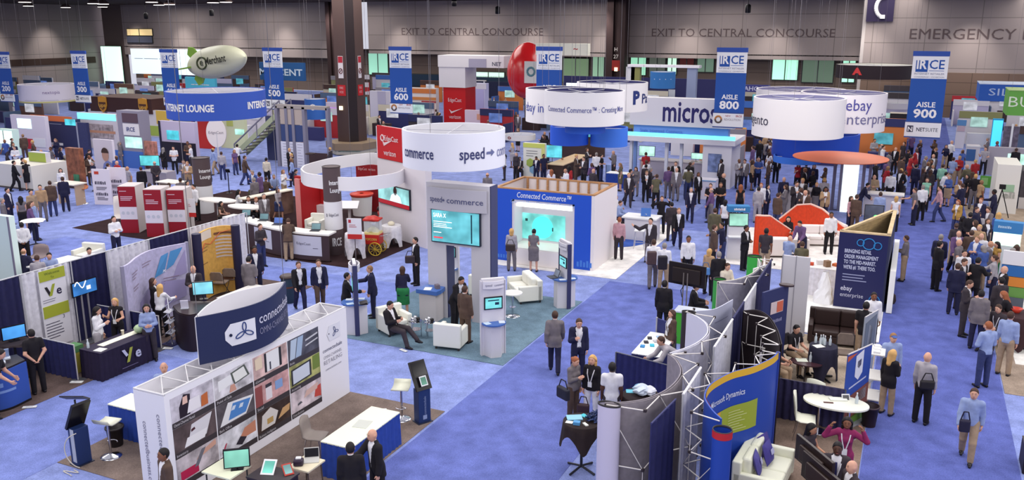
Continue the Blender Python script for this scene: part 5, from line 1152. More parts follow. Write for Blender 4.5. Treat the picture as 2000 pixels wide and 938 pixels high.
# ================================================================ speed commerce booth (centre)
carpet('teal-grey carpet under the speed commerce booth',rect(-14.4,18.87,-8.98,24.75),(112,136,152))
GREY = (212,208,214); KW = (232,228,234); SHELF = (70,110,184)
def arch():
 Y = 21.54; x0 = gy(838,600,Y)[0]; x3 = gy(956,500,Y)[0]; x1 = gy(873,600,Y)[0]; x2 = gy(921,540,Y)[0]
 zt = gy(845,356,Y)[2]; zo = gy(890,481,Y)[2]
 t = thing('arch_tower','grey two-legged arch with speed commerce header and big screen','tower',((x0+x3)/2,Y,0)); m = M(GREY,.55); dk = M((70,74,112),.5); d = .46
 MB().box(x0,Y,0,x1,Y+d,zo).build('leg',m,t); MB().box(x2,Y,0,x3,Y+d,zo).build('leg',m,t)
 MB().box(x0,Y,zo,x3,Y+d,zt).build('crossbeam',m,t)
 MB().box(x1,Y+.05,0,x1+.03,Y+d,zo).box(x3,Y+.05,0,x3+.035,Y+d+.02,zt).build('edge_trim',dk,t)
 z0,z1 = gy(890,411,Y)[2],gy(890,368,Y)[2]; n = 13
 pts = [(x0+.08+(x3-x0-.13)*i/(n-1),Y-.05-.12*math.sin(math.pi*i/(n-1))) for i in range(n)]
 MB().sheet(pts,z0,z1,.03).build('curved_header',M((200,196,204),.5),t); c = Curve(pts)
 k = MB(); zc = z0+(z1-z0)*.36; c.text(k,'speed',.10,zc,.17,.44,.025,.008); c.text(k,'commerce',.70,zc,.17,c.L-.80,.025,.008); k.add([(*c.at(.58+u*.1,.03),zc+.07+v*.12) for u,v in ((-.5,.12),(-.5,-.12),(.05,-.12),(.05,-.4),(.6,0),(.05,.4),(.05,.12))],[tuple(range(7))]); k.build('lettering',M((90,92,130),.5),t)
 a,b = gy(847,468,Y),gy(938,413,Y); xa,xb = a[0],b[0]; za,zb = gy(892,474,Y)[2],gy(892,413,Y)[2]
 s = thing('wall_screen','large teal screen hung on the speed commerce arch','screen',((xa+xb)/2,Y-.08,za))
 MB().box(xa-.03,Y-.08,za-.03,xb+.03,Y,zb+.03).build('bezel',M((40,50,66),.3),s); MB().box(xa,Y-.09,za,xb,Y-.08,zb).build('screen',M((96,190,206),.3,'screen'),s)
 W_ = xb-xa; k = MB(); o = V(xa+.06,Y-.09,zb-.2); letters(k,'SARA X',o,EX,EZ,.12,width=.42,align='L',bold=.01,lift=.004); print_lines(k,o-EZ*.14,EX,EZ,.62,2,.16,.02,2); print_lines(k,o-EZ*.20,EX,EZ,.5,2,.05,.016,5); print_lines(k,o-EZ*.46,EX,EZ,.3,1,.1,.02,5); k.build('display_text',M((230,244,246),.5,'glow',1),s)
 MB().box(xa+.06,Y-.095,za+.1,xa+.36,Y-.09,za+.14).build('red_text',M((220,60,70),.5,'glow',.8),s); MB().box(xb-.26,Y-.095,za+.04,xb-.22,Y-.09,zb-.05).build('dark_stripe',M((30,70,84),.5),s)
 return x0,x3,Y,zt
AX0,AX3,AY,AZT = arch()
def sc_kiosk(x,y,deg,label,h=2.1,w_=.62,scr_=True,half=True,back=False):
 """tall slim panel with header, screen, blue shelf and cabinet; front towards -Y"""
 t = rot_root('demo_kiosk',label,'kiosk',x,y,deg); m = M(KW,.55)
 MB().box(-w_/2,0,0,w_/2,.09,h).build('panel',m,t,local=True,bevel=.01); MB().box(-w_/2-.03,-.02,0,-w_/2,.11,h-.06).box(w_/2,-.02,0,w_/2+.03,.11,h-.06).build('edge_post',M((216,212,220) if not back else (60,62,100),.5),t,local=True)
 pts = [(-w_*.45+w_*.9*i/8,-.03-.07*math.sin(math.pi*i/8)) for i in range(9)]
 for sgn in ((1,-1) if back else (1,)):
  P = [(u,v if sgn > 0 else .09-v) for u,v in pts]
  MB().sheet(P if sgn > 0 else P[::-1],h-.26,h-.06,.025).build('curved_header',M((238,234,240),.5),t,local=True)
  if sgn > 0:
   c = Curve(pts); k = MB(); c.text(k,'speed',.06,h-.19,.065,c.L*.30,.02); c.text(k,'commerce',.06+c.L*.40,h-.19,.065,c.L*.50,.02); k.box(c.L*0-.07,-.105,h-.175,-.03,-.10,h-.15); k.build('lettering',M((110,112,140)),t,local=True)
  yy_ = -.03 if sgn > 0 else .12; s0,s1 = min(yy_,yy_*0+(.0 if sgn > 0 else .09)),max(yy_,(.0 if sgn > 0 else .09))
  MB().box(-.25,s0,1.28,.25,s1,1.62).build('screen_bezel',M((30,30,40),.3),t,local=True)
  sd = s0-.006 if sgn > 0 else s1; MB().box(-.22,sd,1.31,.22,sd+.006,1.59).build('screen',M((110,206,214),.3,'screen'),t,local=True)
  if sgn > 0:
   k = MB(); k.box(-.15,sd-.004,1.51,.15,sd,1.54).box(.04,sd-.004,1.40,.15,sd,1.47); k.build('display_text',M((30,60,90)),t,local=True)
  q = -1 if sgn > 0 else 1; o = 0 if sgn > 0 else .09
  P = [(-w_*.52,o)]+[(w_*.52*math.cos(a),o+q*(.06+.30*math.sin(a))) for a in np.linspace(math.pi,0,13)]+[(w_*.52,o)]
  MB().prism(P,.90,.935).build('shelf',M(SHELF,.4),t,local=True)
  MB().prism([(-w_*.40,o),(-w_*.22,o+q*.26),(w_*.22,o+q*.26),(w_*.40,o)],.0,.90).build('cabinet',M((222,218,224),.55),t,local=True)
  MB().obox((-.2,o+q*.12,.941),(.16,.2,.008),.2).build('leaflet',M((200,220,240),.5),t,local=True); MB().obox((.2,o+q*.12,.941),(.16,.2,.008),-.2).build('leaflet',M((220,230,244),.5),t,local=True)
 return t
pk = g(959,700); sc_kiosk(pk[0]-.05,pk[1]+.25,42,'white speed commerce kiosk with teal screen, nearest in its booth',2.12)
pk = g(694,650); sc_kiosk(pk[0]+.08,pk[1]+.05,128,'two-sided white kiosk seen edge-on behind the photo wall',2.12,back=True)
pk = g(1096,600); sc_kiosk(pk[0]+.03,pk[1]+.08,-44,'two-sided white kiosk seen edge-on at right of sofa',2.12,back=True)
pk = g(836,560); sc_kiosk(-13.15,23.6,10,'white kiosk half hidden behind left leg of the arch',2.1)
pk = g(838,630); t = thing('counter_pedestal','grey pedestal with thick blue top at left arch leg','counter',pk); x,y = pk[0]-.05,pk[1]+.1
MB().box(x-.30,y-.05,0,x+.26,y+.40,.86).build('body',M((214,206,206),.55),t); MB().prism([(x-.36,y-.12),(x+.33,y-.12),(x+.36,y+.1),(x+.30,y+.46),(x-.34,y+.46)],.86,.98).build('worktop',M(SHELF,.4),t)
papers(x-.05,y+.05,.98,20,'white leaflet on the thick blue pedestal top'); papers(x+.18,y+.2,.98,50,'stack of dark cards on thick blue pedestal top',.12,.16,(120,110,120),h=.12)
laptop(pk[0]-.0,21.9,.0+.98,0,'tiny closed-angle laptop at rear of the blue pedestal top',(60,60,70),(90,110,130),.7)
pk = g(1085,598); laptop(pk[0]-.10,pk[1]-.06,.937,-44,'open dark laptop on left shelf of edge-on kiosk near sofa',(50,50,60),(110,120,140),1.0,110,(60,60,70))
pk = g(700,655); laptop(pk[0]+.16,pk[1]+.10,.937,128,'closed dark laptop on shelf of kiosk behind the photo wall',(44,38,44),None,.9,10,(44,38,44))
a1 = g(768,650); armchair(a1[0]+.0,a1[1]+.06,62,'white armchair occupied by the reading man'); a2 = g(868,683); armchair(a2[0]+.05,a2[1]+.30,188,'empty white armchair with its back to us'); s1 = g(1028,590); armchair(s1[0]-.22,s1[1]+.35,-48,'white two-seat sofa behind the white teal-screen kiosk',1.35,.78,name='sofa',seats=2)
armchair(-12.05,24.05,180,'white armchair partly seen between the arch legs',.9)
def glass_table(x,y,label,r=.20):
 t = thing('side_table',label,'table',(x,y,0)); MB().lathe([(r,0),(r,.015)],(x,y,.46),20).build('tabletop',chrome(),t)
 for i in range(3): a = i*2.1+.4; MB().tube((x+r*.8*math.cos(a),y+r*.8*math.sin(a),0),(x+r*.8*math.cos(a),y+r*.8*math.sin(a),.46),.016).build('leg',chrome(),t)
 MB().lathe([(r*.8,0),(r*.8,.012)],(x,y,.22),20).build('shelf',chrome(),t)
 for i in range(3): MB().lathe([(.02,0),(.05,.02),(.055,.10),(.02,.12)],(x+.09*math.cos(i*2.1),y+.09*math.sin(i*2.1),.475),12).build('ornament',chrome() if i else M(BLACK,.3),t)
p = g(812,658); glass_table(p[0],p[1],'small chrome side table with ornaments between the white armchairs'); p = g(824,664); glass_table(p[0]+.12,p[1]+.22,'second chrome side table behind the first, by pedestal',.16)
p = g(1001,618); t = thing('cocktail_table','small white pedestal table on chrome foot beside the sofa','table',p)
MB().lathe([(.3,0),(.3,.03)],p+EZ*.72,28).build('tabletop',M((240,238,232),.4),t); MB().tube(p+EZ*.03,p+EZ*.72,.03,n=10).build('column',chrome(),t); MB().lathe([(.23,0),(.22,.02),(.05,.05)],p,24).build('base',chrome(),t); MB().lathe([(.1,0),(.1,.02)],p+EZ*.28,16).build('footrest',chrome(),t)
# ================================================================ blue Connected Commerce booth
carpet('white floor around the blue Connected Commerce booth',rect(-13.95,27.55,-8.79,36.5),(250,246,240),.02,'booth_floor')
p = g(1222,462); tag(MB().prism([(p[0]+1.25*math.cos(a),p[1]+2.0*math.sin(a)) for a in np.linspace(0,2*math.pi,32,endpoint=False)],.022,.03).build('round_rug',M((70,100,180),.9,'carpet')),'round blue rug beside the blue Connected Commerce booth','rug')
def blue_booth():
 Y0,Y1 = 28.2,30.7; x0 = gy(968,440,Y0)[0]; x1 = gy(1161,450,Y0)[0]; zt = gy(1160,383,Y0)[2]; fl = .022
 xa,xb = gy(1000,450,Y0)[0],gy(1122,450,Y0)[0]; zo = gy(1060,394,Y0)[2]
 t = thing('portal_booth','blue and white Connected Commerce booth with lit screen portal','booth',((x0+x1)/2,Y0,0)); blue = M((38,88,206),.55); wh = M((244,236,236),.55); wd = M((196,146,100),.6,'wood')
 mb = MB(); mb.box(x0,Y0-.03,fl,xa,Y0,zt).box(xb,Y0-.03,fl,x1-.12,Y0,zt).box(xa,Y0-.03,zo,xb,Y0,zt); mb.build('blue_front',blue,t)
 mb = MB(); mb.box(x1-.12,Y0-.03,fl,x1,Y1,zt).box(x0,Y1-.08,fl,x1-.12,Y1,zt).box(x0,Y0,fl,x0+.08,Y1-.08,zt).box(x0+.08,Y0,zo+.1,x1-.12,Y0+.06,zt-.05); mb.build('white_walls',wh,t)
 mb = MB(); r = .07; mb.box(x0,Y0-.035,zt,x1,Y0+r,zt+.05).box(x0,Y1-r-.05,zt,x1,Y1,zt+.05).box(x0,Y0+r,zt,x0+r+.05,Y1-r-.05,zt+.05).box(x1-r-.05,Y0+r,zt,x1,Y1-r-.05,zt+.05)
 for i in range(9):
  x = x0+.25+(x1-x0-.5)*i/8; mb.box(x-.03,Y1-.18,1.3,x+.03,Y1-.08,zt)
 mb.box(x0+.1,Y0+.9,1.2,x1-.13,Y1-.2,1.25); mb.build('timber_framing',wd,t)
 # portal niche
 yb = Y0+.75; mb = MB(); mb.box(xa-.02,Y0,fl,xa+.09,yb,zo).box(xb-.09,Y0,fl,xb+.02,yb,zo).box(xa,Y0,zo-.08,xb,yb,zo).box(xa,yb,fl,xb,yb+.05,zo); mb.build('portal_frame',M((232,226,232),.5),t)
 MB().box(xa+.12,Y0+.12,zo-.28,xb-.14,yb-.02,zo-.16).build('light_canopy',M((255,252,244),.5,'glow',.9),t)
 sa,sb = gy(1021,440,yb)[0],gy(1104,440,yb)[0]; z0,z1 = gy(1062,469,yb)[2],gy(1062,419,yb)[2]
 MB().box(sa,yb-.03,z0,sb,yb,z1).build('screen',M((120,226,220),.3,'screen'),t)
 cx,cz = sa+(sb-sa)*.48,(z0+z1)/2; MB().add([(cx+.42*math.cos(a),yb-.035,cz+.42*math.sin(a)) for a in np.linspace(0,2*math.pi,28,endpoint=False)],[tuple(range(28))]).build('screen_disc',M((70,206,210),.5,'glow',.95),t)
 k = MB(); k.box(sa+.12,yb-.04,z1-.3,sa+.22,yb-.032,z1-.2).box(cx+.38,yb-.04,cz-.12,cx+.43,yb-.036,cz+.02); k.build('screen_mark',M((50,90,90)),t)
 MB().box(xa+.10,Y0-.35,fl,xb-.25,yb-.1,.62).build('counter',M((248,240,236),.5),t,bevel=.02); MB().prism([(xa+.1,Y0-.35),(xb-.25,Y0-.35),(xb-.12,yb),(xa+.1,yb)],.62,.66).build('worktop',M((252,246,236),.4),t)
 k = MB(); xc = (x0+x1)/2; letters(k,'Connected Commerce\u2122',V(xc,Y0-.03,zt-.28),EX,EZ,.2,width=2.1,bold=.01,shear=.12); k.build('script_lettering',M((236,240,252)),t)
 k = MB(); letters(k,'Creating More Opportunity Together',V(xc-.05,Y0-.03,zt-.50),EX,EZ,.13,width=2.5,bold=-.006); k.build('lettering',M((150,184,240)),t)
 k = MB()
 for i in range(5): k.box(xb+.12+i*.12,Y0-.036,.12,xb+.2+i*.12,Y0-.03,.3+.06*(i % 2)); k.box(x0+.1+i*.11,Y0-.036,.12,x0+.17+i*.11,Y0-.03,.25)
 k.build('icon_print',M((74,130,224)),t)
blue_booth()
def lounge_bench():
 t = thing('counter','white counter with blue info boxes behind blue booth','counter',(-9.6,33.6,0)); MB().box(-10.3,33.2,.03,-9.0,33.9,.92).build('body',M((236,232,236),.5),t); MB().box(-10.4,33.1,.92,-8.95,34,.98).build('worktop',M((248,246,244),.4),t)
 q = thing('tilted_display','small tilted blue display on white counter behind blue booth','screen',(-9.5,33.5,.98)); MB().obox((-9.5,33.5,1.16),(.4,.03,.34),.2,-.4).build('panel',M((60,110,190),.4),q); MB().box(-9.55,33.45,.98,-9.45,33.6,1.1).build('stand',M((200,200,206)),q)
 q = rot_root('drafting_stool','grey wire-frame stool rack in front of white counter','stool',-9.3,32.0,10); 
 for sx in (-1,1):
  for sy in (-1,1): MB().tube((sx*.2,sy*.2,.03),(sx*.16,sy*.16,.72),.014).build('leg',chrome(),q,local=True)
 MB().box(-.2,-.2,.72,.2,.2,.77).build('seat',M((240,240,240),.4),q,local=True,bevel=.02); MB().path([(-.18,-.18,.3),(.18,-.18,.3),(.18,.18,.3),(-.18,.18,.3),(-.18,-.18,.3)],.01).build('footrest',chrome(),q,local=True)
lounge_bench()
# ================================================================ Internet lounge / Verizon booth
carpet('black carpet under the Internet Lounge',[(-17.62,24.9),(-17.55,33.2),(-20,35),(-32.6,35),(-32.6,25.2),(-29,25.0)],(58,42,44))
def tower(label,px,py,w_,rows,Y=None):
 p = g(px,py); R = w_/2*dep(p)/1746.0*1.03; t = thing('column_sign',label,'sign',p); zz = [zat(px,r,p) for r in rows]; dk,wh = M((92,76,78),.5),M((238,236,238),.5)
 MB().lathe([(R,zz[1]),(R,zz[0])],(p[0],p[1],0),32).build('upper_band',dk,t); MB().lathe([(R*1.03,zz[2]),(R*1.03,zz[1])],(p[0],p[1],0),32).build('white_band',wh,t)
 if len(zz) > 3: MB().lathe([(R,.0),(R,zz[2])],(p[0],p[1],0),32).build('lower_band',dk,t)
 MB().lathe([(R*1.04,0),(R*1.04,.03),(R*.9,.03)],(p[0],p[1],zz[0]-.02),32,cap=False).build('rim',M((60,48,50),.4),t)
 f0 = math.atan2(-p[1],-p[0]); h = zz[0]-zz[1]
 k = MB(); letters_arc(k,'Internet',p,R,f0+.45,zz[1]+h*.50,h*.13,R*1.5,.02); letters_arc(k,'Lounge',p,R,f0+.42,zz[1]+h*.28,h*.13,R*1.3,.02); 
 if len(zz) > 3: letters_arc(k,'IRCE',p,R,f0+.3,zz[2]*.38,.3,R*1.1,.03)
 k.build('lettering',M(WHITE),t)
 k = MB(); h2 = zz[1]-zz[2]; letters_arc(k,'EdgeCast',p,R*1.03,f0+.05,zz[2]+h2*.5,h2*.10,R*1.1,.01); letters_arc(k,'o',p,R*1.03,f0-.75,zz[2]+h2*.48,h2*.16,R*.18,.03); k.build('grey_lettering',M((110,108,120)),t)
tower('tall Internet Lounge column with IRCE at its foot, right one',655,495,35,(325,392,446,495)); tower('Internet Lounge column with white lower half, left one',401,415,34,(308,362,416))
def lounge():
 # long curved counter
 pts = [g(px,py,1.05) for px,py in ((434,424),(455,427),(490,436),(530,446),(585,455),(642,459))]; c = Curve(pts); t = thing('curved_counter','long curved white-topped lounge counter with laptops','counter',(*c.at(c.L/2),0))
 MB().sheet(c.p,.05,1.0,.05).build('front_panel',M((70,52,54),.5),t); bk = [c.at(c.L*k/20,-.62) for k in range(21)]; MB().prism([*map(tuple,c.p[::3]),tuple(c.p[-1]),*map(tuple,bk[::-1])],1.0,1.06).build('worktop',M((250,246,238),.4),t)
 for i,(u0,u1) in enumerate(((.02,.16),(.36,.55),(.74,.95))):
  k = MB(); c.patch(k,c.L*u0,c.L*u1,.22,.96,.035,8); k.build('white_panel',M((206,204,216),.5),t); k = MB(); c.text(k,'EdgeCast',c.L*u0+.2,.62,.09,.6,.045); c.patch(k,c.L*u1-.35,c.L*u1-.15,.5,.52,.045,3); k.build('lettering',M((110,106,124)),t)
 MB().sheet([c.at(c.L*k/20,-.1) for k in range(21)],0,.06,.05).build('plinth',M((30,24,26)),t)
 for i,(px,py,lab) in enumerate(((475,424,'leftmost of row'),(510,432,'second from left'),(538,440,'bright blue screen, third from left'),(612,452,'rightmost by the column'))):
  p = g(px,py,1.06); q = c.p[np.argmin(np.linalg.norm(c.p-p[:2],axis=1))]; laptop(p[0],p[1]+.1,1.06,20,'open laptop on long lounge counter, '+lab,(70,70,80),(100,140,150) if i != 2 else (70,110,200),1.05,112,(60,60,66))
 tag(MB().lathe([(.05,0),(.05,.1),(.03,.12)],g(495,427,1.06),12).build('desk_ball',M((50,46,56),.4)),'small black canister on the long lounge counter','canister')
 # back bar
 a,b = g(478,391,1.05),g(573,372,1.05); d = nrm(b-a); n_ = V(d[1],-d[0],0); t = thing('bar_counter','white bar top on brown reflective wall beside red booth','counter',(a+b)/2*V(1,1,0)); 
 MB().solid([a,b,b-n_*.45,a-n_*.45],(0,0,.05)).build('worktop',M((250,240,220),.4),t); MB().solid([a*V(1,1,0)-n_*.05,b*V(1,1,0)-n_*.05,b-n_*.05,a-n_*.05],-n_*.12).build('front_panel',M((96,74,66),.15,'marble',spec=.7),t)
 for i,(px,py,s) in enumerate(((425,392,1.0),(480,405,.9))):
  p = g(px,py,1.0); t = thing('high_table',['curved white high table left of lounge counter, rear','curved white high table behind lounge laptops, front'][i],'table',p*V(1,1,0)); MB().prism([(p[0]+s*1.0*math.cos(a),p[1]+.45*math.sin(a)) for a in np.linspace(0,2*math.pi,28,endpoint=False)],1.0,1.05).build('tabletop',M((250,244,236),.4),t); MB().lathe([(.3,0),(.28,.03),(.06,.06),(.06,1.0)],p*V(1,1,0),16).build('pedestal',M((190,186,190),.4),t)
 # red verizon walls
 a,b = g(592,432),g(652,428); Y = (a[1]+b[1])/2
 rd = M((188,34,38),.5); wh = M((238,230,232),.55)
 x0,x1 = gy(578,400,30.6)[0],gy(650,400,30.6)[0]; zt = gy(600,346,30.6)[2]; t = thing('booth_wall','red booth wall with white check mark behind lounge column','wall panel',((x0+x1)/2,30.6,0))
 MB().box(x0,30.6,.85,x1,30.8,zt).build('red_panel',rd,t); MB().box(x0+.3,30.3,0,x1,30.62,.85).build('white_base',wh,t)
 zc = gy(600,375,30.6)[2]; xc = gy(603,375,30.6)[0]; k = MB(); letters(k,'verizon',V(xc,30.6,zc-.15),EX,EZ,.14,width=.75); k.solid([(xc-.35,30.59,zc+.25),(xc-.22,30.59,zc+.08),(xc+.28,30.59,zc+.42),(xc-.2,30.59,zc+.17)],(0,-.01,0)); k.build('lettering',M((236,190,190)),t)
 a,b = g(575,420),g(592,446); xs = gy(586,430,29.2)[0]; t = thing('booth_wall','narrow red end wall with pink edge, left of check mark wall','wall panel',(xs,29.6,0)); MB().box(xs-.06,29.2,0,xs+.06,30.58,2.15).build('red_panel',rd,t); MB().box(xs-.10,29.1,0,xs+.10,29.2,2.2).build('edge',M((236,150,146),.5),t)
 p = g(618,412,.9); armchair(p[0],p[1],10,'white lounge chair against the red check mark wall',.8)
 # white ribbon fascia
 zr = 3.0; rp = [g(px,py,zr) for px,py in ((588,330),(600,321),(650,308),(700,301),(738,300),(784,322),(785,332),(760,340),(700,346),(650,345),(600,338))]
 c = Curve([*rp,rp[0]],80); P = c.p[:-1]; t = thing('ribbon_fascia','white curved ribbon fascia looping over the red booth','fascia',(*P.mean(0),2.5)); MB().sheet([tuple(p) for p in P],zr-.52,zr,.06,True).build('ribbon',M((242,238,240),.5),t)
 # pylon with TV
 A,B = g(742,456),g(832,486); d = nrm(B-A); n_ = V(d[1],-d[0],0); zt = zat(742,246,A); z1 = zat(790,318,(A+B)/2)
 t = thing('tv_pylon','white pylon wall with red rounded sign and TV','wall panel',(A+B)/2)
 def Q(u,z,o=0): return A+(B-A)*u+EZ*z+n_*o
 def panel(mb,u0,u1,z0,z1_,o0,th): return mb.solid([Q(u0,z0,o0),Q(u1,z0,o0),Q(u1,z1_,o0),Q(u0,z1_,o0)],n_*th)
 panel(MB(),0,1.02,0,z1,-.3,.3).build('wall',wh,t); panel(MB(),0,.66,z1,zt,-.3,.3).build('mast',wh,t)
 ur = .04; za,zb = zat(760,312,Q(.25,0)),zat(760,246,Q(.2,0)); panel(MB(),ur,.66,za,zb,0,.06).build('red_sign',M((206,28,30),.45),t,bevel=.05,seg=3)
 k = MB(); o = Q(.14,za+(zb-za)*.58,.07); letters(k,'EdgeCast',o+d*.26,d,EZ,.2,width=1.0,align='L',bold=.01); k.path([o+d*.1+d*.12*math.cos(a)+EZ*(.08+.12*math.sin(a)) for a in np.linspace(0,6.28,11)],.03,5); o = Q(.16,za+(zb-za)*.14,.07); letters(k,'verizon',o+d*.1,d,EZ,.22,width=.9,align='L',bold=.01); k.solid([o+EZ*.62,o+d*.14+EZ*.36,o+d*.75+EZ*.62,o+d*.15+EZ*.5],n_*.01); k.build('lettering',M((244,220,220)),t)
 tv = thing('wall_television','television with presenter and red ticker on white pylon','screen',Q(.45,1.2,.08)); u0,u1 = .03,.72
 pc = Q(.35,0); z0_,z1_ = zat(773,401,pc),zat(773,364,pc); panel(MB(),u0,u1,z0_-.02,z1_+.03,.0,.08).build('bezel',M((40,44,54),.3),tv); panel(MB(),u0+.01,u1-.01,z0_+.17,z1_,.08,.006).build('screen',M((150,214,216),.3,'screen'),tv); panel(MB(),u0+.01,u1-.01,z0_,z0_+.17,.08,.008).build('red_ticker',M((160,30,44),.4,'glow',.6),tv)
 k = MB(); cc = Q(.42,z0_+.62,.09); k.add([cc+d*.13*math.cos(a)+EZ*.18*math.sin(a) for a in np.linspace(0,2*math.pi,18,endpoint=False)],[tuple(range(18))]); k.build('presenter_head',M((70,40,40)),tv); k = MB(); k.add([cc+d*-.42+EZ*-.44,cc+d*.46+EZ*-.44,cc+d*.36+EZ*-.2,cc+d*.08+EZ*-.08,cc+d*-.08+EZ*-.08,cc+d*-.3+EZ*-.2],[tuple(range(6))]); k.build('presenter_shirt',M((220,232,236),.5,'glow',.8),tv)
 # red counters right of wall, tub
 p = g(708,420); t = thing('tub_counter','white round tub counter with red rim behind lounge column','counter',p); MB().lathe([(.42,0),(.48,.9)],p,24).build('body',M((232,228,226),.5),t); MB().lathe([(.5,.9),(.54,.98),(.54,1.02),(.1,1.02)],p,24,cap=False).build('rim',M((214,70,54),.45),t)
 p = g(682,405,1.0); MBX = thing('sloped_screen','white sloped screen beside the red-rimmed tub','screen',p*V(1,1,0)); MB().obox(p+EZ*.1,(.8,.5,.05),.4,.5).build('panel',M((240,236,236),.4),MBX); MB().tube(p*V(1,1,0),p,.06).build('post',M((190,180,180),.5),MBX)
 x0,x1 = gy(695,330,33.5)[0],gy(738,330,33.5)[0]; t = thing('booth_wall','dark red header wall with small lettering under ribbon','wall panel',((x0+x1)/2,33.5,0)); zz = [gy(715,q,33.5)[2] for q in (321,340,420)]; MB().box(x0,33.5,0,x1,33.7,zz[0]).build('red_panel',M((150,26,34),.5),t); k = MB(); letters(k,'EdgeCast  verizon',V((x0+x1)/2,33.49,zz[0]-.28),EX,EZ,.12,width=.95); k.build('lettering',M((236,190,190)),t)
 x0,x1 = gy(683,360,32)[0],gy(728,360,32)[0]; zz = [gy(705,q,32)[2] for q in (354,368)]; t = thing('hanging_screen','bright mint light panel hung below white ribbon','screen',((x0+x1)/2,32,zz[1])); MB().box(x0,32,zz[1],x1,32.05,zz[0]).build('panel',M((170,240,214),.4,'glow',.95),t); cables(t,[(x0+.1,32.02,zz[0]),(x1-.1,32.02,zz[0])])
 p = g(684,484); t = thing('low_partition','low grey partition beside the red and white placard','partition',p); MB().obox((p[0],p[1]+.2,.55),(.45,.06,1.1),.3).build('panel',M((150,140,140),.5),t); MB().obox((p[0],p[1]+.2,1.11),(.47,.08,.03),.3).build('cap',M((180,172,172),.5),t)
lounge()
def popcorn():
 p = g(734,500); x,y = p[0]-.25,p[1]+.25; t = rot_root('popcorn_cart','red popcorn machine cart with glass box and yellow wheel','popcorn machine',x,y,14); rd = M((196,44,34),.4)
 MB().box(-.32,-.25,.42,.32,.25,.80).build('cart_body',rd,t,local=True,bevel=.01); MB().box(-.30,-.24,.80,.30,.24,.88).build('popcorn_tray',M((240,220,140),.6),t,local=True)
 gl = glass_mat()
 MB().box(-.28,-.22,.88,.28,-.215,1.32).box(-.28,.215,.88,.28,.22,1.32).box(-.28,-.215,.88,-.275,.215,1.32).box(.275,-.215,.88,.28,.215,1.32).build('glass_box',gl,t,local=True)
 MB().lathe([(.24,.88),(.2,.98),(.08,1.06)],(0,0,0),16).build('popcorn',M((250,236,150),.8,'marble'),t,local=True); MB().lathe([(.1,1.16),(.12,1.27),(.05,1.3)],(0,0,0),16).build('kettle',chrome(),t,local=True)
 MB().box(-.32,-.25,1.32,.32,.25,1.40).build('roof',rd,t,local=True,bevel=.02); MB().lathe([(.34,1.40),(.22,1.47),(.05,1.49)],(0,0,0),4).build('roof_crown',rd,t,local=True)
 for sx in (-1,1):
  w_ = MB(); c = V(.16,sx*.31,.26); ring_ = [c+V(.25*math.cos(a),0,.25*math.sin(a)) for a in np.linspace(0,2*math.pi,25)]
  w_.path(ring_,.02,6)
  for i in range(10): a = i*math.pi/5; w_.tube(c,c+V(.25*math.cos(a),0,.25*math.sin(a)),.009,n=5)
  w_.build('wheel',M((220,186,60),.4),t,local=True)
 MB().tube((.16,-.31,.26),(.16,.31,.26),.018).build('axle',M((120,90,60),.4),t,local=True)
 for s in (-1,1): MB().tube((-.3,s*.2,.42),(-.36,s*.22,0),.016).build('leg',M((150,90,70),.4),t,local=True)
 MB().path([(.32,-.2,.75),(.62,-.2,.8),(.62,.2,.8),(.32,.2,.75)],.014).build('push_handle',chrome(),t,local=True)
 k = MB(); letters(k,'POPCORN',V(0,-.255,.58),EX,EZ,.09,width=.45,bold=.02); k.build('lettering',M((230,180,80)),t,local=True)
 q = g(765,482); cloth_table('white-cloth cocktail table right of the popcorn cart',q[0]-.05,q[1]+.1,.38,.85,(240,236,236),.8,False,name='draped_table'); q2 = g(690,505); cloth_table('white-cloth cocktail table left of the popcorn cart',q2[0],q2[1]+.15,.36,.95,(232,226,230),.9,False,name='draped_table')
 tag(MB().lathe([(.1,0),(.14,.04),(.13,.1),(.06,.14)],(q[0]-.05,q[1]+.1,.86),16).build('popcorn_bowl',M((250,240,210),.6)),'pale bowl on the cloth table right of popcorn cart','bowl')
 def placard(px,py,label,rows,zb):
  p = g(px,py); t = rot_root('placard',label,'sign',p[0],p[1],18); MB().box(-.27,0,zb,.27,.03,zb+.62).build('white_panel',M((240,236,238),.5),t,local=True); MB().box(-.27,-.01,zb-.16,.27,.03,zb+.02).build('red_band',M((206,50,46),.5),t,local=True); MB().tube((0,.02,0),(0,.02,zb-.1),.02).build('post',M((120,110,110),.4),t,local=True); MB().lathe([(.16,0),(.15,.02)]).build('base',M((90,84,86),.4),t,local=True)
  k = MB(); k.box(-.22,-.006,zb+.45,-.12,0,zb+.57); print_lines(k,V(-.2,0,zb+.36),EX,EZ,.35,2,.07,.02,3); k.build('print',M((190,60,70)),t,local=True)
 placard(695,510,'red and white placard between column and popcorn cart',0,1.0); placard(374,455,'small red and white placard right of three red totems',0,.85)
 p = g(755,452); t = thing('red_planter','white and red bin with dark bags behind popcorn cart','bin',p); MB().lathe([(.3,0),(.32,.7)],p,20).build('body',M((206,200,204),.5),t); MB().lathe([(.33,.7),(.36,.85),(.1,.86)],p,20,cap=False).build('rim',M((196,50,46),.5),t)
 tag(MB().lathe([(.1,0),(.3,.08),(.26,.2),(.1,.28)],p+EZ*.86,18,1.4).build('bag_heap',M((52,36,38),.6,'marble')),'dark bags heaped on the white and red bin','bags')
popcorn()
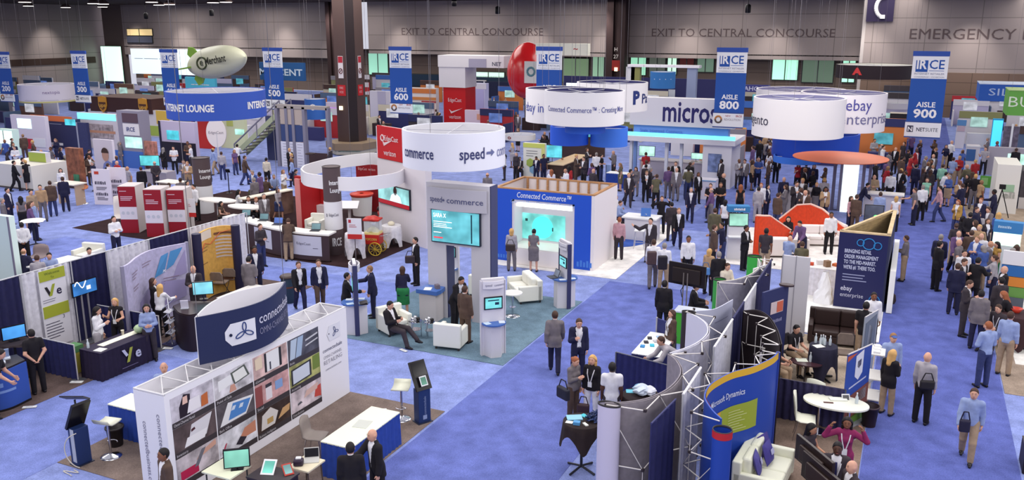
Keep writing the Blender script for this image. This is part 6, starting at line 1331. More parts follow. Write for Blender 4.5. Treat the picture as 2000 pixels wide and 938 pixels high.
def totems():
 for i,(px,py,lab) in enumerate(((258,459,'leftmost of the three red and white totems'),(308,467,'middle one of the three red and white totems'),(352,463,'rightmost of the three red and white totems'))):
  p = g(px,py); deg = 24; t = rot_root('totem',lab,'totem',p[0]-.3,p[1]+.2,deg,'red and white totems'); h = 1.98 if i < 2 else 1.9
  MB().box(-.36,0,0,.36,.03,h*.30).build('red_foot',M((158,26,42),.5),t,local=True); MB().box(-.36,0,h*.57,.36,.03,h).build('red_face',M((158,26,42),.5),t,local=True); MB().box(-.36,0,h*.30,.36,.03,h*.57).build('white_face',M((236,228,234),.5),t,local=True)
  MB().box(-.36,.03,0,.36,.95,h+.03).build('cream_body',M((226,216,214),.55),t,local=True)
  k = MB(); print_lines(k,V(-.3,-.0,h*.9),EX,EZ,.3,1,.1,.03,2); print_lines(k,V(-.28,0,h*.78),EX,EZ,.55,3,.07,.035,i); k.build('white_print',M((226,190,200)),t,local=True)
  k = MB()
  for j in range(3): k.add([(-.22+.2*j+.07*math.cos(a),-.006,h*.44+.07*math.sin(a)) for a in np.linspace(0,2*math.pi,12,endpoint=False)],[tuple(range(12))])
  k.build('grey_icons',M((206,206,214)),t,local=True)
 for i,(px,py,ww) in enumerate(((203,400,.75),(233,396,.75))):
  p = g(px,py); t = rot_root('price_board',['white gas-price style board with red logo, left half','white gas-price style board, right half with amber foot'][i],'sign',p[0],p[1],16); MB().box(-.47,0,.0,.47,.08,1.75).build('board',M((240,230,238),.5),t,local=True)
  k = MB()
  for j in range(2): bars(k,V(-.05,0,1.0-.55*j),EX,EZ,.6,.16,i*2+j); print_lines(k,V(-.3,0,.85-.5*j),EX,EZ,.6,3,.06,.03,j)
  k.build('dark_print',M((90,84,100)),t,local=True)
  if i == 0: MB().box(-.33,-.01,1.5,-.1,0,1.64).build('logo',M((206,70,50)),t,local=True)
  else: MB().box(-.45,-.012,.06,.45,0,.28).build('amber_strip',M((226,190,130)),t,local=True)
 # stone-like white high chair
 p = g(233,455); shell_chair(p[0]-.2,p[1]+.3,30,'white high-backed chair left of the red totems',(246,236,226),.6,back=1.5,w_=.6)
 p = g(448,378); t = thing('music_stand','thin black sign stand on blue carpet above lounge','stand',p); MB().tube(p,p+EZ*1.15,.025).build('post',M(BLACK,.4),t); MB().obox(p+EZ*1.2,(.22,.05,.2),.3,.5).build('head',M(BLACK,.4),t); MB().lathe([(.18,0),(.16,.03)],p,16).build('base',M(BLACK,.4),t)
totems()
# ================================================================ right-hand booths between the two dark aisles
carpet('brown-grey carpet of the booths along the right aisle',rect(-3.1,9,-.30,19.0),(140,120,108)); carpet('cream carpet under the black sofa booth',rect(-3.1,19.05,-.32,24.6),(196,178,158)); carpet('white floor beneath the dark ebay enterprise tower',rect(-3.1,24.7,-.28,33),(250,248,244),.02,'booth_floor')
carpet('beige carpet at the right edge of the picture',rect(2.6,22.3,6,30.5),(166,148,132)); carpet('beige carpet by the white booth at far right',rect(2.6,36.5,8,47),(176,158,140)); carpet('white floor strip among the crowd at right',rect(3.0,24.5,4.0,31),(244,240,232),.016,'booth_floor'); 
XD2 = -3.15
dr2 = thing('drape_wall','tall navy and white drape wall between back-to-back right booths','drape',(XD2,16,0))
for y0,y1,col in ((13.86,15.2,1),(15.25,16.35,2),(16.36,18.22,1),(18.3,19.55,0),(19.6,21.2,1),(21.25,23.6,0)):
 if col == 2: continue
 MB().drape((XD2,y0),(XD2,y1),.02,2.30,.02,.25).build('drape_panel',M((44,44,90) if col == 0 else (238,236,242),.85,'fabric'),dr2)
 MB().tube((XD2,y0,2.31),(XD2,y1,2.31),.026).build('rail',M((236,234,240),.3) if col else M((44,44,90)),dr2)
for y in (13.86,15.2,16.36,18.22,19.58,21.2,23.6): MB().tube((XD2,y,0),(XD2,y,2.32),.018).build('pole',M((190,190,196),.3),dr2)
dr3 = thing('drape_wall','navy drape strips leaning behind the grey popup backs','drape',(-3.6,12.8,0))
a,b = g(1305,800,2.2),g(1325,775,2.2); MB().drape((-3.38,12.7),(-3.26,13.8),.02,2.22,.02,.25).build('drape_panel',M((44,46,96),.85,'fabric'),dr3); MB().tube((-3.38,12.7,2.23),(-3.26,13.8,2.23),.018).build('rail',M((60,62,110)),dr3)
def popup(label,pts,z,skin,side=1,truss=True,rows=4,cap=None,top=None,name='popup_display',seg=40,backm=None,td=.36):
 """curved popup: graphic skin on the right of travel (side 1) with a lattice frame behind"""
 c = Curve(pts,seg); t = thing(name,label,'display wall',(*c.at(c.L/2),0))
 MB().sheet([c.at(c.L*k/seg,.015*side) for k in range(seg+1)],.03,z,.02).build('graphic_skin',skin,t)
 if backm: MB().sheet([c.at(c.L*k/seg,-.02*side) for k in range(seg+1)],.03,z-.01,.012).build('rear_fabric',backm,t)
 if truss:
  n = max(2,int(c.L/.85)); k = MB(); j = MB()
  for i in range(n+1):
   u = c.L*i/n; f,b = c.at(u,-.03*side),c.at(min(c.L,u+c.L/n*.5),-td*side)
   for r_ in range(rows):
    z0 = .1+(z-.12)*r_/(rows-1)
    F_ = V(*f,z0); B_ = V(*b,z0); j.obox(B_,(.05,.05,.05)); j.obox(F_,(.03,.03,.03))
    k.tube(F_,B_,.012,n=5)
    if i < n:
     f2 = c.at(c.L*(i+1)/n,-.03*side); k.tube(B_,V(*f2,z0),.012,n=5)
    if r_ < rows-1:
     z2 = .1+(z-.12)*(r_+1)/(rows-1); k.tube(B_,V(*f,z2) if r_ % 2 else V(*b,z2),.008,n=4)
  k.build('lattice_frame',M((232,226,222),.35),t); j.build('hub',M((50,40,44),.5),t)
 if top: k = MB(); c.patch(k,0,c.L,z-top[1],z+.005,.03*side,seg) if side > 0 else c.patch(k,0,c.L,z-top[1],z+.005,-.03,seg); k.build('top_band',M(top[0],.5),t)
 return t,c
def endcap(t,x,y,r,z,rgb,band=None,sy=1.0):
 MB().lathe([(r,.02),(r,z)],(x,y,0),24,1,sy,cap=False).build('end_cap',M(rgb,.5),t)
 MB().lathe([(r*1.02,z-.02),(r*1.02,z+.01),(r*.93,z+.01),(r*.93,z-.02)],(x,y,0),24,1,sy,cap=False).build('rim',M((44,40,44),.5),t)
 if band: MB().lathe([(r*1.03,z-.12),(r*1.03,z+.0)],(x,y,0),24,1,sy,cap=False).build('top_band',M(band,.5),t)
GB = M((150,142,150),.8,'fabric'); LG_ = M((226,224,240),.6)
W2 = lambda *q: [g(px,py,2.3) for px,py in q]
t,c = popup('grey-backed serpentine popup wall with end loop, nearest the camera',W2((1182,787),(1230,785),(1272,776),(1310,756),(1331,728),(1322,704),(1306,691)),2.3,GB,side=-1,rows=3,backm=M((150,142,148),.8,'fabric'))
e = g(1193,789,2.3); endcap(t,e[0]-.02,e[1]-.02,.20,2.3,(206,200,222),sy=.55)
t,c = popup('pale lilac-backed popup wall curving behind the bent man',W2((1309,690),(1350,676),(1374,661),(1384,646),(1378,630),(1358,616),(1336,609)),2.3,LG_,side=-1,rows=3,backm=M((214,212,226),.7,'fabric'))
e = g(1345,610,2.3); endcap(t,e[0],e[1]+.03,.16,2.3,(60,50,54),sy=.6)
t,c = popup('pale printed popup wall with small lettering behind lilac popup',W2((1360,607),(1395,603),(1430,585)),2.3,M((206,208,230),.6),side=1,rows=3,truss=False)
k = MB()
for i in range(5): c.patch(k,.12,c.L-.25,1.95-i*.3,1.97-i*.3,.03,6)
k.build('small_lettering',M((160,160,186)),t)
t,c = popup('green-ended popup wall curving near the seated man',W2((1402,543),(1440,538),(1470,527),(1486,512),(1482,498)),2.2,M((222,218,206),.6),side=-1,rows=3,backm=M((170,166,180),.8,'fabric'))
e = g(1406,545,2.2); endcap(t,e[0],e[1],.16,2.2,(70,170,80)); e = g(1474,500,2.2); endcap(t,e[0],e[1],.2,2.2,(64,176,76),sy=.7)
for i,(px,py,w_,h,deg,rgb,lab) in enumerate(((1428,560,.55,1.9,20,(232,230,240),'white printed panel with navy corner beside green post'),(1445,562,.45,1.8,30,(214,212,232),'narrow lilac printed panel right of green post'),(1490,520,.8,2.2,64,(244,242,246),'white banner with dark lettering left of grey partition'))):
 p = g(px,py,h); t = rot_root('printed_panel',lab,'panel',p[0],p[1],deg); MB().box(-w_/2,0,.03,w_/2,.03,h).build('panel',M(rgb,.5),t,local=True); k = MB(); bars(k,V(0,0,h*.6),EX,EZ,w_*.4,.12,i); print_lines(k,V(-w_*.35,0,h*.45),EX,EZ,w_*.6,4,.12,.02,i); k.build('print',M((80,84,130)),t,local=True); MB().box(-w_/2,-.1,0,w_/2,.12,.03).build('base',M((150,150,156),.4),t,local=True)
# black-framed truss popup and navy banner
t,c = popup('black popup wall with exposed white lattice behind blue display',W2((1452,603),(1480,602),(1502,615),(1518,640),(1526,668)),2.25,M((40,30,38),.7),side=-1,rows=4,backm=M((44,34,40),.8))
p0,p1 = g(1492,572,2.3),g(1541,557,2.3); d = nrm(p1-p0); nn = V(d[1],-d[0],0); t = thing('printed_panel','navy banner with orange and white logo box by grey partition','panel',(p0+p1)/2*V(1,1,0))
MB().solid([p0*V(1,1,0),p1*V(1,1,0),p1,p0],-nn*.05).build('panel',M((50,56,104),.6),t); o = (p0+p1)/2
MB().solid([o-d*.20-EZ*.62+nn*.01,o+d*.30-EZ*.62+nn*.01,o+d*.30-EZ*.32+nn*.01,o-d*.20-EZ*.32+nn*.01],nn*.01).build('logo_box',M((226,206,206),.5),t); MB().solid([o+d*.04-EZ*.60+nn*.022,o+d*.28-EZ*.60+nn*.022,o+d*.28-EZ*.34+nn*.022,o+d*.04-EZ*.34+nn*.022],nn*.006).build('orange_half',M((220,110,80),.5),t)
k = MB(); bars(k,o-EZ*.86+d*.02+nn*.012,d,EZ,.5,.09,3); k.build('lettering',M((150,150,190)),t); MB().lathe([(.18,0),(.18,.04)],p1+d*-.1+EZ*0,20,1,.6).build('cap',M((60,44,50),.5),t)
p0,p1 = g(1531,498,2.3),g(1582,503,2.3); t = thing('partition_wall','plain grey two-panel partition behind the black sofa','partition',(p0[0],p0[1],0)); mxy = (p0+p1)/2
MB().box(p0[0],p0[1]-.05,.02,mxy[0]-.01,p0[1]+.03,2.3).build('panel',M((206,204,212),.6),t); MB().box(mxy[0]+.01,p0[1]-.05,.02,p1[0]+.02,p0[1]+.03,2.3).build('panel',M((206,204,212),.6),t); MB().box(p0[0]-.03,p0[1]-.06,0,p0[0],p0[1]+.04,2.31).box(mxy[0]-.01,p0[1]-.06,0,mxy[0]+.01,p0[1]+.04,2.31).build('edge_post',M((150,148,160),.5),t)
# blue Dynamics display
zb = 2.3; pts = W2((1409,818),(1393,803),(1379,783),(1377,770),(1384,755),(1400,742),(1430,727),(1471,716),(1506,700),(1520,688))
c = Curve(pts,60); t = thing('popup_display','blue serpentine display with yellow top edge and Dynamics lettering','display wall',(*c.at(c.L/2),0)); N_ = 60
MB().sheet([c.at(c.L*k/N_,.0) for k in range(N_+1)],.03,zb,.025).build('graphic_skin',M((40,76,176),.5),t)
k = MB(); c.patch(k,c.L*.24,c.L,zb-.13,zb+.006,.02,40); k.build('top_band',M((240,190,50),.5),t); k = MB(); c.patch(k,c.L*.12,c.L*.26,zb-.13,zb+.006,.021,12); k.build('top_band',M((206,96,70),.5),t)
k = MB(); c.text(k,'for Microsoft Dynamics',c.L*.34,zb-.50,.12,c.L*.34,.022,.012); k.build('lettering',M((226,232,250)),t)
k = MB(); c.patch(k,c.L*.50,c.L*.78,1.05,1.62,.022,14); k.build('lime_panel',M((166,180,60),.5),t); k = MB(); c.patch(k,c.L*.32,c.L*.50,1.28,1.62,.022,14); k.build('amber_panel',M((232,170,60),.5),t); k = MB(); c.patch(k,c.L*.32,c.L*.50,1.05,1.28,.022,12); k.build('teal_panel',M((80,160,190),.5),t)
k = MB()
for i in range(8): c.patch(k,c.L*.57,c.L*(.57+.14*(.6+.4*((i*37) % 5)/5)),1.50-i*.055,1.515-i*.055,.03,5)
k.build('small_lettering',M((220,226,150)),t)
n = 5; k = MB(); j = MB()
for i in range(n+1):
 u = c.L*i/n; f,b = c.at(u,-.03),c.at(min(c.L,u+c.L/n*.5),-.34)
 for r_ in range(4):
  z0 = .1+(zb-.14)*r_/3; k.tube(V(*f,z0),V(*b,z0),.012,n=5); j.obox(V(*b,z0),(.05,.05,.05))
  if i < n: f2 = c.at(c.L*(i+1)/n,-.03); k.tube(V(*b,z0),V(*f2,z0),.012,n=5)
  if r_ < 3: z2 = .1+(zb-.14)*(r_+1)/3; k.tube(V(*b,z0),V(*f,z2) if r_ % 2 else V(*b,z2),.008,n=4)
k.build('lattice_frame',M((232,226,222),.35),t); j.build('hub',M((50,40,44),.5),t)
e = g(1412,838,2.3); endcap(t,e[0],e[1]-.03,.155,2.3,(34,70,170),(190,40,50))
e = c.at(c.L,0); MB().tube((e[0],e[1],0),(e[0],e[1],zb),.04,n=10).build('end_post',M((36,60,150),.5),t)
# near-left popup booth tables
p = g(1135,918); cloth_table('round high table with black draped cloth before popup end',p[0],p[1],.37,1.05,(44,32,32),.42,True,4,deg=25)
q = V(p[0],p[1],1.05)
papers(q[0]-.18,q[1]+.05,1.05,30,'pale blue folders on black-draped high table',.30,.22,(150,206,232),name='folder',h=.02); papers(q[0]-.02,q[1]+.22,1.05,-20,'turquoise card on black-draped high table',.18,.12,(80,200,214),name='card'); papers(q[0]-.2,q[1]-.17,1.05,5,'small white card on black-draped high table',.14,.1,name='card'); papers(q[0]-.04,q[1]-.19,1.05,10,'small blue box on black-draped high table',.13,.1,(90,160,214),name='card_box',h=.06); papers(q[0]+.12,q[1]-.14,1.05,-40,'white pen packet on black-draped high table',.14,.06,name='packet',h=.02)
mb = MB(); r_ = random.Random(3)
for i in range(46):
 a = r_.uniform(0,6.28); rr = .14*math.sqrt(r_.random()); z = r_.uniform(0,.2*(1-rr/.2)); mb.obox((q[0]+.2+rr*math.cos(a),q[1]+.12+rr*math.sin(a),1.07+z),(.03,.09,.02),r_.uniform(0,3),r_.uniform(-1,1),r_.uniform(-1,1))
tag(mb.build('lanyard_heap',M((52,66,110),.4,'picture'),None),'heap of dark blue giveaways on black-draped high table','giveaways',kind='stuff')
p = g(1243,790,.9); cloth_table('black-cloth round table behind man in white polo',p[0]-.05,p[1]+.5,.40,.9,(40,28,30),.6,True,4)
q = V(p[0]-.05,p[1]+.5,.9); t = thing('plastic_bag','crumpled white and blue plastic bags on black-cloth round table','bag',q)
for i,(dx,dy,s,rgb) in enumerate(((0,.02,.17,(222,234,246)),(.16,.08,.14,(238,240,246)),(-.08,.12,.13,(140,190,226)))):
 mb = MB(); rr = random.Random(i); vs = []; fs = []; n = 12
 for k in range(7):
  zz = s*1.5*k/6; R = s*math.sin(math.pi*(.18+.8*k/6))
  for m_ in range(n): a = 2*math.pi*m_/n; e = 1+rr.uniform(-.25,.25); vs.append((q[0]+dx+R*e*math.cos(a),q[1]+dy+R*e*math.sin(a),q[2]+.005+zz))
 for k in range(6):
  for m_ in range(n): fs.append((k*n+m_,k*n+(m_+1) % n,(k+1)*n+(m_+1) % n,(k+1)*n+m_))
 mb.add(vs,fs); mb.build('crumpled_bag',M(rgb,.35),t)
papers(q[0]-.24,q[1]+.08,.9,20,'turquoise tablet case on black-cloth round table',.22,.18,(110,200,220),name='case'); papers(q[0]+.26,q[1]-.08,.9,40,'white phone card on black-cloth round table',.12,.08,name='card')
a,b = g(1203,688,.95),g(1310,715,.95); side = thing('side_drape','navy pleated side drape in front of white giveaway table','drape',((a+b)/2)*V(1,1,0)); MB().drape(a,b,.02,.95,.025,.16).build('drape',M((44,46,100),.85,'fabric'),side); MB().tube(a,b,.016).build('rail',M((110,110,120),.4),side)
for e_ in (a,b): MB().tube((e_[0],e_[1],0),e_,.018).build('pole',M((110,110,120),.4),side)
q1,q2 = g(1228,690,.75),g(1268,650,.75); skirted_table('white giveaway table with navy skirt where the man bends',q1[0]+.05,q1[1]+.05,q1[0]+.75,q2[1]+.1,.75,(44,46,100),(250,250,248))
r_ = random.Random(5); cx,cy = q1[0]+.38,(q1[1]+q2[1])/2+.1
items = [('blue pouch',(60,140,200)),('turquoise pouch',(70,190,214)),('dark sunglasses case',(50,46,60)),('grey card pile',(190,190,196)),('dark phone',(40,40,50)),('pale blue card',(170,200,230))]
for i,(nm,rgb) in enumerate(items): papers(cx-.2+.2*(i % 2)-.0,cy-.35+.16*i,.75,r_.uniform(-40,40),nm+' laid on the white giveaway table',.11,.15,rgb,name=nm.replace(' ','_'),h=.03)
t = thing('partition_wall','short navy partition behind the white giveaway table','partition',(-5.0,19.6,0)); p0,p1 = g(1283,622,1.1),g(1312,632,1.1); MB().solid([p0*V(1,1,0),p1*V(1,1,0),p1,p0],(0,.05,0)).build('panel',M((52,56,110),.7),t); MB().tube(p0*V(1,1,0),p0+EZ*.03,.025).build('post',M((180,180,190)),t)
# TV seen from behind + green pedestal
p = g(1345,655); t = rot_root('tv_on_stand','big black television on a stand seen from behind','screen',p[0]-.15,p[1]+.1,168); MB().box(-.56,-.03,1.42,.56,.03,2.05).build('screen_frame',M((30,22,22),.4),t,local=True,bevel=.01); MB().box(-.42,.03,1.5,.42,.09,1.92).build('rear_housing',M((40,30,28),.5),t,local=True,bevel=.02)
for s in (-.06,.06): MB().tube((s,.10,.02),(s,.10,1.8),.018).build('bracket_pole',M((120,112,110),.3),t,local=True)
MB().box(-.3,-.25,0,.3,.3,.03).build('base',M((50,46,48),.4),t,local=True); MB().path([(0,.1,1.5),(.1,.16,1.3),(.06,.14,1.1)],.012).build('cable',M(BLACK),t,local=True)
t = thing('green_counter','bright green counter side beneath the black television','counter',(p[0],p[1]+.6,0)); q = g(1335,612,.9); MB().box(q[0]-.25,q[1],.0,q[0]+.2,q[1]+.5,.9).build('body',M((84,190,60),.5),t); MB().box(q[0]-.27,q[1]-.02,.9,q[0]+.9,q[1]+.52,.94).build('worktop',M((220,226,240),.4),t); MB().box(q[0]+.2,q[1],0,q[0]+.88,q[1]+.5,.9).build('white_end',M((214,216,236),.5),t)
# sofa booth
p = g(1636,680); armchair(p[0]-.02,p[1]+.42,4,'black leather two-seat sofa in the right booth',1.62,.85,(52,36,34),'sofa',2,.86)
p = g(1604,742); cloth_table('small round table with black cloth and water bottles',p[0]-.02,p[1]+.05,.33,.88,(40,38,60),.8,True,4); q = V(p[0]-.02,p[1]+.05,.88)
for i,(dx,dy) in enumerate(((-.08,.02),(-.03,.06),(.02,.0),(.14,.05),(-.2,.08))): bottle(q[0]+dx,q[1]+dy,.89,'clear water bottle on the small black-cloth round table, '+['left of the cluster','rear of the cluster','front of the cluster','set apart at right','set apart at left'][i],group='bottles on the sofa booth table')
papers(q[0]-.1,q[1]-.14,.89,40,'white papers at front of the small black-cloth table',.24,.2)
p = g(1645,720); folding_chair(p[0]+.06,p[1]-.02,12,'brown padded chair right of the water bottle table',(130,114,104))
p = g(1572,745); t = thing('coffee_table','low dark coffee table with papers before seated men','table',p); MB().lathe([(.34,0),(.34,.03)],p+EZ*.48,24,1.1,.8).build('tabletop',M((70,44,52),.3),t)
for i in range(3): a = i*2.1+.5; MB().tube(p+V(.22*math.cos(a),.18*math.sin(a),0),p+V(.22*math.cos(a),.18*math.sin(a),.48),.016).build('leg',M((40,36,40),.4),t)
papers(p[0]-.12,p[1]+.06,.51,20,'pale papers on the low dark coffee table',.26,.22,(240,246,226)); bottle(p[0]+.08,p[1]+.05,.51,'water bottle on the low dark coffee table')
p = g(1550,722); folding_chair(p[0]-.05,p[1]+.05,60,'black chair under the seated man in black polo',(50,44,48)); p = g(1518,740); folding_chair(p[0]+.0,p[1]+.0,40,'black chair at left under half-hidden seated man',(44,38,42))
for i,(px,py,dg) in enumerate(((1632,770,150),(1600,770,170))): p = g(px,py,.6); folding_chair(p[0],p[1],dg,['beige padded chair against navy side drape, right one','beige padded chair against navy side drape, left one'][i],(176,148,124))
a,b = g(1515,738,.95),g(1652,762,.95); side = thing('side_drape','navy side drape behind the white oval table','drape',((a+b)/2)*V(1,1,0)); MB().drape(a,b,.02,.95,.025,.14).build('drape',M((58,54,92),.85,'fabric'),side); MB().tube(a,b,.016).build('rail',M((60,54,80),.4),side)
for e_ in (a,b): MB().tube((e_[0],e_[1],0),e_,.018).build('pole',M((90,90,100),.4),side)
def banner_stand(label,px0,py0,px1,py1,h,rgb,parts,zb=.05):
 p0,p1 = g(px0,py0,h),g(px1,py1,h); d = nrm((p1-p0)*V(1,1,0)); nn = V(d[1],-d[0],0); t = thing('banner_stand',label,'banner',((p0+p1)/2)*V(1,1,0)); a,b = p0*V(1,1,0),p1*V(1,1,0); L = np.linalg.norm(b-a)
 MB().solid([a+EZ*zb,b+EZ*zb,b+EZ*h,a+EZ*h],-nn*.02).build('banner',M(rgb,.5),t)
 for nm,rgb2,poly in parts: MB().solid([a+d*L*u+EZ*v*h+nn*.004 for u,v in poly],nn*.003).build(nm,M(rgb2,.5),t)
 MB().solid([a-nn*.1,b-nn*.1,b+nn*.1,a+nn*.1],EZ*zb).build('base',M((170,170,176),.4),t); MB().tube((a+b)/2-nn*.05,(a+b)/2-nn*.05+EZ*h,.014).build('pole',M((150,150,156),.4),t); MB().tube(a+EZ*h,b+EZ*h,.016).build('top_rail',M((210,206,206),.4),t)
 return t
banner_stand('tall blue, orange and green banner at the booth corner',1657,693,1704,672,1.75,(54,84,170),[('orange_band',(206,96,60),[(0,.9),(.4,.97),(.0,.97)]),('rust_area',(140,84,70),[(0,.08),(1,.16),(1,.5),(0,.40)]),('green_foot',(120,170,70),[(0,.02),(1,.04),(1,.18),(0,.10)]),('white_pennant',(238,238,244),[(.35,.66),(.5,.6),(.66,.68),(.66,.98),(.35,.93)]),('shield_mark',(60,60,110),[(.43,.78),(.5,.75),(.58,.79),(.58,.87),(.43,.85)]),('white_print',(206,212,236),[(.15,.52),(.85,.58),(.85,.60),(.15,.54)]),('leaflet_pocket',(226,226,232),[(.5,.28),(.9,.31),(.9,.45),(.5,.42)])])
banner_stand('grey picture banner on stand near the aisle, behind blue banner',1690,620,1716,605,1.8,(160,166,176),[('picture',(110,120,134),[(.1,.45),(.9,.5),(.9,.95),(.1,.9)]),('picture_figure',(190,196,206),[(.3,.5),(.6,.52),(.65,.8),(.4,.85)]),('blue_patch',(170,196,220),[(.05,.3),(.95,.34),(.95,.5),(.05,.46)])])
p = g(1712,780); t = thing('literature_shelf','narrow white literature shelf at the aisle edge','rack',p); x,y = p[0]-.1,p[1]-.1
for sx in (-.16,.16):
 for sy in (-.3,.3): MB().tube((x+sx,y+sy,0),(x+sx,y+sy,1.25),.014).build('upright',M((226,226,230),.3),t)
for z in (.12,.62,1.22): MB().box(x-.18,y-.33,z,x+.18,y+.33,z+.025).build('shelf',M((248,244,236),.4),t)
for i in range(3): papers(x,y-.2+.2*i,1.245,10*i,'white leaflet stack on literature shelf top, '+['near one','middle one','far one'][i],.14,.15,(238,238,240),h=.05)
# oval table, white chairs, bin
p = g(1622,860); t = thing('oval_table','white oval table at which the magenta woman stands','table',p); MB().prism([(p[0]+.02+.72*math.cos(a)*.92,p[1]+.3+.42*math.sin(a)) for a in np.linspace(0,2*math.pi,36,endpoint=False)],.72,.755).build('tabletop',M((250,250,232),.4),t)
for sx in (-.3,.3): MB().tube((p[0]+sx,p[1]+.3,.02),(p[0]+sx,p[1]+.3,.72),.03).build('column',chrome(),t); MB().lathe([(.2,0),(.19,.02)],(p[0]+sx,p[1]+.3,0),20).build('base',chrome(),t)
papers(p[0]-.12,p[1]+.18,.756,15,'black-rimmed spectacles frame card on white oval table',.2,.06,(90,50,50),name='spectacles_case'); papers(p[0]+.05,p[1]+.42,.756,20,'white leaflet pile on white oval table',.36,.16,(244,246,236),h=.03); tablet(p[0]+.2,p[1]+.5,.757,25,'white framed tablet propped on white oval table',.17,.22,62,scr_=(60,60,66)); bottle(p[0]+.42,p[1]+.38,.756,'water bottle at right end of white oval table')
for i,(px,py,dg) in enumerate(((1610,825,160),(1583,862,96))):
 q = g(px,py); shell_chair(q[0]-.15,q[1]+.05,dg,['white high-backed chair behind the white oval table','white high-backed chair beside the dark-haired woman'][i],(250,250,230),.46,back=1.05,w_=.46)
p = g(1696,832); bin_(p[0],p[1]+.02,'dark plastic waste bin at the aisle edge right of oval table',(52,36,42),.18,.46)
armchair(-1.92,15.45,86,'white sofa with purple pillows at bottom edge',1.5,.85,(250,250,226),'sofa',2,.8); 
for i,(px,py,dg,rgb) in enumerate(((-2.0,15.90,70,(70,60,140)),(-1.88,15.62,80,(74,66,146)),(-2.0,15.12,95,(88,80,156)))):
 q = (px,py); t = rot_root('pillow',['purple pillow leaning at rear of white sofa','purple pillow with white print, front on white sofa','third purple pillow at bottom edge of white sofa'][i],'pillow',q[0],q[1],dg,z=.46); mb = MB(); vs = []; fs = []; n = 9
 for s in (1,-1):
  for a in range(n):
   for b in range(n): u,v = -1+2*a/(n-1),-1+2*b/(n-1); vs.append((u*.2,s*.07*math.sqrt(max(0,(1-u*u)*(1-v*v)))+v*.06,.2+v*.2))
 for s in range(2):
  for a in range(n-1):
   for b in range(n-1): o_ = s*n*n; fs.append((o_+a*n+b,o_+(a+1)*n+b,o_+(a+1)*n+b+1,o_+a*n+b+1)[::1 if s else -1])
 mb.add(vs,fs,True).build('cushion',M(rgb,.7,'fabric'),t,local=True); MB().obox((.02,-.075,.24),(.14,.01,.10),0,-.3).build('print',M((190,190,226),.6),t,local=True)
# black screens from behind at bottom right
for i,(px,py,h,lab) in enumerate(((1592,880,1.5,'upper black screen back in the slanted row at bottom right'),(1606,915,1.4,'lower black screen back in the slanted row at bottom right'))):
 p = g(px,py,h); t = rot_root('flat_screen',lab,'screen',p[0],p[1]-.0,128); MB().box(-.55,-.03,h-.42,.55,.03,h+.05).build('screen_frame',M((46,34,32),.35),t,local=True,bevel=.01); MB().box(-.35,.03,h-.34,.35,.09,h-.05).build('rear_housing',M((56,42,38),.4),t,local=True,bevel=.02); MB().tube((0,0,.02),(0,0,h-.3),.03).build('pole',M((60,50,50),.4),t,local=True); MB().lathe([(.25,0),(.24,.02)]).build('base',M((40,36,36),.4),t,local=True)
# ebay enterprise tower
def ebay_tower():
 Y = 27.6; a,b = gy(1634,520,Y),gy(1730,520,Y); z1 = gy(1690,457,Y)[2]; x0,x1 = a[0],b[0]; Yb = 31.5
 t = thing('wedge_tower','dark navy ebay enterprise tower with open timber top','tower',((x0+x1)/2,Y,0)); bl = M((34,36,84),.5)
 MB().box(x0,Y-.03,.02,x1,Y,z1).build('front_panel',bl,t); MB().prism([(x1,Y-.03),(x1+.06,Y),(x1+.12,Yb),(x1-.02,Yb)],.02,z1).build('side_panel',M((52,56,84),.5),t); MB().prism([(x0,Y),(x0+.06,Y),(x1,Yb),(x1-.08,Yb)],.02,z1-.05).build('rear_panel',M((200,170,120),.6,'wood'),t)
 mb = MB(); mb.box(x0,Y-.035,z1,x1+.06,Y+.08,z1+.05).prism([(x1-.06,Y),(x1+.06,Y),(x1+.12,Yb),(x1,Yb)],z1,z1+.05).prism([(x0,Y),(x0+.1,Y),(x1+.02,Yb),(x1-.08,Yb)],z1,z1+.05); mb.build('timber_framing',M((224,196,150),.6,'wood'),t)
 W_ = x1-x0; k = MB(); xl = x0+W_*.14
 for i,s in enumerate(('BRINGING RETAIL','ORDER MANAGEMENT','TO THE MID-MARKET.',"WE'RE #1 THERE TOO.")): letters(k,s,V(xl,Y-.03,z1-.62-i*.17),EX,EZ,.115,width=W_*[.55,.70,.66,.66][i],align='L',bold=.025)
 k.build('lettering',M((196,200,226)),t); k = MB(); print_lines(k,V(xl,Y-.03,z1-1.32),EX,EZ,W_*.66,3,.09,.03,4); k.build('small_lettering',M((150,154,190)),t)
 k = MB(); letters(k,'ebay',V(xl-.02,Y-.03,z1-1.82),EX,EZ,.15,width=W_*.24,align='L',bold=.01); letters(k,'enterprise',V(xl-.02,Y-.03,z1-2.02),EX,EZ,.13,width=W_*.48,align='L',bold=-.004); k.build('logo_lettering',M((206,206,226)),t)
 k = MB()
 for (u,z,r) in ((.62,z1-.30,.17),(.80,z1-.34,.11),(.45,z1-.28,.10),(.84,.35,.15)): k.path([(x0+W_*u+r*math.cos(q),Y-.035,z+r*math.sin(q)) for q in np.linspace(0,6.28,17)],.018,4)
 k.build('blue_rings',M((50,140,206),.5),t)
 MB().box(x1+.14,Y-.1,.03,x1+.30,Yb+.4,1.35).build('white_fin',M((250,248,244),.5),t)
 p = g(1722,655); 
ebay_tower()
p = g(1735,592); t = thing('backpack','dark bag left on the carpet by the ebay enterprise tower','bag',p); MB().lathe([(.18,0),(.22,.1),(.19,.28),(.08,.36)],p,18,1,.8).build('bag_body',M((60,48,50),.7,'fabric'),t); MB().path([p+V(-.1,0,.34),p+V(0,0,.46),p+V(.1,0,.34)],.015).build('handle',M((40,34,36)),t)
p = g(1602,580); skirted_table('long white-cloth table with bags beside the ebay enterprise tower',p[0]-.55,p[1],p[0]+.75,p[1]+1.1,.95,(236,232,240),(246,244,242),.012)
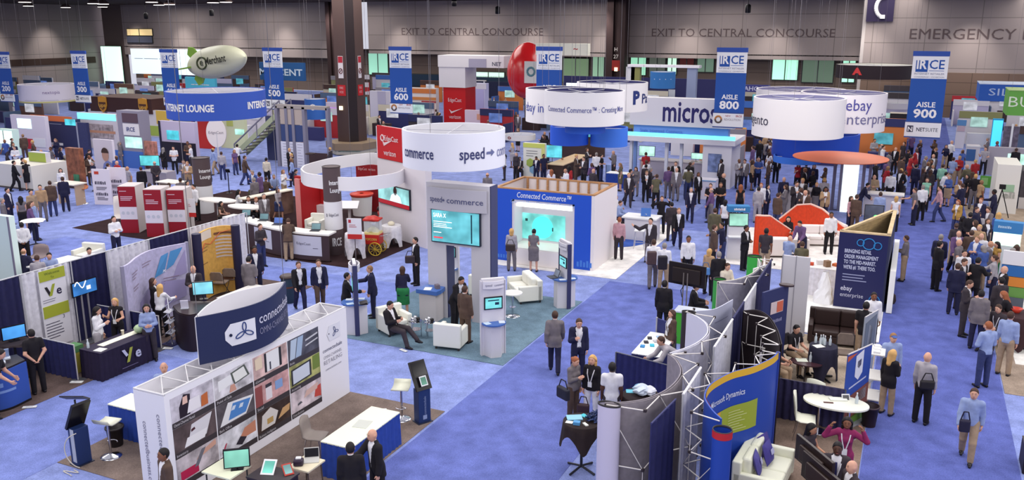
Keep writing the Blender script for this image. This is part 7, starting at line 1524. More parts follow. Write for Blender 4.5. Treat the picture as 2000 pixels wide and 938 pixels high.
q = g(1608,590); t = thing('cloth_bundle','bunched white cloth bundle before the white-cloth table','cloth',q); mb = MB(); rr = random.Random(9); vs = []; fs = []; n = 14
for k in range(8):
 for m_ in range(n): a = 2*math.pi*m_/n; R = (.32-.24*(k/7))*(1+rr.uniform(-.18,.18)); vs.append((q[0]+R*math.cos(a),q[1]-.1+R*math.sin(a)*.8,.02+1.0*k/7))
for k in range(7):
 for m_ in range(n): fs.append((k*n+m_,k*n+(m_+1) % n,(k+1)*n+(m_+1) % n,(k+1)*n+m_))
mb.add(vs,fs).build('cloth',M((246,244,246),.7),t)
r_ = random.Random(11)
for i,(nm,rgb) in enumerate((('red food tray',(206,80,50)),('white paper bowl',(240,236,236)),('brown paper bag',(150,120,96)),('orange snack box',(214,110,60)),('grey steel pot',(150,150,156)))): papers(p[0]-.4+.25*i,p[1]+.3+.2*(i % 2),.95,20*i,nm+' on the long white-cloth table',.18,.16,rgb,name=nm.replace(' ','_'),h=.08+.06*(i % 3))
p = g(1690,470); monitor(-1.0,33.6,0,6,'dark sign screen with green dot beside timber tower top',.62,.7,(54,60,84),1.45)
tag(MB().add([(-.92+.09*math.cos(a),33.565,1.72+.09*math.sin(a)) for a in np.linspace(0,2*math.pi,16,endpoint=False)],[tuple(range(16))]).build('status_dot',M((80,226,110),.5,'glow',1.2)),'glowing green dot on the dark sign screen','light')
# orange shell lounge
carpet('pale floor of the orange sofa lounge',rect(-6.0,31.2,-1.2,37.6),(244,238,232),.018,'booth_floor')
def shell(label,pts,ztops,rgb=(232,74,34)):
 c = Curve(pts,40); n = 40; us = np.linspace(0,1,len(ztops)); zt = [float(np.interp(k/n,us,ztops)) for k in range(n+1)]
 t = thing('shell_screen',label,'screen wall',(*c.at(c.L/2),0)); P = [tuple(c.at(c.L*k/n)) for k in range(n+1)]
 MB().sheet(P,.03,0,.07,zt=zt).build('orange_shell',M(rgb,.6,'fabric'),t); MB().path([(x,y,z) for (x,y),z in zip(P,zt)],.045,6).build('pale_edge',M((246,206,190),.5),t)
sm = lambda a: [float(v) for v in a]
shell('tall orange wave-topped screen, rear of the orange lounge',[(*g(1520,452)[:2],),(*g(1560,455)[:2],),(*g(1605,468)[:2],),(*g(1648,482)[:2],)],[zat(1520,428,g(1520,452)),zat(1540,400,g(1540,453)),zat(1560,395,g(1560,455)),zat(1590,405,g(1590,463)),zat(1620,425,g(1620,472)),zat(1648,445,g(1648,482))])
shell('sloping orange screen, front left of the orange lounge',[(*g(1471,500)[:2],),(*g(1490,497)[:2],),(*g(1515,490)[:2],),(*g(1545,483)[:2],)],[zat(1471,421,g(1471,500)),zat(1490,424,g(1490,497)),zat(1515,438,g(1515,490)),zat(1545,452,g(1545,483))])
for i,(px,py,dg,w_) in enumerate(((1535,500,200,1.5),(1600,478,20,1.6),(1625,470,-60,.9))): q = g(px,py); armchair(q[0],q[1],dg,['white and orange sofa at front of the orange lounge','white sofa at rear of the orange lounge','white armchair at right of the orange lounge'][i],w_,.8,(250,240,236),'sofa',2 if i < 2 else 1)
q = g(1560,482); t = thing('coffee_table','white round coffee table inside the orange lounge','table',q); MB().lathe([(.4,0),(.4,.04)],q+EZ*.45,24).build('tabletop',M((248,244,240),.4),t); MB().lathe([(.28,0),(.05,.05),(.05,.45)],q,16).build('pedestal',M((240,238,238),.4),t)
q = g(1436,510); t = rot_root('demo_kiosk','white demo kiosk with teal screen and blue header by orange screen','kiosk',q[0],q[1]+.2,20); MB().box(-.35,0,0,.35,.35,1.25).build('body',M((226,224,230),.5),t,local=True); MB().obox((0,.05,1.52),(.72,.05,.50),0,-.2).build('screen_bezel',M((60,64,70),.4),t,local=True); MB().obox((0,.02,1.525),(.66,.02,.44),0,-.2).build('screen',M((150,210,190),.3,'screen'),t,local=True); MB().box(-.4,.05,1.8,.4,.45,2.02).build('header',M((60,130,186),.5),t,local=True); k = MB(); bars(k,V(0,.05,1.87),EX,EZ,.36,.09,4); k.build('lettering',M(WHITE),t,local=True); MB().box(-.38,-.3,.9,.38,0,.94).build('shelf',M((240,240,240),.4),t,local=True)
# right edge stands
q = g(1950,545); t = rot_root('demo_kiosk','white stand with blue header and mint screen among right crowd','kiosk',q[0]+.1,q[1]+.2,-8); MB().box(-.42,0,0,.42,.3,1.15).build('body',M((236,240,232),.5),t,local=True); MB().box(-.42,-.02,1.15,.42,.05,1.60).build('screen',M((210,246,220),.4,'glow',.85),t,local=True); MB().box(-.44,-.05,1.6,.44,.3,1.98).build('header',M((70,140,200),.5),t,local=True); k = MB(); bars(k,V(-.1,-.05,1.76),EX,EZ,.4,.09,5); k.build('lettering',M((200,226,246)),t,local=True)
q = g(1972,600); t = rot_root('display_board','white, blue, orange and green striped board at right edge','sign',q[0],q[1]+.1,-6)
for nm,z0,z1,rgb in (('green_block',.3,.62,(110,160,80)),('orange_block',.64,.94,(226,140,60)),('blue_block',.96,1.3,(50,110,180)),('white_header',1.32,1.75,(240,238,242))): MB().box(-.36,0,z0,.36,.1,z1).build(nm,M(rgb,.5),t,local=True)
MB().box(-.36,-.05,0,.36,.15,.3).build('base',M((90,96,110),.5),t,local=True)
q = g(1990,700); cloth_table('dark-cloth round table at the right edge with a red dish',q[0],q[1]+.9,.5,.95,(60,36,40),.7,True,4); tag(MB().lathe([(.08,0),(.16,.12),(.15,.12),(.07,.02)],(q[0]-.1,q[1]+1.0,.95),18).build('red_bowl',M((206,60,40),.4)),'red bowl on dark-cloth round table at right edge','bowl')
t = thing('black_case','black case at the bottom right corner','case',g(2000,920)); p = g(2004,915); MB().box(p[0]-.1,p[1]-.3,.0,p[0]+.5,p[1]+.35,.5).build('case_body',M((36,28,32),.5),t,bevel=.02); MB().box(p[0]-.1,p[1]-.3,.5,p[0]+.5,p[1]+.35,.53).build('lid',M((60,48,48),.4),t)
# ================================================================ middle distance and far booths
def bw(name,label,px0,px1,yt,yb,depth,rgb,cat='wall panel',Y=None,kind='plain',mat=None,z0=0.0,**k):
 """upright slab standing on the floor, its foot seen at row yb"""
 Y = g((px0+px1)/2,yb)[1] if Y is None else Y
 a,b = gy(px0,(yt+yb)/2,Y)[0],gy(px1,(yt+yb)/2,Y)[0]; z1 = gy((px0+px1)/2,yt,Y)[2]
 t = thing(name,label,cat,((a+b)/2,Y,0)); pn_ = MB().box(a,Y,z0,b,Y+depth,z1).build('panel',mat or M(rgb,.55,kind),t)
 for i,(nm,u0,u1,v0,v1,c,kd) in enumerate(k.get('deco',())):
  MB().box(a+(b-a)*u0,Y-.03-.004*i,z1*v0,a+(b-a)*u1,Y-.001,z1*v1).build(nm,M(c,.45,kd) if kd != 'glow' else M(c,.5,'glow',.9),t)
 for (s,u,v,h,w_,c) in k.get('txt',()):
  q = MB(); letters(q,s,V(a+(b-a)*u,Y-.04,z1*v),EX,EZ,h,width=w_,bold=.015); q.build('lettering',M(c),pn_)
 return t
LAV,LIME,ORG,TEAL,RED_ = (214,206,226),(176,196,84),(226,130,66),(70,200,220),(196,40,56)
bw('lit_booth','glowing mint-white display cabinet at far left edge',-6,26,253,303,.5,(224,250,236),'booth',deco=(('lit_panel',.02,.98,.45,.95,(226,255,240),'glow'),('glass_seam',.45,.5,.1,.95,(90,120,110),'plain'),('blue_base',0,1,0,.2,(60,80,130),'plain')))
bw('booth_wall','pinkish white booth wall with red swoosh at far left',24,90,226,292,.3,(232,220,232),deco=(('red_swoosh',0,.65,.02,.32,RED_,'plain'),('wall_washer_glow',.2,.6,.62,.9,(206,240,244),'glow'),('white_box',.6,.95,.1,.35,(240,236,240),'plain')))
bw('booth_wall','dark navy booth wall with orange canopy at far left',92,150,232,290,.4,(52,54,92),deco=(('orange_canopy',-.5,.9,.90,1.08,(226,120,70),'plain'),('screen',.66,1.0,.80,1.0,TEAL,'screen'),('white_table',.1,.5,.1,.18,WHITE,'plain')),txt=(('–––––',.35,.78,.2,1.2,(200,206,226)),))
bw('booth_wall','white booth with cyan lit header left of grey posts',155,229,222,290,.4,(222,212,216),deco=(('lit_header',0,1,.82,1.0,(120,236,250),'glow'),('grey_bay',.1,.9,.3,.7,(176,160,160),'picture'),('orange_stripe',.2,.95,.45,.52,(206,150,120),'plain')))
bw('drape_divider','navy draped divider left of white cyan-headed booth',152,172,240,305,.2,(54,56,96),'drape',kind='fabric',deco=(('pole',.0,.12,0,1,(160,160,176),'plain'),))
bw('kiosk_tower','grey twin-post tower with IRCE panel and mint screen',233,275,217,328,.8,(150,144,160),'kiosk',deco=(('brown_panel',.25,.95,.80,.96,(96,74,84),'plain'),('white_panel',.25,.98,.58,.78,(236,230,230),'plain'),('screen',.28,1.05,.36,.55,(190,246,232),'screen'),('blue_base',-.3,1.05,0,.30,(70,110,186),'plain')),txt=(('IRCE',.6,.65,.25,.7,(60,70,130)),))
bw('booth_wall','white, amber and lime booth wall behind the grey tower',282,332,216,268,.3,(236,228,226),deco=(('amber_patch',.5,1,.5,1,(238,196,84),'plain'),('lime_wave',0,1,.05,.42,LIME,'plain')))
bw('booth_wall','lilac booth wall with cyan screen and black base',313,382,238,318,.3,(212,200,226),deco=(('black_base',0,1,0,.5,(44,38,50),'plain'),('screen',.22,.55,.56,.78,TEAL,'screen'),('side_edge',0,.05,0,1,(40,36,60),'plain')))
bw('booth_wall','bright red booth wall beside white disc sign',384,412,236,290,.3,(206,50,40),deco=(('white_edge',0,.12,.1,1,WHITE,'plain'),))
bw('booth_wall','cream and lime booth wall right of white disc sign',430,478,228,290,.3,(232,236,190),deco=(('screen',.62,.98,.45,.62,(180,246,226),'screen'),('ring_print',.3,.55,.7,.9,(200,206,110),'plain')))
def disc():
 Y = g(425,330)[1]; c = gy(422,260,Y); R = 20*dep(c)/1746; Rz = 29*dep(c)/1746; t = thing('disc_sign','big white oval disc sign on a post by blue lounge drum','sign',(c[0],Y,0)); u_ = nrm(_rt*V(1,1,0)); P = [c+u_*R*math.cos(a)+EZ*Rz*math.sin(a) for a in np.linspace(0,2*math.pi,36,endpoint=False)]
 MB().solid(P,nrm(_fw*V(1,1,0))*.12).build('disc',M((240,230,226),.5),t); MB().tube((c[0],Y+.06,0),(c[0],Y+.06,c[2]),.06).build('post',M((210,204,206)),t); q = MB(); letters(q,'EdgeCast',c-EZ*.05,u_,EZ,.16,width=R*1.5); q.build('lettering',M((120,110,120)),t)
disc()
bw('totem','lime and white printed totem at left, by white counter',60,92,298,362,.3,(222,216,224),'totem',deco=(('lime_block',0,1,.72,.98,LIME,'plain'),('lime_block',0,1,.25,.42,LIME,'plain'),('print',.1,.9,.46,.66,(186,180,196),'picture')))
bw('picture_panel','brown wood-toned picture panel with green plant, at left',131,157,290,368,.3,(150,92,66),'panel',kind='picture',deco=(('green_plant',.45,.85,.15,.36,(70,130,90),'picture'),('dark_foot',0,1,0,.12,(60,40,40),'plain')))
def portrait():
 t = bw('portrait_panel','white upright panel with printed portrait, at left',185,222,273,352,.15,(232,222,232),'panel'); Y = t.location[1]; c = gy(206,303,Y); k = MB()
 k.add([(c[0]+.26*math.cos(a),Y-.02,c[2]+.36*math.sin(a)) for a in np.linspace(0,6.28,16,endpoint=False)],[tuple(range(16))]); k.build('portrait_face',M((206,160,140)),t); k = MB(); k.add([(c[0]+.28*math.cos(a),Y-.03,c[2]+.12+.30*math.sin(a)) for a in np.linspace(0,math.pi,12)],[tuple(range(12))]); k.build('portrait_hair',M((70,50,44)),t); k = MB(); k.add([(c[0]-.45,Y-.015,c[2]-1.2),(c[0]+.6,Y-.015,c[2]-1.2),(c[0]+.5,Y-.015,c[2]-.45),(c[0]+.1,Y-.015,c[2]-.28),(c[0]-.2,Y-.015,c[2]-.5)],[tuple(range(5))]); k.build('portrait_shirt',M((140,150,206)),t)
portrait()
bw('counter','long low white counter at far left edge',-10,62,322,368,2.2,(236,230,218),'counter',deco=(('plinth',0,1,0,.06,(90,80,76),'plain'),))
bw('picture_panel','skin-toned picture panel above the cyan floor monitor',275,306,276,330,.12,(196,130,112),'panel',kind='picture',deco=(('frame_foot',0,1,0,.1,(90,60,56),'plain'),))
p = gy(296,350,g(301,360)[1]+.35); monitor(p[0],p[1],max(.2,gy(296,335,g(301,360)[1])[2]),20,'monitor with cyan glow above the red totems',1.1,.55,(90,206,216),.25); bw('counter','grey counter carrying the cyan glow monitor',278,325,335,360,.7,(170,160,166),'counter',deco=(('worktop',-.03,1.03,.94,1.0,(220,214,214),'plain'),))
for i,(px,py) in enumerate(((142,398),(340,395))):
 p = g(px,py); t = thing('high_table',['pale wooden high table with bar stool, at left','grey high table behind the red totems'][i],'table',p); MB().box(p[0]-.7,p[1]-.4,1.0,p[0]+.7,p[1]+.4,1.05).build('tabletop',M((240,230,214),.4),t)
 for s in (-.6,.6): MB().obox((p[0]+s,p[1],.5),(.08,.5,1.0)).build('leg',M((206,176,146),.5),t)
p = g(165,398); bar_stool(p[0],p[1],20,'orange-backed bar stool by the pale wooden high table',(206,120,70))
bw('lit_booth','tall mint-white panel at left edge behind Ve drapes',-20,26,422,560,.2,(226,246,240),'panel',deco=(('grey_edge',.94,1,0,1,(130,126,146),'plain'),))
carpet('grey carpet behind Ve drapes at left',rect(-30.5,15.5,-21.2,20.8),(120,112,128))
p = g(105,512,.75); t = thing('meeting_table','white meeting table with men seated, behind Ve drapes','table',p*V(1,1,0)); MB().box(p[0]-.3,p[1]-.8,.72,p[0]+.5,p[1]+.8,.76).build('tabletop',M((246,244,240),.4),t); MB().tube(p*V(1,1,0),p,.06).build('column',M((180,180,186),.4),t); MB().lathe([(.35,0),(.33,.03)],p*V(1,1,0),20).build('base',M((150,150,156),.4),t)
p = g(78,525); shell_chair(p[0],p[1],20,'beige bucket chair behind the seated men at left',(150,132,132),w_=.6); p = g(162,520); armchair(p[0],p[1]+.3,10,'white armchair showing above the Ve drapes',.9); p = g(10,520); folding_chair(p[0],p[1],30,'grey folding chair behind Ve drapes at left edge',(150,140,134)); p = g(45,480); t = cloth_table('white round high table near men in white shirts',p[0]+.5,p[1]+.2,.42,1.05,(250,248,244),.03)
# two-storey staircase booth
def stair_booth():
 Y = g(580,328)[1]; X = lambda px: gy(px,260,Y)[0]; Z = lambda py,px=560: gy(px,py,Y)[2]; t = thing('stair_booth','two-storey grey-post booth with diagonal staircase','booth',(X(560),Y,0)); gm = M((134,130,146),.45)
 for px in (541,560,573,594,640): MB().box(X(px)-.10,Y,0,X(px)+.10,Y+.25,Z(208)).build('post',gm,t)
 for a,b,z0,z1,rgb in ((548,592,243,208,(186,170,160)),(548,592,276,244,(58,74,120)),(546,594,328,277,(226,224,236)),(600,638,328,295,(70,50,50))): MB().box(X(a),Y+.05,max(0,Z(z0)),X(b),Y+.12,Z(z1)).build('panel',M(rgb,.5),t)
 MB().box(X(541),Y,Z(212),X(640),Y+.35,Z(205)).build('upper_beam',M((166,156,150),.5),t)
 o = V(X(447),Y+.4,Z(318)); e = V(X(541),Y+.4,Z(226)); st = e-o; q = EZ*.85
 for dy in (0,1.1): MB().solid([o+EY*dy,e+EY*dy,e+EY*dy+EZ*.38,o+EY*dy+EZ*.38],EY*.08).build('stringer',M((176,184,150),.5),t); MB().tube(o+EY*dy+q,e+EY*dy+q,.05).tube(o+EY*dy,o+EY*dy+q,.04).tube(e+EY*dy,e+EY*dy+q,.04).tube((o+e)/2+EY*dy,(o+e)/2+EY*dy+q,.04).build('handrail',gm,t)
 for i in range(12): c = o+st*(i+.5)/12; MB().box(c[0]-.16,c[1]+.05,c[2]+.1,c[0]+.16,c[1]+1.1,c[2]+.15).build('tread',M((120,116,110)),t)
 MB().box(X(480),Y+1.9,0,X(541),Y+2.0,Z(236)).build('rear_wall',M((70,74,110),.5),t); MB().lathe([(.03,.6),(.3,.62),(.3,.66),(.03,.68)],(X(616),Y-.6,.4),20).build('table',M((60,44,44)),t)
 for i in range(3): k = MB(); print_lines(k,V(X(550)+.55*i,Y+.05,Z(282)),EX,EZ,.4,9,.17,.03,i); k.build('price_list',M((160,160,180)),t)
stair_booth()
bw('booth_wall','white and violet lit booth left of the big column',638,664,200,268,.3,(222,214,232),deco=(('screen',.1,.9,.55,.85,(170,110,220),'screen'),('grey_counter',0,1,0,.3,(140,140,150),'plain')))
bw('booth_wall','white angular booth wall right of the big column',723,762,178,250,.4,(226,220,234),deco=(('lavender_fold',.4,.8,.1,1,(196,190,216),'plain'),))
bw('booth_wall','orange timber pavilion behind the AISLE 600 sign',796,852,172,245,.5,(232,226,226),deco=(('orange_beam',0,1,.86,.98,(214,126,66),'plain'),('orange_beam',0,1,.68,.76,(214,140,80),'plain'),('lit_sign',.55,.95,.25,.6,(250,240,200),'glow'),('red_frame',.5,1,.62,.66,(170,40,50),'plain')))
def cantilever():
 Y = g(888,262)[1]+2; X = lambda px: gy(px,180,Y)[0]; Z = lambda py: gy(890,py,Y)[2]; t = thing('cantilever_tower','red tower with white cantilever arm and check mark lettering','tower',(X(888),Y,0))
 MB().box(X(866),Y,0,X(909),Y+1.8,Z(171)).build('red_shaft',M((206,26,30),.45),t); MB().box(X(859),Y-.1,Z(171),X(910),Y+1.9,Z(110)).build('white_block',M((236,230,234),.5),t); MB().box(X(858),Y-.15,Z(131),X(986),Y+1.9,Z(108)).build('cantilever_arm',M((240,234,236),.5),t); MB().box(X(918),Y-.18,Z(131),X(952),Y-.14,Z(114)).build('grey_panel',M((176,170,190),.5),t)
 k = MB(); letters(k,'EdgeCast',V(X(888),Y-.01,Z(199)),EX,EZ,.3,width=1.25); letters(k,'verizon',V(X(888),Y-.01,Z(232)),EX,EZ,.32,width=1.1); k.solid([(X(877),Y-.01,Z(214)),(X(881),Y-.01,Z(222)),(X(903),Y-.01,Z(211)),(X(882),Y-.01,Z(218))],(0,-.03,0)); k.build('lettering',M((244,220,220)),t); k = MB(); letters(k,'NET',V(X(972),Y-.16,Z(127)),EX,EZ,.3,width=.8,bold=.02); k.build('dark_lettering',M((90,90,110)),t)
cantilever()
bw('lectern_tower','white lit lectern tower right of red cantilever tower',922,947,163,240,.8,(214,210,246),'tower',deco=(('cap',-.12,1.12,.86,1.0,(230,226,240),'plain'),('lilac_column',.1,.9,0,.86,(196,190,240),'plain')))
bw('booth_wall','pale pink low booth wall behind the speed commerce drum',908,968,216,262,.3,(236,214,226),deco=(('orange_swoosh',.4,1,.6,.85,(236,170,140),'plain'),)); bw('booth_wall','dark blue screen wall by pale pink booth',960,990,222,262,.3,(60,80,120),deco=(('screen',.1,.9,.3,.9,(70,110,170),'screen'),))
def hexwall():
 t = bw('booth_wall','white and lime booth wall with coloured hexagons',1022,1064,280,352,.25,(240,238,226),deco=(('lime_top',0,1,.88,1.0,(216,222,110),'plain'),('lime_side',.85,1,0,.9,(226,226,140),'plain'))); Y = t.location[1]
 for px,py,rgb in ((1036,318,(170,190,90)),(1049,318,(226,170,90)),(1042,331,(140,180,206))): c = gy(px,py,Y); k = MB(); k.solid([(c[0]+.26*math.cos(a),Y-.02,c[2]+.26*math.sin(a)) for a in [i*math.pi/3+math.pi/6 for i in range(6)]],(0,-.02,0)); k.build('hexagon',M(rgb),t)
 k = MB(); c = gy(1028,295,Y); print_lines(k,V(c[0],Y-.01,c[2]),EX,EZ,.7,3,.14,.04,2); k.build('print',M((150,150,150)),t)
hexwall()
p = g(1078,350); monitor(p[0],p[1],.9,5,'cyan screen on dark stand right of the hexagon wall',1.15,.68,(90,206,226),.35); bw('counter','dark screen plinth under cyan screen right of hexagon wall',1062,1096,318,352,.5,(60,66,84),'counter',deco=(('front',.1,.9,.1,.9,(80,86,100),'plain'),))
p0,p1 = g(1102,357),g(1141,345); t = thing('long_counter','dark brown pleated counter running away from blue booth','counter',(p0+p1)/2); MB().box(p0[0]-.9,p0[1]-.2,0,p0[0],p0[1]+4.0,.98).build('body',M((70,50,42),.8,'fabric'),t); MB().box(p0[0]-.95,p0[1]-.25,.98,p0[0]+.05,p0[1]+4.05,1.03).build('worktop',M((206,176,140),.5),t)
p = g(1207,368); skirted_table('blue-skirted table by the aisle left of micros booth',p[0]-.7,p[1],p[0]+.55,p[1]+.7,.8,(40,70,160),(236,236,240)); bw('low_partition','pale lavender low panel before the hexagon wall',1048,1074,331,358,.06,(226,222,240),'panel',deco=(('print',.15,.85,.3,.8,(196,196,220),'picture'),)); bw('low_partition','small pale blue partition left of blue-skirted table',1183,1192,322,352,.06,(160,186,230),'panel',deco=(('post',0,.1,0,1,(120,120,140),'plain'),))
ring('hanging_ring_sign','low oval white ring sign near left white cluster',1015,62,262,272,52,(232,226,222),spokes=2,text=[('o',-40,.3,.25,(150,70,60),.03,.3)]); 
def micros():
 Y = 46.6; X = lambda px,py=300: gy(px,py,Y)[0]; Z = lambda py: gy(1330,py,Y)[2]; t = thing('micros_booth','white micros booth with turquoise light strip and tall header','booth',(X(1330),Y,0)); wh = M((240,236,242),.5)
 MB().box(X(1230),Y-.2,Z(247),X(1432),Y+.6,Z(192)).build('header',wh,t); k = MB(); letters(k,'micros',V(X(1293),Y-.2,Z(237)),EX,EZ,1.12,width=X(1399)-X(1293),align='L',bold=.02); k.build('lettering',M((50,46,110)),t)
 MB().box(X(1236),Y,Z(267),X(1420),Y+.5,Z(247)).build('fascia',M((120,150,220),.5),t); MB().box(X(1228),Y-.35,Z(268),X(1436),Y-.25,Z(261)).build('light_strip',M((110,240,250),.5,'glow',1.0),t); MB().box(X(1226),Y-.5,Z(278),X(1438),Y+2.5,Z(268)).build('canopy',wh,t); k = MB(); letters(k,'Single. Integrated. Commerce.',V(X(1290),Y-.02,Z(261)),EX,EZ,.18,width=2.4); k.build('small_lettering',M((90,120,200)),t)
 for px in (1232,1240,1301,1330): MB().box(X(px)-.08,Y,0,X(px)+.08,Y+.2,Z(278)).build('post',M((226,226,236) if px != 1240 else (120,150,206),.5),t)
 MB().box(X(1375),Y-.3,0,X(1431),Y+2.2,Z(278)).build('white_tower',wh,t); MB().box(X(1386),Y-.33,Z(330),X(1412),Y-.3,Z(295)).build('picture',M((130,146,190),.5,'picture'),t)
 MB().box(X(1238),Y+1.2,0,X(1372),Y+1.9,1.05).build('counter',M((206,196,206),.5),t); MB().box(X(1236),Y+1.1,1.05,X(1374),Y+2,1.12).build('worktop',M((240,230,226),.4),t)
 for i,px in enumerate((1262,1358,1372)): q = gy(px,315,Y+1.3); monitor(q[0],Y+1.4,1.12,0,'mint screen on micros booth counter, '+['left one','middle one','right one'][i],.9 if i == 0 else .5,.55 if i == 0 else .32,(190,246,226),.15)
micros()
for i,(px,py) in enumerate(((1285,335),(1360,338),(1325,348))): p = g(px,py); t = cloth_table('round white table inside micros booth, '+['left','right','front'][i],p[0],p[1]-1.2,.5,.76,(246,236,232),.03,True)
p = g(1383,388); t = bw('info_desk','white info desk with blue top before micros tower',1361,1396,352,390,.8,(226,220,232),'counter',deco=(('blue_worktop',-.05,1.05,.94,1.0,(140,176,216),'plain'),('logo',.5,.8,.6,.66,(150,150,180),'plain')))
bw('booth_wall','long navy booth wall far behind the white clusters',1100,1420,152,215,.4,(54,54,104),Y=84,deco=(('white_sign',.02,.12,.55,.8,(230,240,240),'glow'),('lit_counter',.4,.52,.1,.4,(170,226,236),'glow'),('pale_pillar',.66,.7,0,.7,(226,230,240),'plain')))
bw('booth_wall','navy booth wall below the cantilever arm, far back',905,1040,160,185,.4,(36,40,72),Y=88,deco=(('pale_band',0,1,.02,.25,(176,160,150),'plain'),('white_post',.3,.32,0,1,WHITE,'plain')))
def shelf():
 Y = 66; X = lambda px: gy(px,150,Y)[0]; Z = lambda py: gy(1295,py,Y)[2]; t = thing('truss_gate','pale shelf-like gate frame behind the micros header','frame',(X(1295),Y,0)); MB().box(X(1225),Y,Z(132),X(1365),Y+.8,Z(127)).build('crossbeam',M((236,232,240),.5),t)
 for px,rgb in ((1240,(140,140,84)),(1350,(150,160,190)),(1230,(220,220,226))): MB().box(X(px)-.35,Y+.1,0,X(px)+.35,Y+.6,Z(132)).build('post',M(rgb,.5),t)
shelf()
bw('booth_wall','orange lit wall between micros booth and crowd',1432,1455,250,300,.3,(244,180,70),deco=(('lit_panel',.1,.9,.2,.9,(250,190,90),'glow'),))
def canopy():
 c = g(1645,412); z = zat(1641,307,c); R = 92*dep(c)/1746; t = thing('disc_canopy','round orange canopy disc over white glowing pillar booth','canopy',c); cx = g(1641,307,z)
 MB().lathe([(R,z),(R*.6,z+.10),(.05,z+.14)][::1],(cx[0],cx[1],0),48).lathe([(.05,z-.05),(R,z-.03),(R,z)],(cx[0],cx[1],0),48,cap=False).build('disc',M((236,124,84),.5),t)
 x,y = c[0],c[1]
 MB().box(x-.1,y-.3,0,x+.55,y+.4,z-.05).build('glowing_pillar',M((236,248,250),.5,'glow',.75),t)
 for dx in (-.55,-.25,.72,1.0): MB().box(x+dx,y-.1,0,x+dx+.12,y+.3,z-.05).build('dark_post',M((110,104,130),.5),t)
 MB().box(x+.9,y-.6,0,x+2.5,y,1.0).build('counter',M((216,210,220),.5),t); MB().box(x+.85,y-.7,1.0,x+2.6,y+.05,1.06).build('worktop',M((240,236,236),.4),t); MB().box(x-2.6,y-1.0,0,x-1.3,y-.4,1.0).build('counter',M((206,196,196),.5),t); MB().box(x-2.7,y-1.1,1.0,x-1.2,y-.3,1.06).build('worktop',M((244,240,232),.4),t)
canopy()
bw('podium','navy podium by the aisle right of orange canopy',1752,1769,345,380,.6,(50,56,110),'counter',deco=(('top',-.05,1.05,.94,1,(220,220,230),'plain'),)); bw('podium','blue podium among crowd left of orange canopy',1532,1552,365,400,.7,(44,72,150),'counter',deco=(('top',-.05,1.05,.94,1,(220,220,230),'plain'),))
bw('drape_divider','black drape below small plain drum at right',1735,1776,222,290,.4,(34,28,34),'drape',kind='fabric',deco=(('lit_rail',0,1,1.0,1.04,(240,226,200),'plain'),)); bw('booth_wall','orange and white booth wall beyond ebay enterprise drum',1676,1706,262,305,.3,(240,232,230),deco=(('orange_panel',.3,.65,.05,.95,(236,120,70),'plain'),('dark_panel',0,.2,.2,.9,(60,50,60),'plain')))
bw('illuminated_sign','slim turquoise glowing panel at right',1936,1957,232,293,.3,(60,170,220),'panel',deco=(('lit_face',.05,.95,.05,.95,(70,190,236),'glow'),)); bw('counter','grey counter wall with mint screen at right edge',1928,2050,290,345,.4,(176,168,176),'counter',deco=(('screen',.32,1,.35,.8,(190,250,226),'screen'),)); bw('booth_wall','rack of dark posters with white supports at far right',1958,2030,248,300,.3,(110,100,116),kind='picture',deco=(('white_post',.2,.26,0,1.1,WHITE,'plain'),('white_post',.5,.56,0,1.15,WHITE,'plain')))
bw('white_booth','white corner booth with open timber top at right edge',1943,1990,322,418,2.6,(244,240,232),'booth',deco=(('green_logo',.3,.8,.45,.6,(170,206,170),'plain'),),txt=(('eli',.6,.33,.3,.5,(180,180,170)),)); bw('booth_wall','dark product wall beside the white corner booth',1992,2050,335,410,2.0,(80,74,80),kind='picture',deco=(('pale_base',0,1,0,.3,(226,220,216),'plain'),))
bw('sign_panel','green sign panel standing in front of white corner booth',1913,1935,344,378,.08,(100,170,70),'sign',z0=.3,deco=(('print',.1,.7,.5,.9,(150,200,120),'plain'),('post',.45,.55,0,.3,(120,120,120),'plain'))); p = g(1950,425); t = thing('camera_tripod','black camera tripod near the white corner booth','tripod',p)
for i in range(3): a = 2.1*i; MB().tube(p+V(.4*math.cos(a),.4*math.sin(a),0),p+EZ*1.3,.02).build('leg',M(BLACK),t)
MB().obox(p+EZ*1.42,(.25,.18,.2)).build('camera_head',M(BLACK),t)
bw('podium','white podium with blue panel by AISLE 900, right',1886,1912,285,330,.8,(226,220,226),'counter',deco=(('blue_panel',0,.7,.35,.85,(70,110,170),'plain'),('top',-.05,1.05,.95,1,(240,240,244),'plain'))); bw('booth_wall','pale blue-headed booth post right of AISLE 900 sign',1867,1885,234,290,.3,(222,216,224),deco=(('blue_header',0,1,.8,1,(100,150,200),'plain'),('pink_print',.1,.9,.6,.78,(206,180,190),'plain')))
hang_box('hanging_banner','blue printed panel behind the nextopia drum',28,80,186,226,52,.2,(74,106,180),'––',(210,220,240),.2,None,.0); hang_box('hanging_banner','glowing cyan sign below the airship',362,420,151,178,70,.3,(90,200,230),'–––––',WHITE,.3,.6,.03)
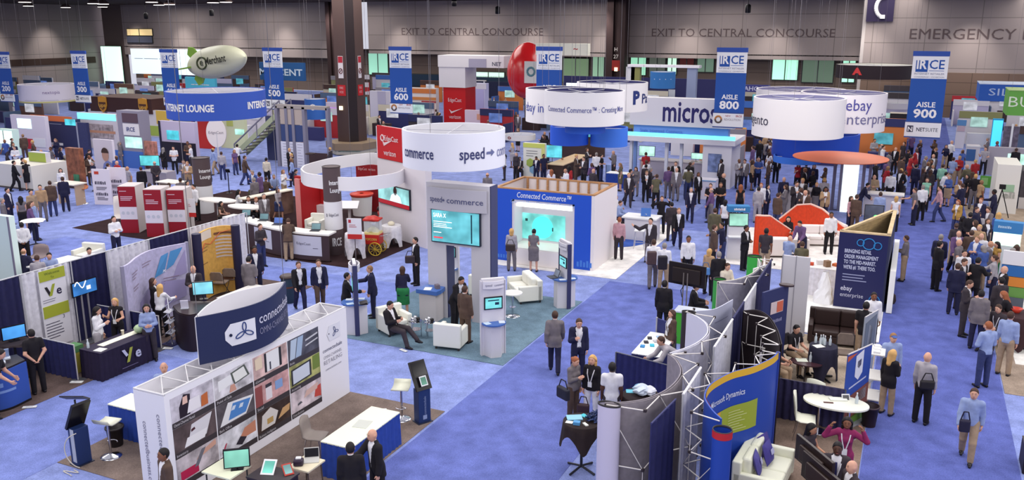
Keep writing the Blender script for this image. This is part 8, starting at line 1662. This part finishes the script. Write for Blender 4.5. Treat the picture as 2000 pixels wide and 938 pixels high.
# rows of far booths between the aisles
OBST = []
def obstacles():
 OBST.clear(); bpy.context.view_layer.update()
 for o in list(COLL.objects):
  if o.type != 'MESH' or o.get('kind') == 'structure': continue
  r = o
  while r.parent: r = r.parent
  if r.get('category') in ('carpet','person','lettering'): continue
  b = [o.matrix_world @ Vector(c) for c in o.bound_box]; x0,x1 = min(c.x for c in b),max(c.x for c in b); y0,y1 = min(c.y for c in b),max(c.y for c in b); z0,z1 = min(c.z for c in b),max(c.z for c in b)
  if z0 < 1.7 and z1 > .1 and (x1-x0)*(y1-y0) < 60: OBST.append((x0-.28,y0-.28,x1+.28,y1+.28))
obstacles()
R_ = random.Random(21); PAL = [('white',(236,230,234)),('navy',(46,50,92)),('charcoal',(70,62,66)),('white',(228,222,228)),('brown',(84,62,56)),('lavender',(204,196,222)),('navy',(54,58,110)),('red',(190,50,56)),('orange',(226,132,70)),('blue',(70,116,196)),('slate',(90,110,140)),('grey',(150,144,152)),('olive',(150,150,100)),('brown',(110,78,66)),('cream',(232,222,200))]
def far_booth(x,y,nm,rgb,nm2,rgb2,tall):
 t = thing('exhibit_booth','%s exhibit booth with %s header in the far rows' % (nm,nm2),'booth',(x,y,0)); h = tall; w_ = 1.4
 MB().box(x-w_,y,0,x+w_,y+.15,h).build('back_wall',M(rgb,.55),t); MB().box(x-w_,y-.06,h-.5,x+w_,y,h).build('header',M(rgb2,.5),t); s = R_.choice((-1,1)); MB().box(x+s*w_,y-1.6,0,x+s*(w_-.1),y,h*.6).build('side_wing',M(rgb2,.6),t)
 MB().box(x-.8,y-1.9,0,x+.7,y-1.4,1.0).build('counter',M(R_.choice(((236,232,236),(60,60,110),(70,52,50))),.6),t); MB().box(x-.6,y-.1,1.3,x+.5,y-.06,2.0).build('screen',M(R_.choice(((60,140,156),(150,186,180),(70,96,160),(170,170,180))),.3,'screen'),t)
for k in range(-1,12):
 xc = -3.2-9.14*k
 for y in np.arange(50,92,4.6):
  for s in (-1.6,1.6):
   x = xc+s; px,py = scr((x,y,1))
   if not (-60 < px < 2060) or y < 52 and -15 < x < 0: continue
   if -60 < x < -28 and y < 52 or (k == -1 and s < 0 and y < 60): continue
   if any(abs(px-a) < 45 and y < b for a,b in ((690,58),(888,84),(1330,58))) or (px < 270 and y > 74): continue
   if any(a < x+1.6 and c > x-1.6 and b < y+.9 and d > y-2.7 for a,b,c,d in OBST): continue
   if px > 1450 and px < 1720 and y < 56: continue
   if R_.random() < (.22 if y < 72 else .5): continue
   (a,ca),(b,cb) = R_.sample(PAL,2); far_booth(x,y+R_.uniform(-.8,.8),a,ca,b,cb,R_.choice((2.2,2.3,2.4,2.9)))
# ================================================================ people, placed by the middle of the head in the photograph
PC = dict(st='stand',ph='phone',cl='clasp',be='behind',fo='folded',wa='walk',sr='stroll',re='reach',ge='gesture',le='lean',bn='bend',si='sit',rc='recline',hh='headhands',ao='armout')
TC = dict(j='suit',k='cardigan',s='shirt',p='polo',v='sleeveless',d='dress',w='sweater'); BC = dict(t='trousers',k='skirt')
CC = dict(bk='black',ch='charcoal',nv='navy',gy='grey',lg='light grey',br='brown',ta='tan',kh='khaki',wh='white',lb='light blue',bl='blue',pu='purple',ma='magenta',pi='pink',rd='red',gn='green',mi='mint',de='denim',ol='olive',mu='mustard',mr='maroon',te='teal',cr='cream')
HC = dict(s='short',l='long',p='pony',b='bob',f='fringe',n='bald',u='bun',c='cap'); HK = dict(k='black',b='brown',y='blond',g='grey',r='red',s='sandy'); SK = dict(l='light',t='tan',b='brown',d='dark')
ROWS = """61 652 195 be p bk t bk sk l beside the blue monitor
1 692 75 le p bk t bk sk l leaning on left-edge counter
190 607 70 ph s wh t lg bk l* left behind black Ve table
224 590 -25 ge v bk t bk by l* lan behind black Ve table
286 602 0 cl s lb t ch lk l* at right end of Ve table
313 562 140 re s wh t bk ly l* at MX counter
299 550 80 st k bk t bk lb l* beside MX display
377 526 -25 cl j ch t ch nk l before orange display
320 718 0 st s lb t nv nk l behind the photo wall
319 888 -75 st j br t ch sk b at left end of photo wall
486 508 150 ph j gy t gy sk l by the orange display
497 488 10 st j nv t nv sk b facing camera near orange display
508 443 40 cl w ch t de sb l before lounge counter
563 432 170 le k br t kh sb l at lounge counter
583 518 15 wa j bk t nv sb l lan beside litter bin
622 514 5 sr j nv t br sb l lan right of litter bin
722 526 -95 re j nv t nv ss l shaking hands at edge-on kiosk
678 540 85 re k bk t br sk l behind edge-on kiosk
786 527 175 re k nv k gn bb l* in green skirt at blue pedestal
811 470 -70 st j bk t bk sk l beyond the arch kiosk
762 596 55 rc j bk t ch sk l in white armchair
901 548 40 le j bk t bk sk t facing us behind kiosk
908 566 140 st j br t br sb l with back turned behind kiosk
999 452 175 st w lg t gy by l* with shoulder bag at blue booth
1043 453 165 ph d gy k gy uk l* at blue booth screen
952 342 170 st s gy t ch fs l behind speed arch
1084 616 180 wa j gy t nv sb l alone on the dark aisle
1131 631 10 ph j nv t nv sb l lan with phone on dark aisle
1124 706 50 ph w gy t br ur l* with black bag near draped table
1157 703 -20 st w bk t wh ly l* lan by draped table
1196 718 180 st p wh t ch sk d behind near popup
1291 666 -70 bn s lg t nv sb l over giveaway table
1312 613 -60 st k br t ol lb l* lan by giveaway table
1298 555 170 st j bk t bk sk d at black television back
1345 467 5 st s wh t bk sk b lan on aisle before orange lounge
1277 474 180 sr s wh t gy sb l wearing grey backpack
1298 481 175 st s wh t kh sg l wearing black backpack
1326 412 10 wa j bk t nv ss l lan on aisle beside white floor
1271 432 -20 ao j ch t gy sk l lan by white floor corner
1293 388 0 hh s bk t bk sb l taking a picture
1312 400 200 st j ch t ch sk l beside picture taker
1210 430 165 st s pi t ch sr l at blue booth side
1203 386 60 si s wh t ch sk t behind blue booth corner
1212 397 70 si s lb t nv sb l behind blue booth corner
1350 371 5 wa j nv t nv sg l lan striding in centre
1388 363 -5 cl p bk t nv sb l lan left of pair in dark tees
1408 361 5 cl p bk t bk sb t lan right of pair in dark tees
1447 365 180 st v bk t bk lr l* in leggings
1417 395 170 st v wh t bk bk l* with black shoulder bag
1397 412 175 st k ol t gy sb l near teal-screen kiosk
1410 440 -80 re s nv t de sk t near teal-screen kiosk
1396 445 100 st k br t bk sb l near teal-screen kiosk
1458 446 60 cl j bk t bk sk b by sloping orange screen
1386 492 150 st k ta t bk by l* with blue bag
1404 498 200 st j bk t bk sg l beside tan cardigan person
1421 521 40 si w cr t kh sb l at green-ended popup
1360 560 90 si j bk t bk sb l right of black television
1497 452 175 st p ch t kh sk b before sloping orange screen
1540 428 0 si s bk t bk lk l* in orange lounge
1562 437 -30 le s pu t nv sk l in orange lounge
1543 466 150 si s lb t nv nk l at front of orange lounge
1567 478 180 si p ol t ch sb l at front of orange lounge
1624 420 10 st s wh t bk sk b in orange lounge
1770 466 -100 cl s gy t kh sb l by dark ebay enterprise tower
1838 464 170 st j nv t nv sg l at left of right crowd
1836 478 120 st j bk t bk sk l in front at left of right crowd
1898 456 180 st j br t br sb l in right crowd
1917 462 0 st s wh t cr nr l in right crowd
1947 478 -60 ph v mu t gn lk l* near mint screen
1986 484 170 st w mr t bk lb l* at right edge near mint screen
1884 495 20 st s wh t ch sk l in right crowd
1884 512 60 ph j ch t ch sb l in right crowd
1911 510 150 re j bk t bk sk l in right crowd
1871 521 180 st k nv t nv sb l in right crowd
1942 505 -90 re s lg t nv ub l* in right crowd
1894 555 80 ph j ch t ch sb l lan by the right aisle
1917 575 175 st j gy t nv sk l by the right aisle
1962 527 -70 st j bk t nv nr l before striped board
1956 549 -140 st j ch t ch sk l before striped board
1960 576 -100 le k bk t bk lr l* at dark-cloth table
1950 603 -30 si s ch t ch sb l lan at dark-cloth table
1974 617 165 st s lb t kh sb l at right table
1931 637 -140 cl s lb t de sr l on right aisle
1903 769 0 wa s lb t kh sb l with satchel walking on right aisle
1812 698 160 st s lg t bk nr l with shoulder strap on right aisle
1744 692 150 ph k bk t kh ly l* on right aisle
1745 660 20 st s lb t lb cs l behind long-haired one on right aisle
1655 826 0 hh s ma t ma lk b* lan at white oval table
1586 838 60 si v ch t bk lk t* by white oval table
1636 876 0 st j ch t ch sk d tie lan at bottom edge
1664 912 -60 st j ch t ch ng l at bottom edge right
1556 643 45 si p bk t kh sk l lan on black chair
1517 668 70 si p bk t kh sk l half hidden by blue display
1707 579 10 st s wh t bk sk b behind black sofa
1692 598 170 st p bk t kh sk l beside black sofa
684 876 175 st j bk t bk sk l before blue-skirted table
727 850 -60 re j bk t bk ns l before blue-skirted table
1836 368 -85 wa s pi t de sk l across AISLE 900
1787 372 -80 re p gy t nv sb l in AISLE 900
1803 366 -160 st s wh t bk sg l in AISLE 900
1751 388 170 st v wh t bk by l* in AISLE 900
1720 380 180 st j lb t lb sb l right of canopy
1674 385 150 st j br t br sb l by canopy
1663 388 60 st s pi t nv lb l* by canopy
1790 325 150 st j nv t nv sk l in AISLE 900
1811 352 0 st v mi t bk lb l* in AISLE 900
1818 335 170 st k ch t bk lb l* in AISLE 900
1842 325 160 st s mi t ol sb l in AISLE 900
1741 340 180 st s wh t bk sk b behind canopy counter
1708 346 0 cl s kh t bk nr l behind canopy counter
1695 362 90 le j nv t nv sk l at canopy counter
1871 395 -30 ph k mu t de lr l* in right crowd rear
1916 392 -20 st j nv t nv sr l in right crowd rear
1942 375 -100 re s nv t nv sk d by camera tripod
1912 420 0 si s lg t ch sb l in right crowd rear
1930 410 -40 si j gy t gy sb l in right crowd rear
1951 420 170 st s bl t nv ly l* in right crowd rear
1890 345 -60 st d bk k ch lk l* right of AISLE 900
1900 340 160 ph w gy t bk lb l* right of AISLE 900
1500 365 60 st k nv t nv lk l* near orange wave screen
1520 382 140 st k br t de sb l near orange wave screen
1482 370 170 st s lg t lg sk l near orange wave screen
1487 362 0 st s wh t ch sr l near orange wave screen
1455 315 -20 ph j gy t nv sb l before magento drum
1482 312 0 cl p bl t nv fs l before magento drum
1500 278 180 st j lg t nv sb l before magento drum
1575 322 170 st j ch t bk sb l below blue drums
1590 325 10 st s nv t nv sk l below blue drums
1560 322 0 ph v rd t bk lk l* below blue drums
1320 320 -5 cl j bk t bk sb l in micros booth
1306 330 175 st s pu t gy sb l in micros booth
1262 325 160 st k ch t ch sk l before micros booth
1242 330 -20 ph w gy t gy lb l* before micros booth
1232 335 100 wa j ch t nv sk l before micros booth
1283 345 170 re p ol t bk sb l before micros booth
1353 318 90 st s gy t ch sg l in micros booth
1409 315 -60 st j ch t bk sk d beside micros tower
1165 302 170 st s wh t bk sg l near left blue drums
1175 305 60 cl p bk t de sk l* by brown counter
1198 298 -60 ph w gy t ch nk l by brown counter
1062 305 30 st p nv t nv sk b before hexagon wall
1077 335 180 st s wh t wh lr l* before hexagon wall
1098 308 -30 si p gy t gy sb l behind brown counter
1015 310 0 si j ch t ch sb l left of hexagon wall
122 350 170 st j nv t nv sb l at left end of crowd row
97 358 180 st k br t de sb l in left crowd row
78 366 0 st s ta t gy sk l in left crowd row
60 376 30 st s kh t kh sk l in left crowd row
40 388 175 st v gy k bk lk l* in left crowd row
14 372 60 st k nv t nv sk l at left edge
4 392 90 st s gy t gy sg l at left edge
58 400 90 wa s pu t nv lb l at left high table
62 398 60 st w lb t nv sb l at left high table
24 432 150 st s lb t bk sb l by mint-white panel
42 440 175 be s wh t bk sk b by mint-white panel
27 318 90 wa k bk t bk sk l on left blue carpet
44 312 80 sr j bk t bk sk l on left blue carpet
118 333 0 st s wh t bk lk l* by picture panel
174 296 60 le p bk t kh sk l left of portrait panel
222 428 30 fo s wh t nv sk l beside red totems
46 492 150 si k nv t nv fs l at meeting table
72 505 170 si s lg t ch sb l at meeting table
96 500 0 si s lb t nv sk l at meeting table
174 490 10 si s wh t ch sk l in white armchair above drapes
520 312 150 st s cr t bk sk l by staircase booth
432 300 170 st s lg t de sb l below white disc sign
478 308 100 wa k br t de sb l near staircase
372 268 0 si s wh t bk sk l before lilac wall
350 262 90 st s wh t bk sk l before lilac wall
463 285 160 re s wh t bk sk l by cream booth
535 345 0 si s lb t de sg l above lounge counter
520 350 150 si s br t br sb l above lounge counter
494 365 170 si s ol t kh sg l above lounge counter
466 375 100 si s wh t bk lk l* above lounge counter
485 388 0 si j bk t bk sb l at high table
500 390 20 si j bk t bk sr l at high table
432 398 60 si v br t bk lk l* behind lounge counter
330 362 150 st k ol t ol sb l behind totems
352 352 170 st s gy t ch sb l behind totems
366 358 40 st p ta t br lk l* behind totems
378 365 -60 re s wh t bk sk l behind totems
292 362 170 st d bk k bk lb l* behind totems
288 372 170 si s te t nv sy l behind middle totem
212 325 60 si j ol t ch sk l by portrait panel
236 322 0 si j bk t bk sb l by portrait panel
275 330 180 st k bk t bk sb l by cyan monitor
827 380 170 st s gy t ch sb l by white pylon
578 335 90 si s ch t ch sk l by red check mark wall"""
for r in ROWS.split('\n'):
 w_ = r.split(); px,py,fc = (int(v) for v in w_[:3]); ps,tp,tc,bt,bc,hr,sk = w_[3:10]; rest = w_[10:]; lan = tie = False
 if rest and rest[0] == 'tie': tie = True; rest = rest[1:]
 if rest and rest[0] == 'lan': lan = True; rest = rest[1:]
 fem = sk.endswith('*'); z_ = 1.0
 person(px,py,fc,PC[ps],TC[tp],CC[tc],BC[bt],CC[bc],HC[hr[0]],HK[hr[1]],SK[sk[0]],fem,' '.join(rest),lan=lan,tie=tie,scale=1.0+.02*math.sin(px))
def bag(px,py,z,label,rgb,size=(.32,.14,.26),deg=0,strap=True,name='shoulder_bag',back=.0):
 p = g(px,py,z); t = rot_root(name,label,'bag',p[0],p[1]-back,deg,z=z-size[2]/2); MB().box(-size[0]/2,-size[1]/2,0,size[0]/2,size[1]/2,size[2]).build('bag_body',M(rgb,.6,'fabric'),t,local=True,bevel=.04,seg=3)
 if strap: MB().path([(-size[0]*.42,0,size[2]-.02),(-size[0]*.2,0,size[2]+.16),(size[0]*.2,0,size[2]+.16),(size[0]*.42,0,size[2]-.02)],.012).build('strap',M([int(c*.8) for c in rgb],.6),t,local=True)
 return t
bag(1273,504,1.22,'grey backpack worn by khaki-trousered walker near blue booth',(84,64,66),(.30,.18,.44),24,False,'backpack'); bag(1294,513,1.22,'black backpack worn by grey-haired walker near blue booth',(36,30,40),(.30,.18,.44),24,False,'backpack')
bag(1100,768,.95,'black shoulder bag hanging from person near draped table',(40,40,54),(.36,.12,.26),-30); bag(997,484,1.05,'dark shoulder bag on person at blue booth screen',(60,48,48),(.34,.12,.24),20); bag(1884,832,.95,'black satchel on person walking on the right aisle',(40,36,60),(.2,.1,.26),10); bag(1378,530,1.0,'bright blue bag held by person in tan cardigan',(90,140,200),(.3,.1,.24),10); bag(801,507,.95,'dark bag held by person beyond the arch kiosk',(66,54,60),(.34,.12,.26),30); bag(1431,415,1.1,'black shoulder bag on person in white top, centre',(40,36,42),(.3,.12,.26),20); bag(1139,802,.62,'dark tote bag at feet of the person by draped table',(60,40,46),(.26,.12,.3),10); bag(1811,752,1.05,'black strapped bag at the back of bald person, right aisle',(40,36,40),(.3,.1,.2),15)
for i,(px,py) in enumerate(((808,505),)): pass
# the crowd further back: individuals scattered where the photograph shows them
CR = random.Random(77); taken = [(o.location[0],o.location[1]) for o in PEOPLE]; obstacles()
BOX = [(1440,262,1520,320,16,'in crowd left of magento drum'),(1530,325,1620,395,14,'in crowd below the blue drums'),(1700,262,1790,345,18,'in crowd behind orange canopy'),(1785,275,1870,350,16,'in crowd under AISLE 900 sign'),(1860,300,1930,440,12,'in crowd right of AISLE 900'),(1225,300,1370,345,10,'in crowd at micros booth'),
 (985,235,1070,310,12,'in crowd left of hexagon wall'),(1100,285,1220,335,8,'in crowd below left blue drums'),(930,190,1045,240,14,'in crowd beyond red tower'),(330,255,480,345,12,'in crowd near white disc sign'),(0,265,130,330,12,'in crowd at far left'),(560,255,660,320,6,'in crowd by staircase booth'),(440,335,560,385,6,'in crowd above lounge counter'),
 (1880,225,1990,300,10,'in far crowd at right edge'),(1860,430,1990,520,9,'in dense right crowd'),(700,205,860,250,8,'in far crowd behind the red sign'),(150,255,320,330,10,'in crowd at left posts'),(1380,330,1440,420,3,'in centre aisle'),(1400,200,1480,260,8,'in far centre crowd')]
TOPS = [('suit','trousers'),('suit','trousers'),('shirt','trousers'),('polo','trousers'),('cardigan','trousers'),('sweater','trousers'),('dress','skirt'),('shirt','skirt')]
for (x0,y0,x1,y1,n,where) in BOX:
 done = 0
 for tr in range(n*14):
  if done >= n: break
  px,py = CR.uniform(x0,x1),CR.uniform(y0,y1); p = g(px,py,1.62)
  if p[1] > 93 or any((p[0]-a)**2+(p[1]-b)**2 < .36 for a,b in taken) or any(a < p[0] < c and b < p[1] < d for a,b,c,d in OBST): continue
  taken.append((p[0],p[1])); done += 1; fem = CR.random() < .36; tp,bt = CR.choice(TOPS if fem else TOPS[:6]); tc = CR.choice(['black','black','navy','charcoal','brown','grey'] if tp == 'suit' else ['white','white','light blue','black','black','grey','charcoal','brown','navy','light grey','tan','olive','red','purple','blue'])
  bc = tc if tp in ('suit','dress') else CR.choice(['black','navy','denim','khaki','grey','charcoal'])
  person(px,py,CR.uniform(-180,180),CR.choice(['stand','phone','clasp','gesture','walk','stroll','stand','behind','folded']),tp,tc,bt,bc,CR.choice(['long','bob','pony','bun'] if fem else ['short','short','short','bald','fringe']),CR.choice(['black','brown','brown','blond','grey','sandy']),CR.choice(['light','light','light','tan','brown','dark']),fem,where,lod=1,scale=CR.uniform(.95,1.05))
# ---------------------------------------------------------------- labels that would repeat get their place in the picture
bpy.context.view_layer.update()
from collections import defaultdict
D_ = defaultdict(list)
for o in COLL.objects:
 if o.parent is None and o.get('label') and not o.get('group','').startswith(('ceiling',)): D_[o['label']].append(o)
ORD = ['leftmost','second from left','third from left','fourth from left','fifth from left','sixth from left','seventh from left','eighth from left','ninth from left','tenth from left']
for l,os_ in D_.items():
 if len(os_) > 1:
  os_.sort(key=lambda o: scr(o.location)[0])
  for i,o in enumerate(os_): o['label'] = l+', '+(ORD[i] if i < len(ORD) else '%dth from left' % (i+1))
for o in PEOPLE:
 if 'crowd' in o['label']: o['group'] = 'crowd among the booths'
for o in PEOPLE:
 if len(o['label'].replace('-',' ').split()) > 14: o['label'] = o['label'].replace('hands clasped in front','hands clasped').replace('hands behind back','hands behind').replace('holding a hand up','hand raised')
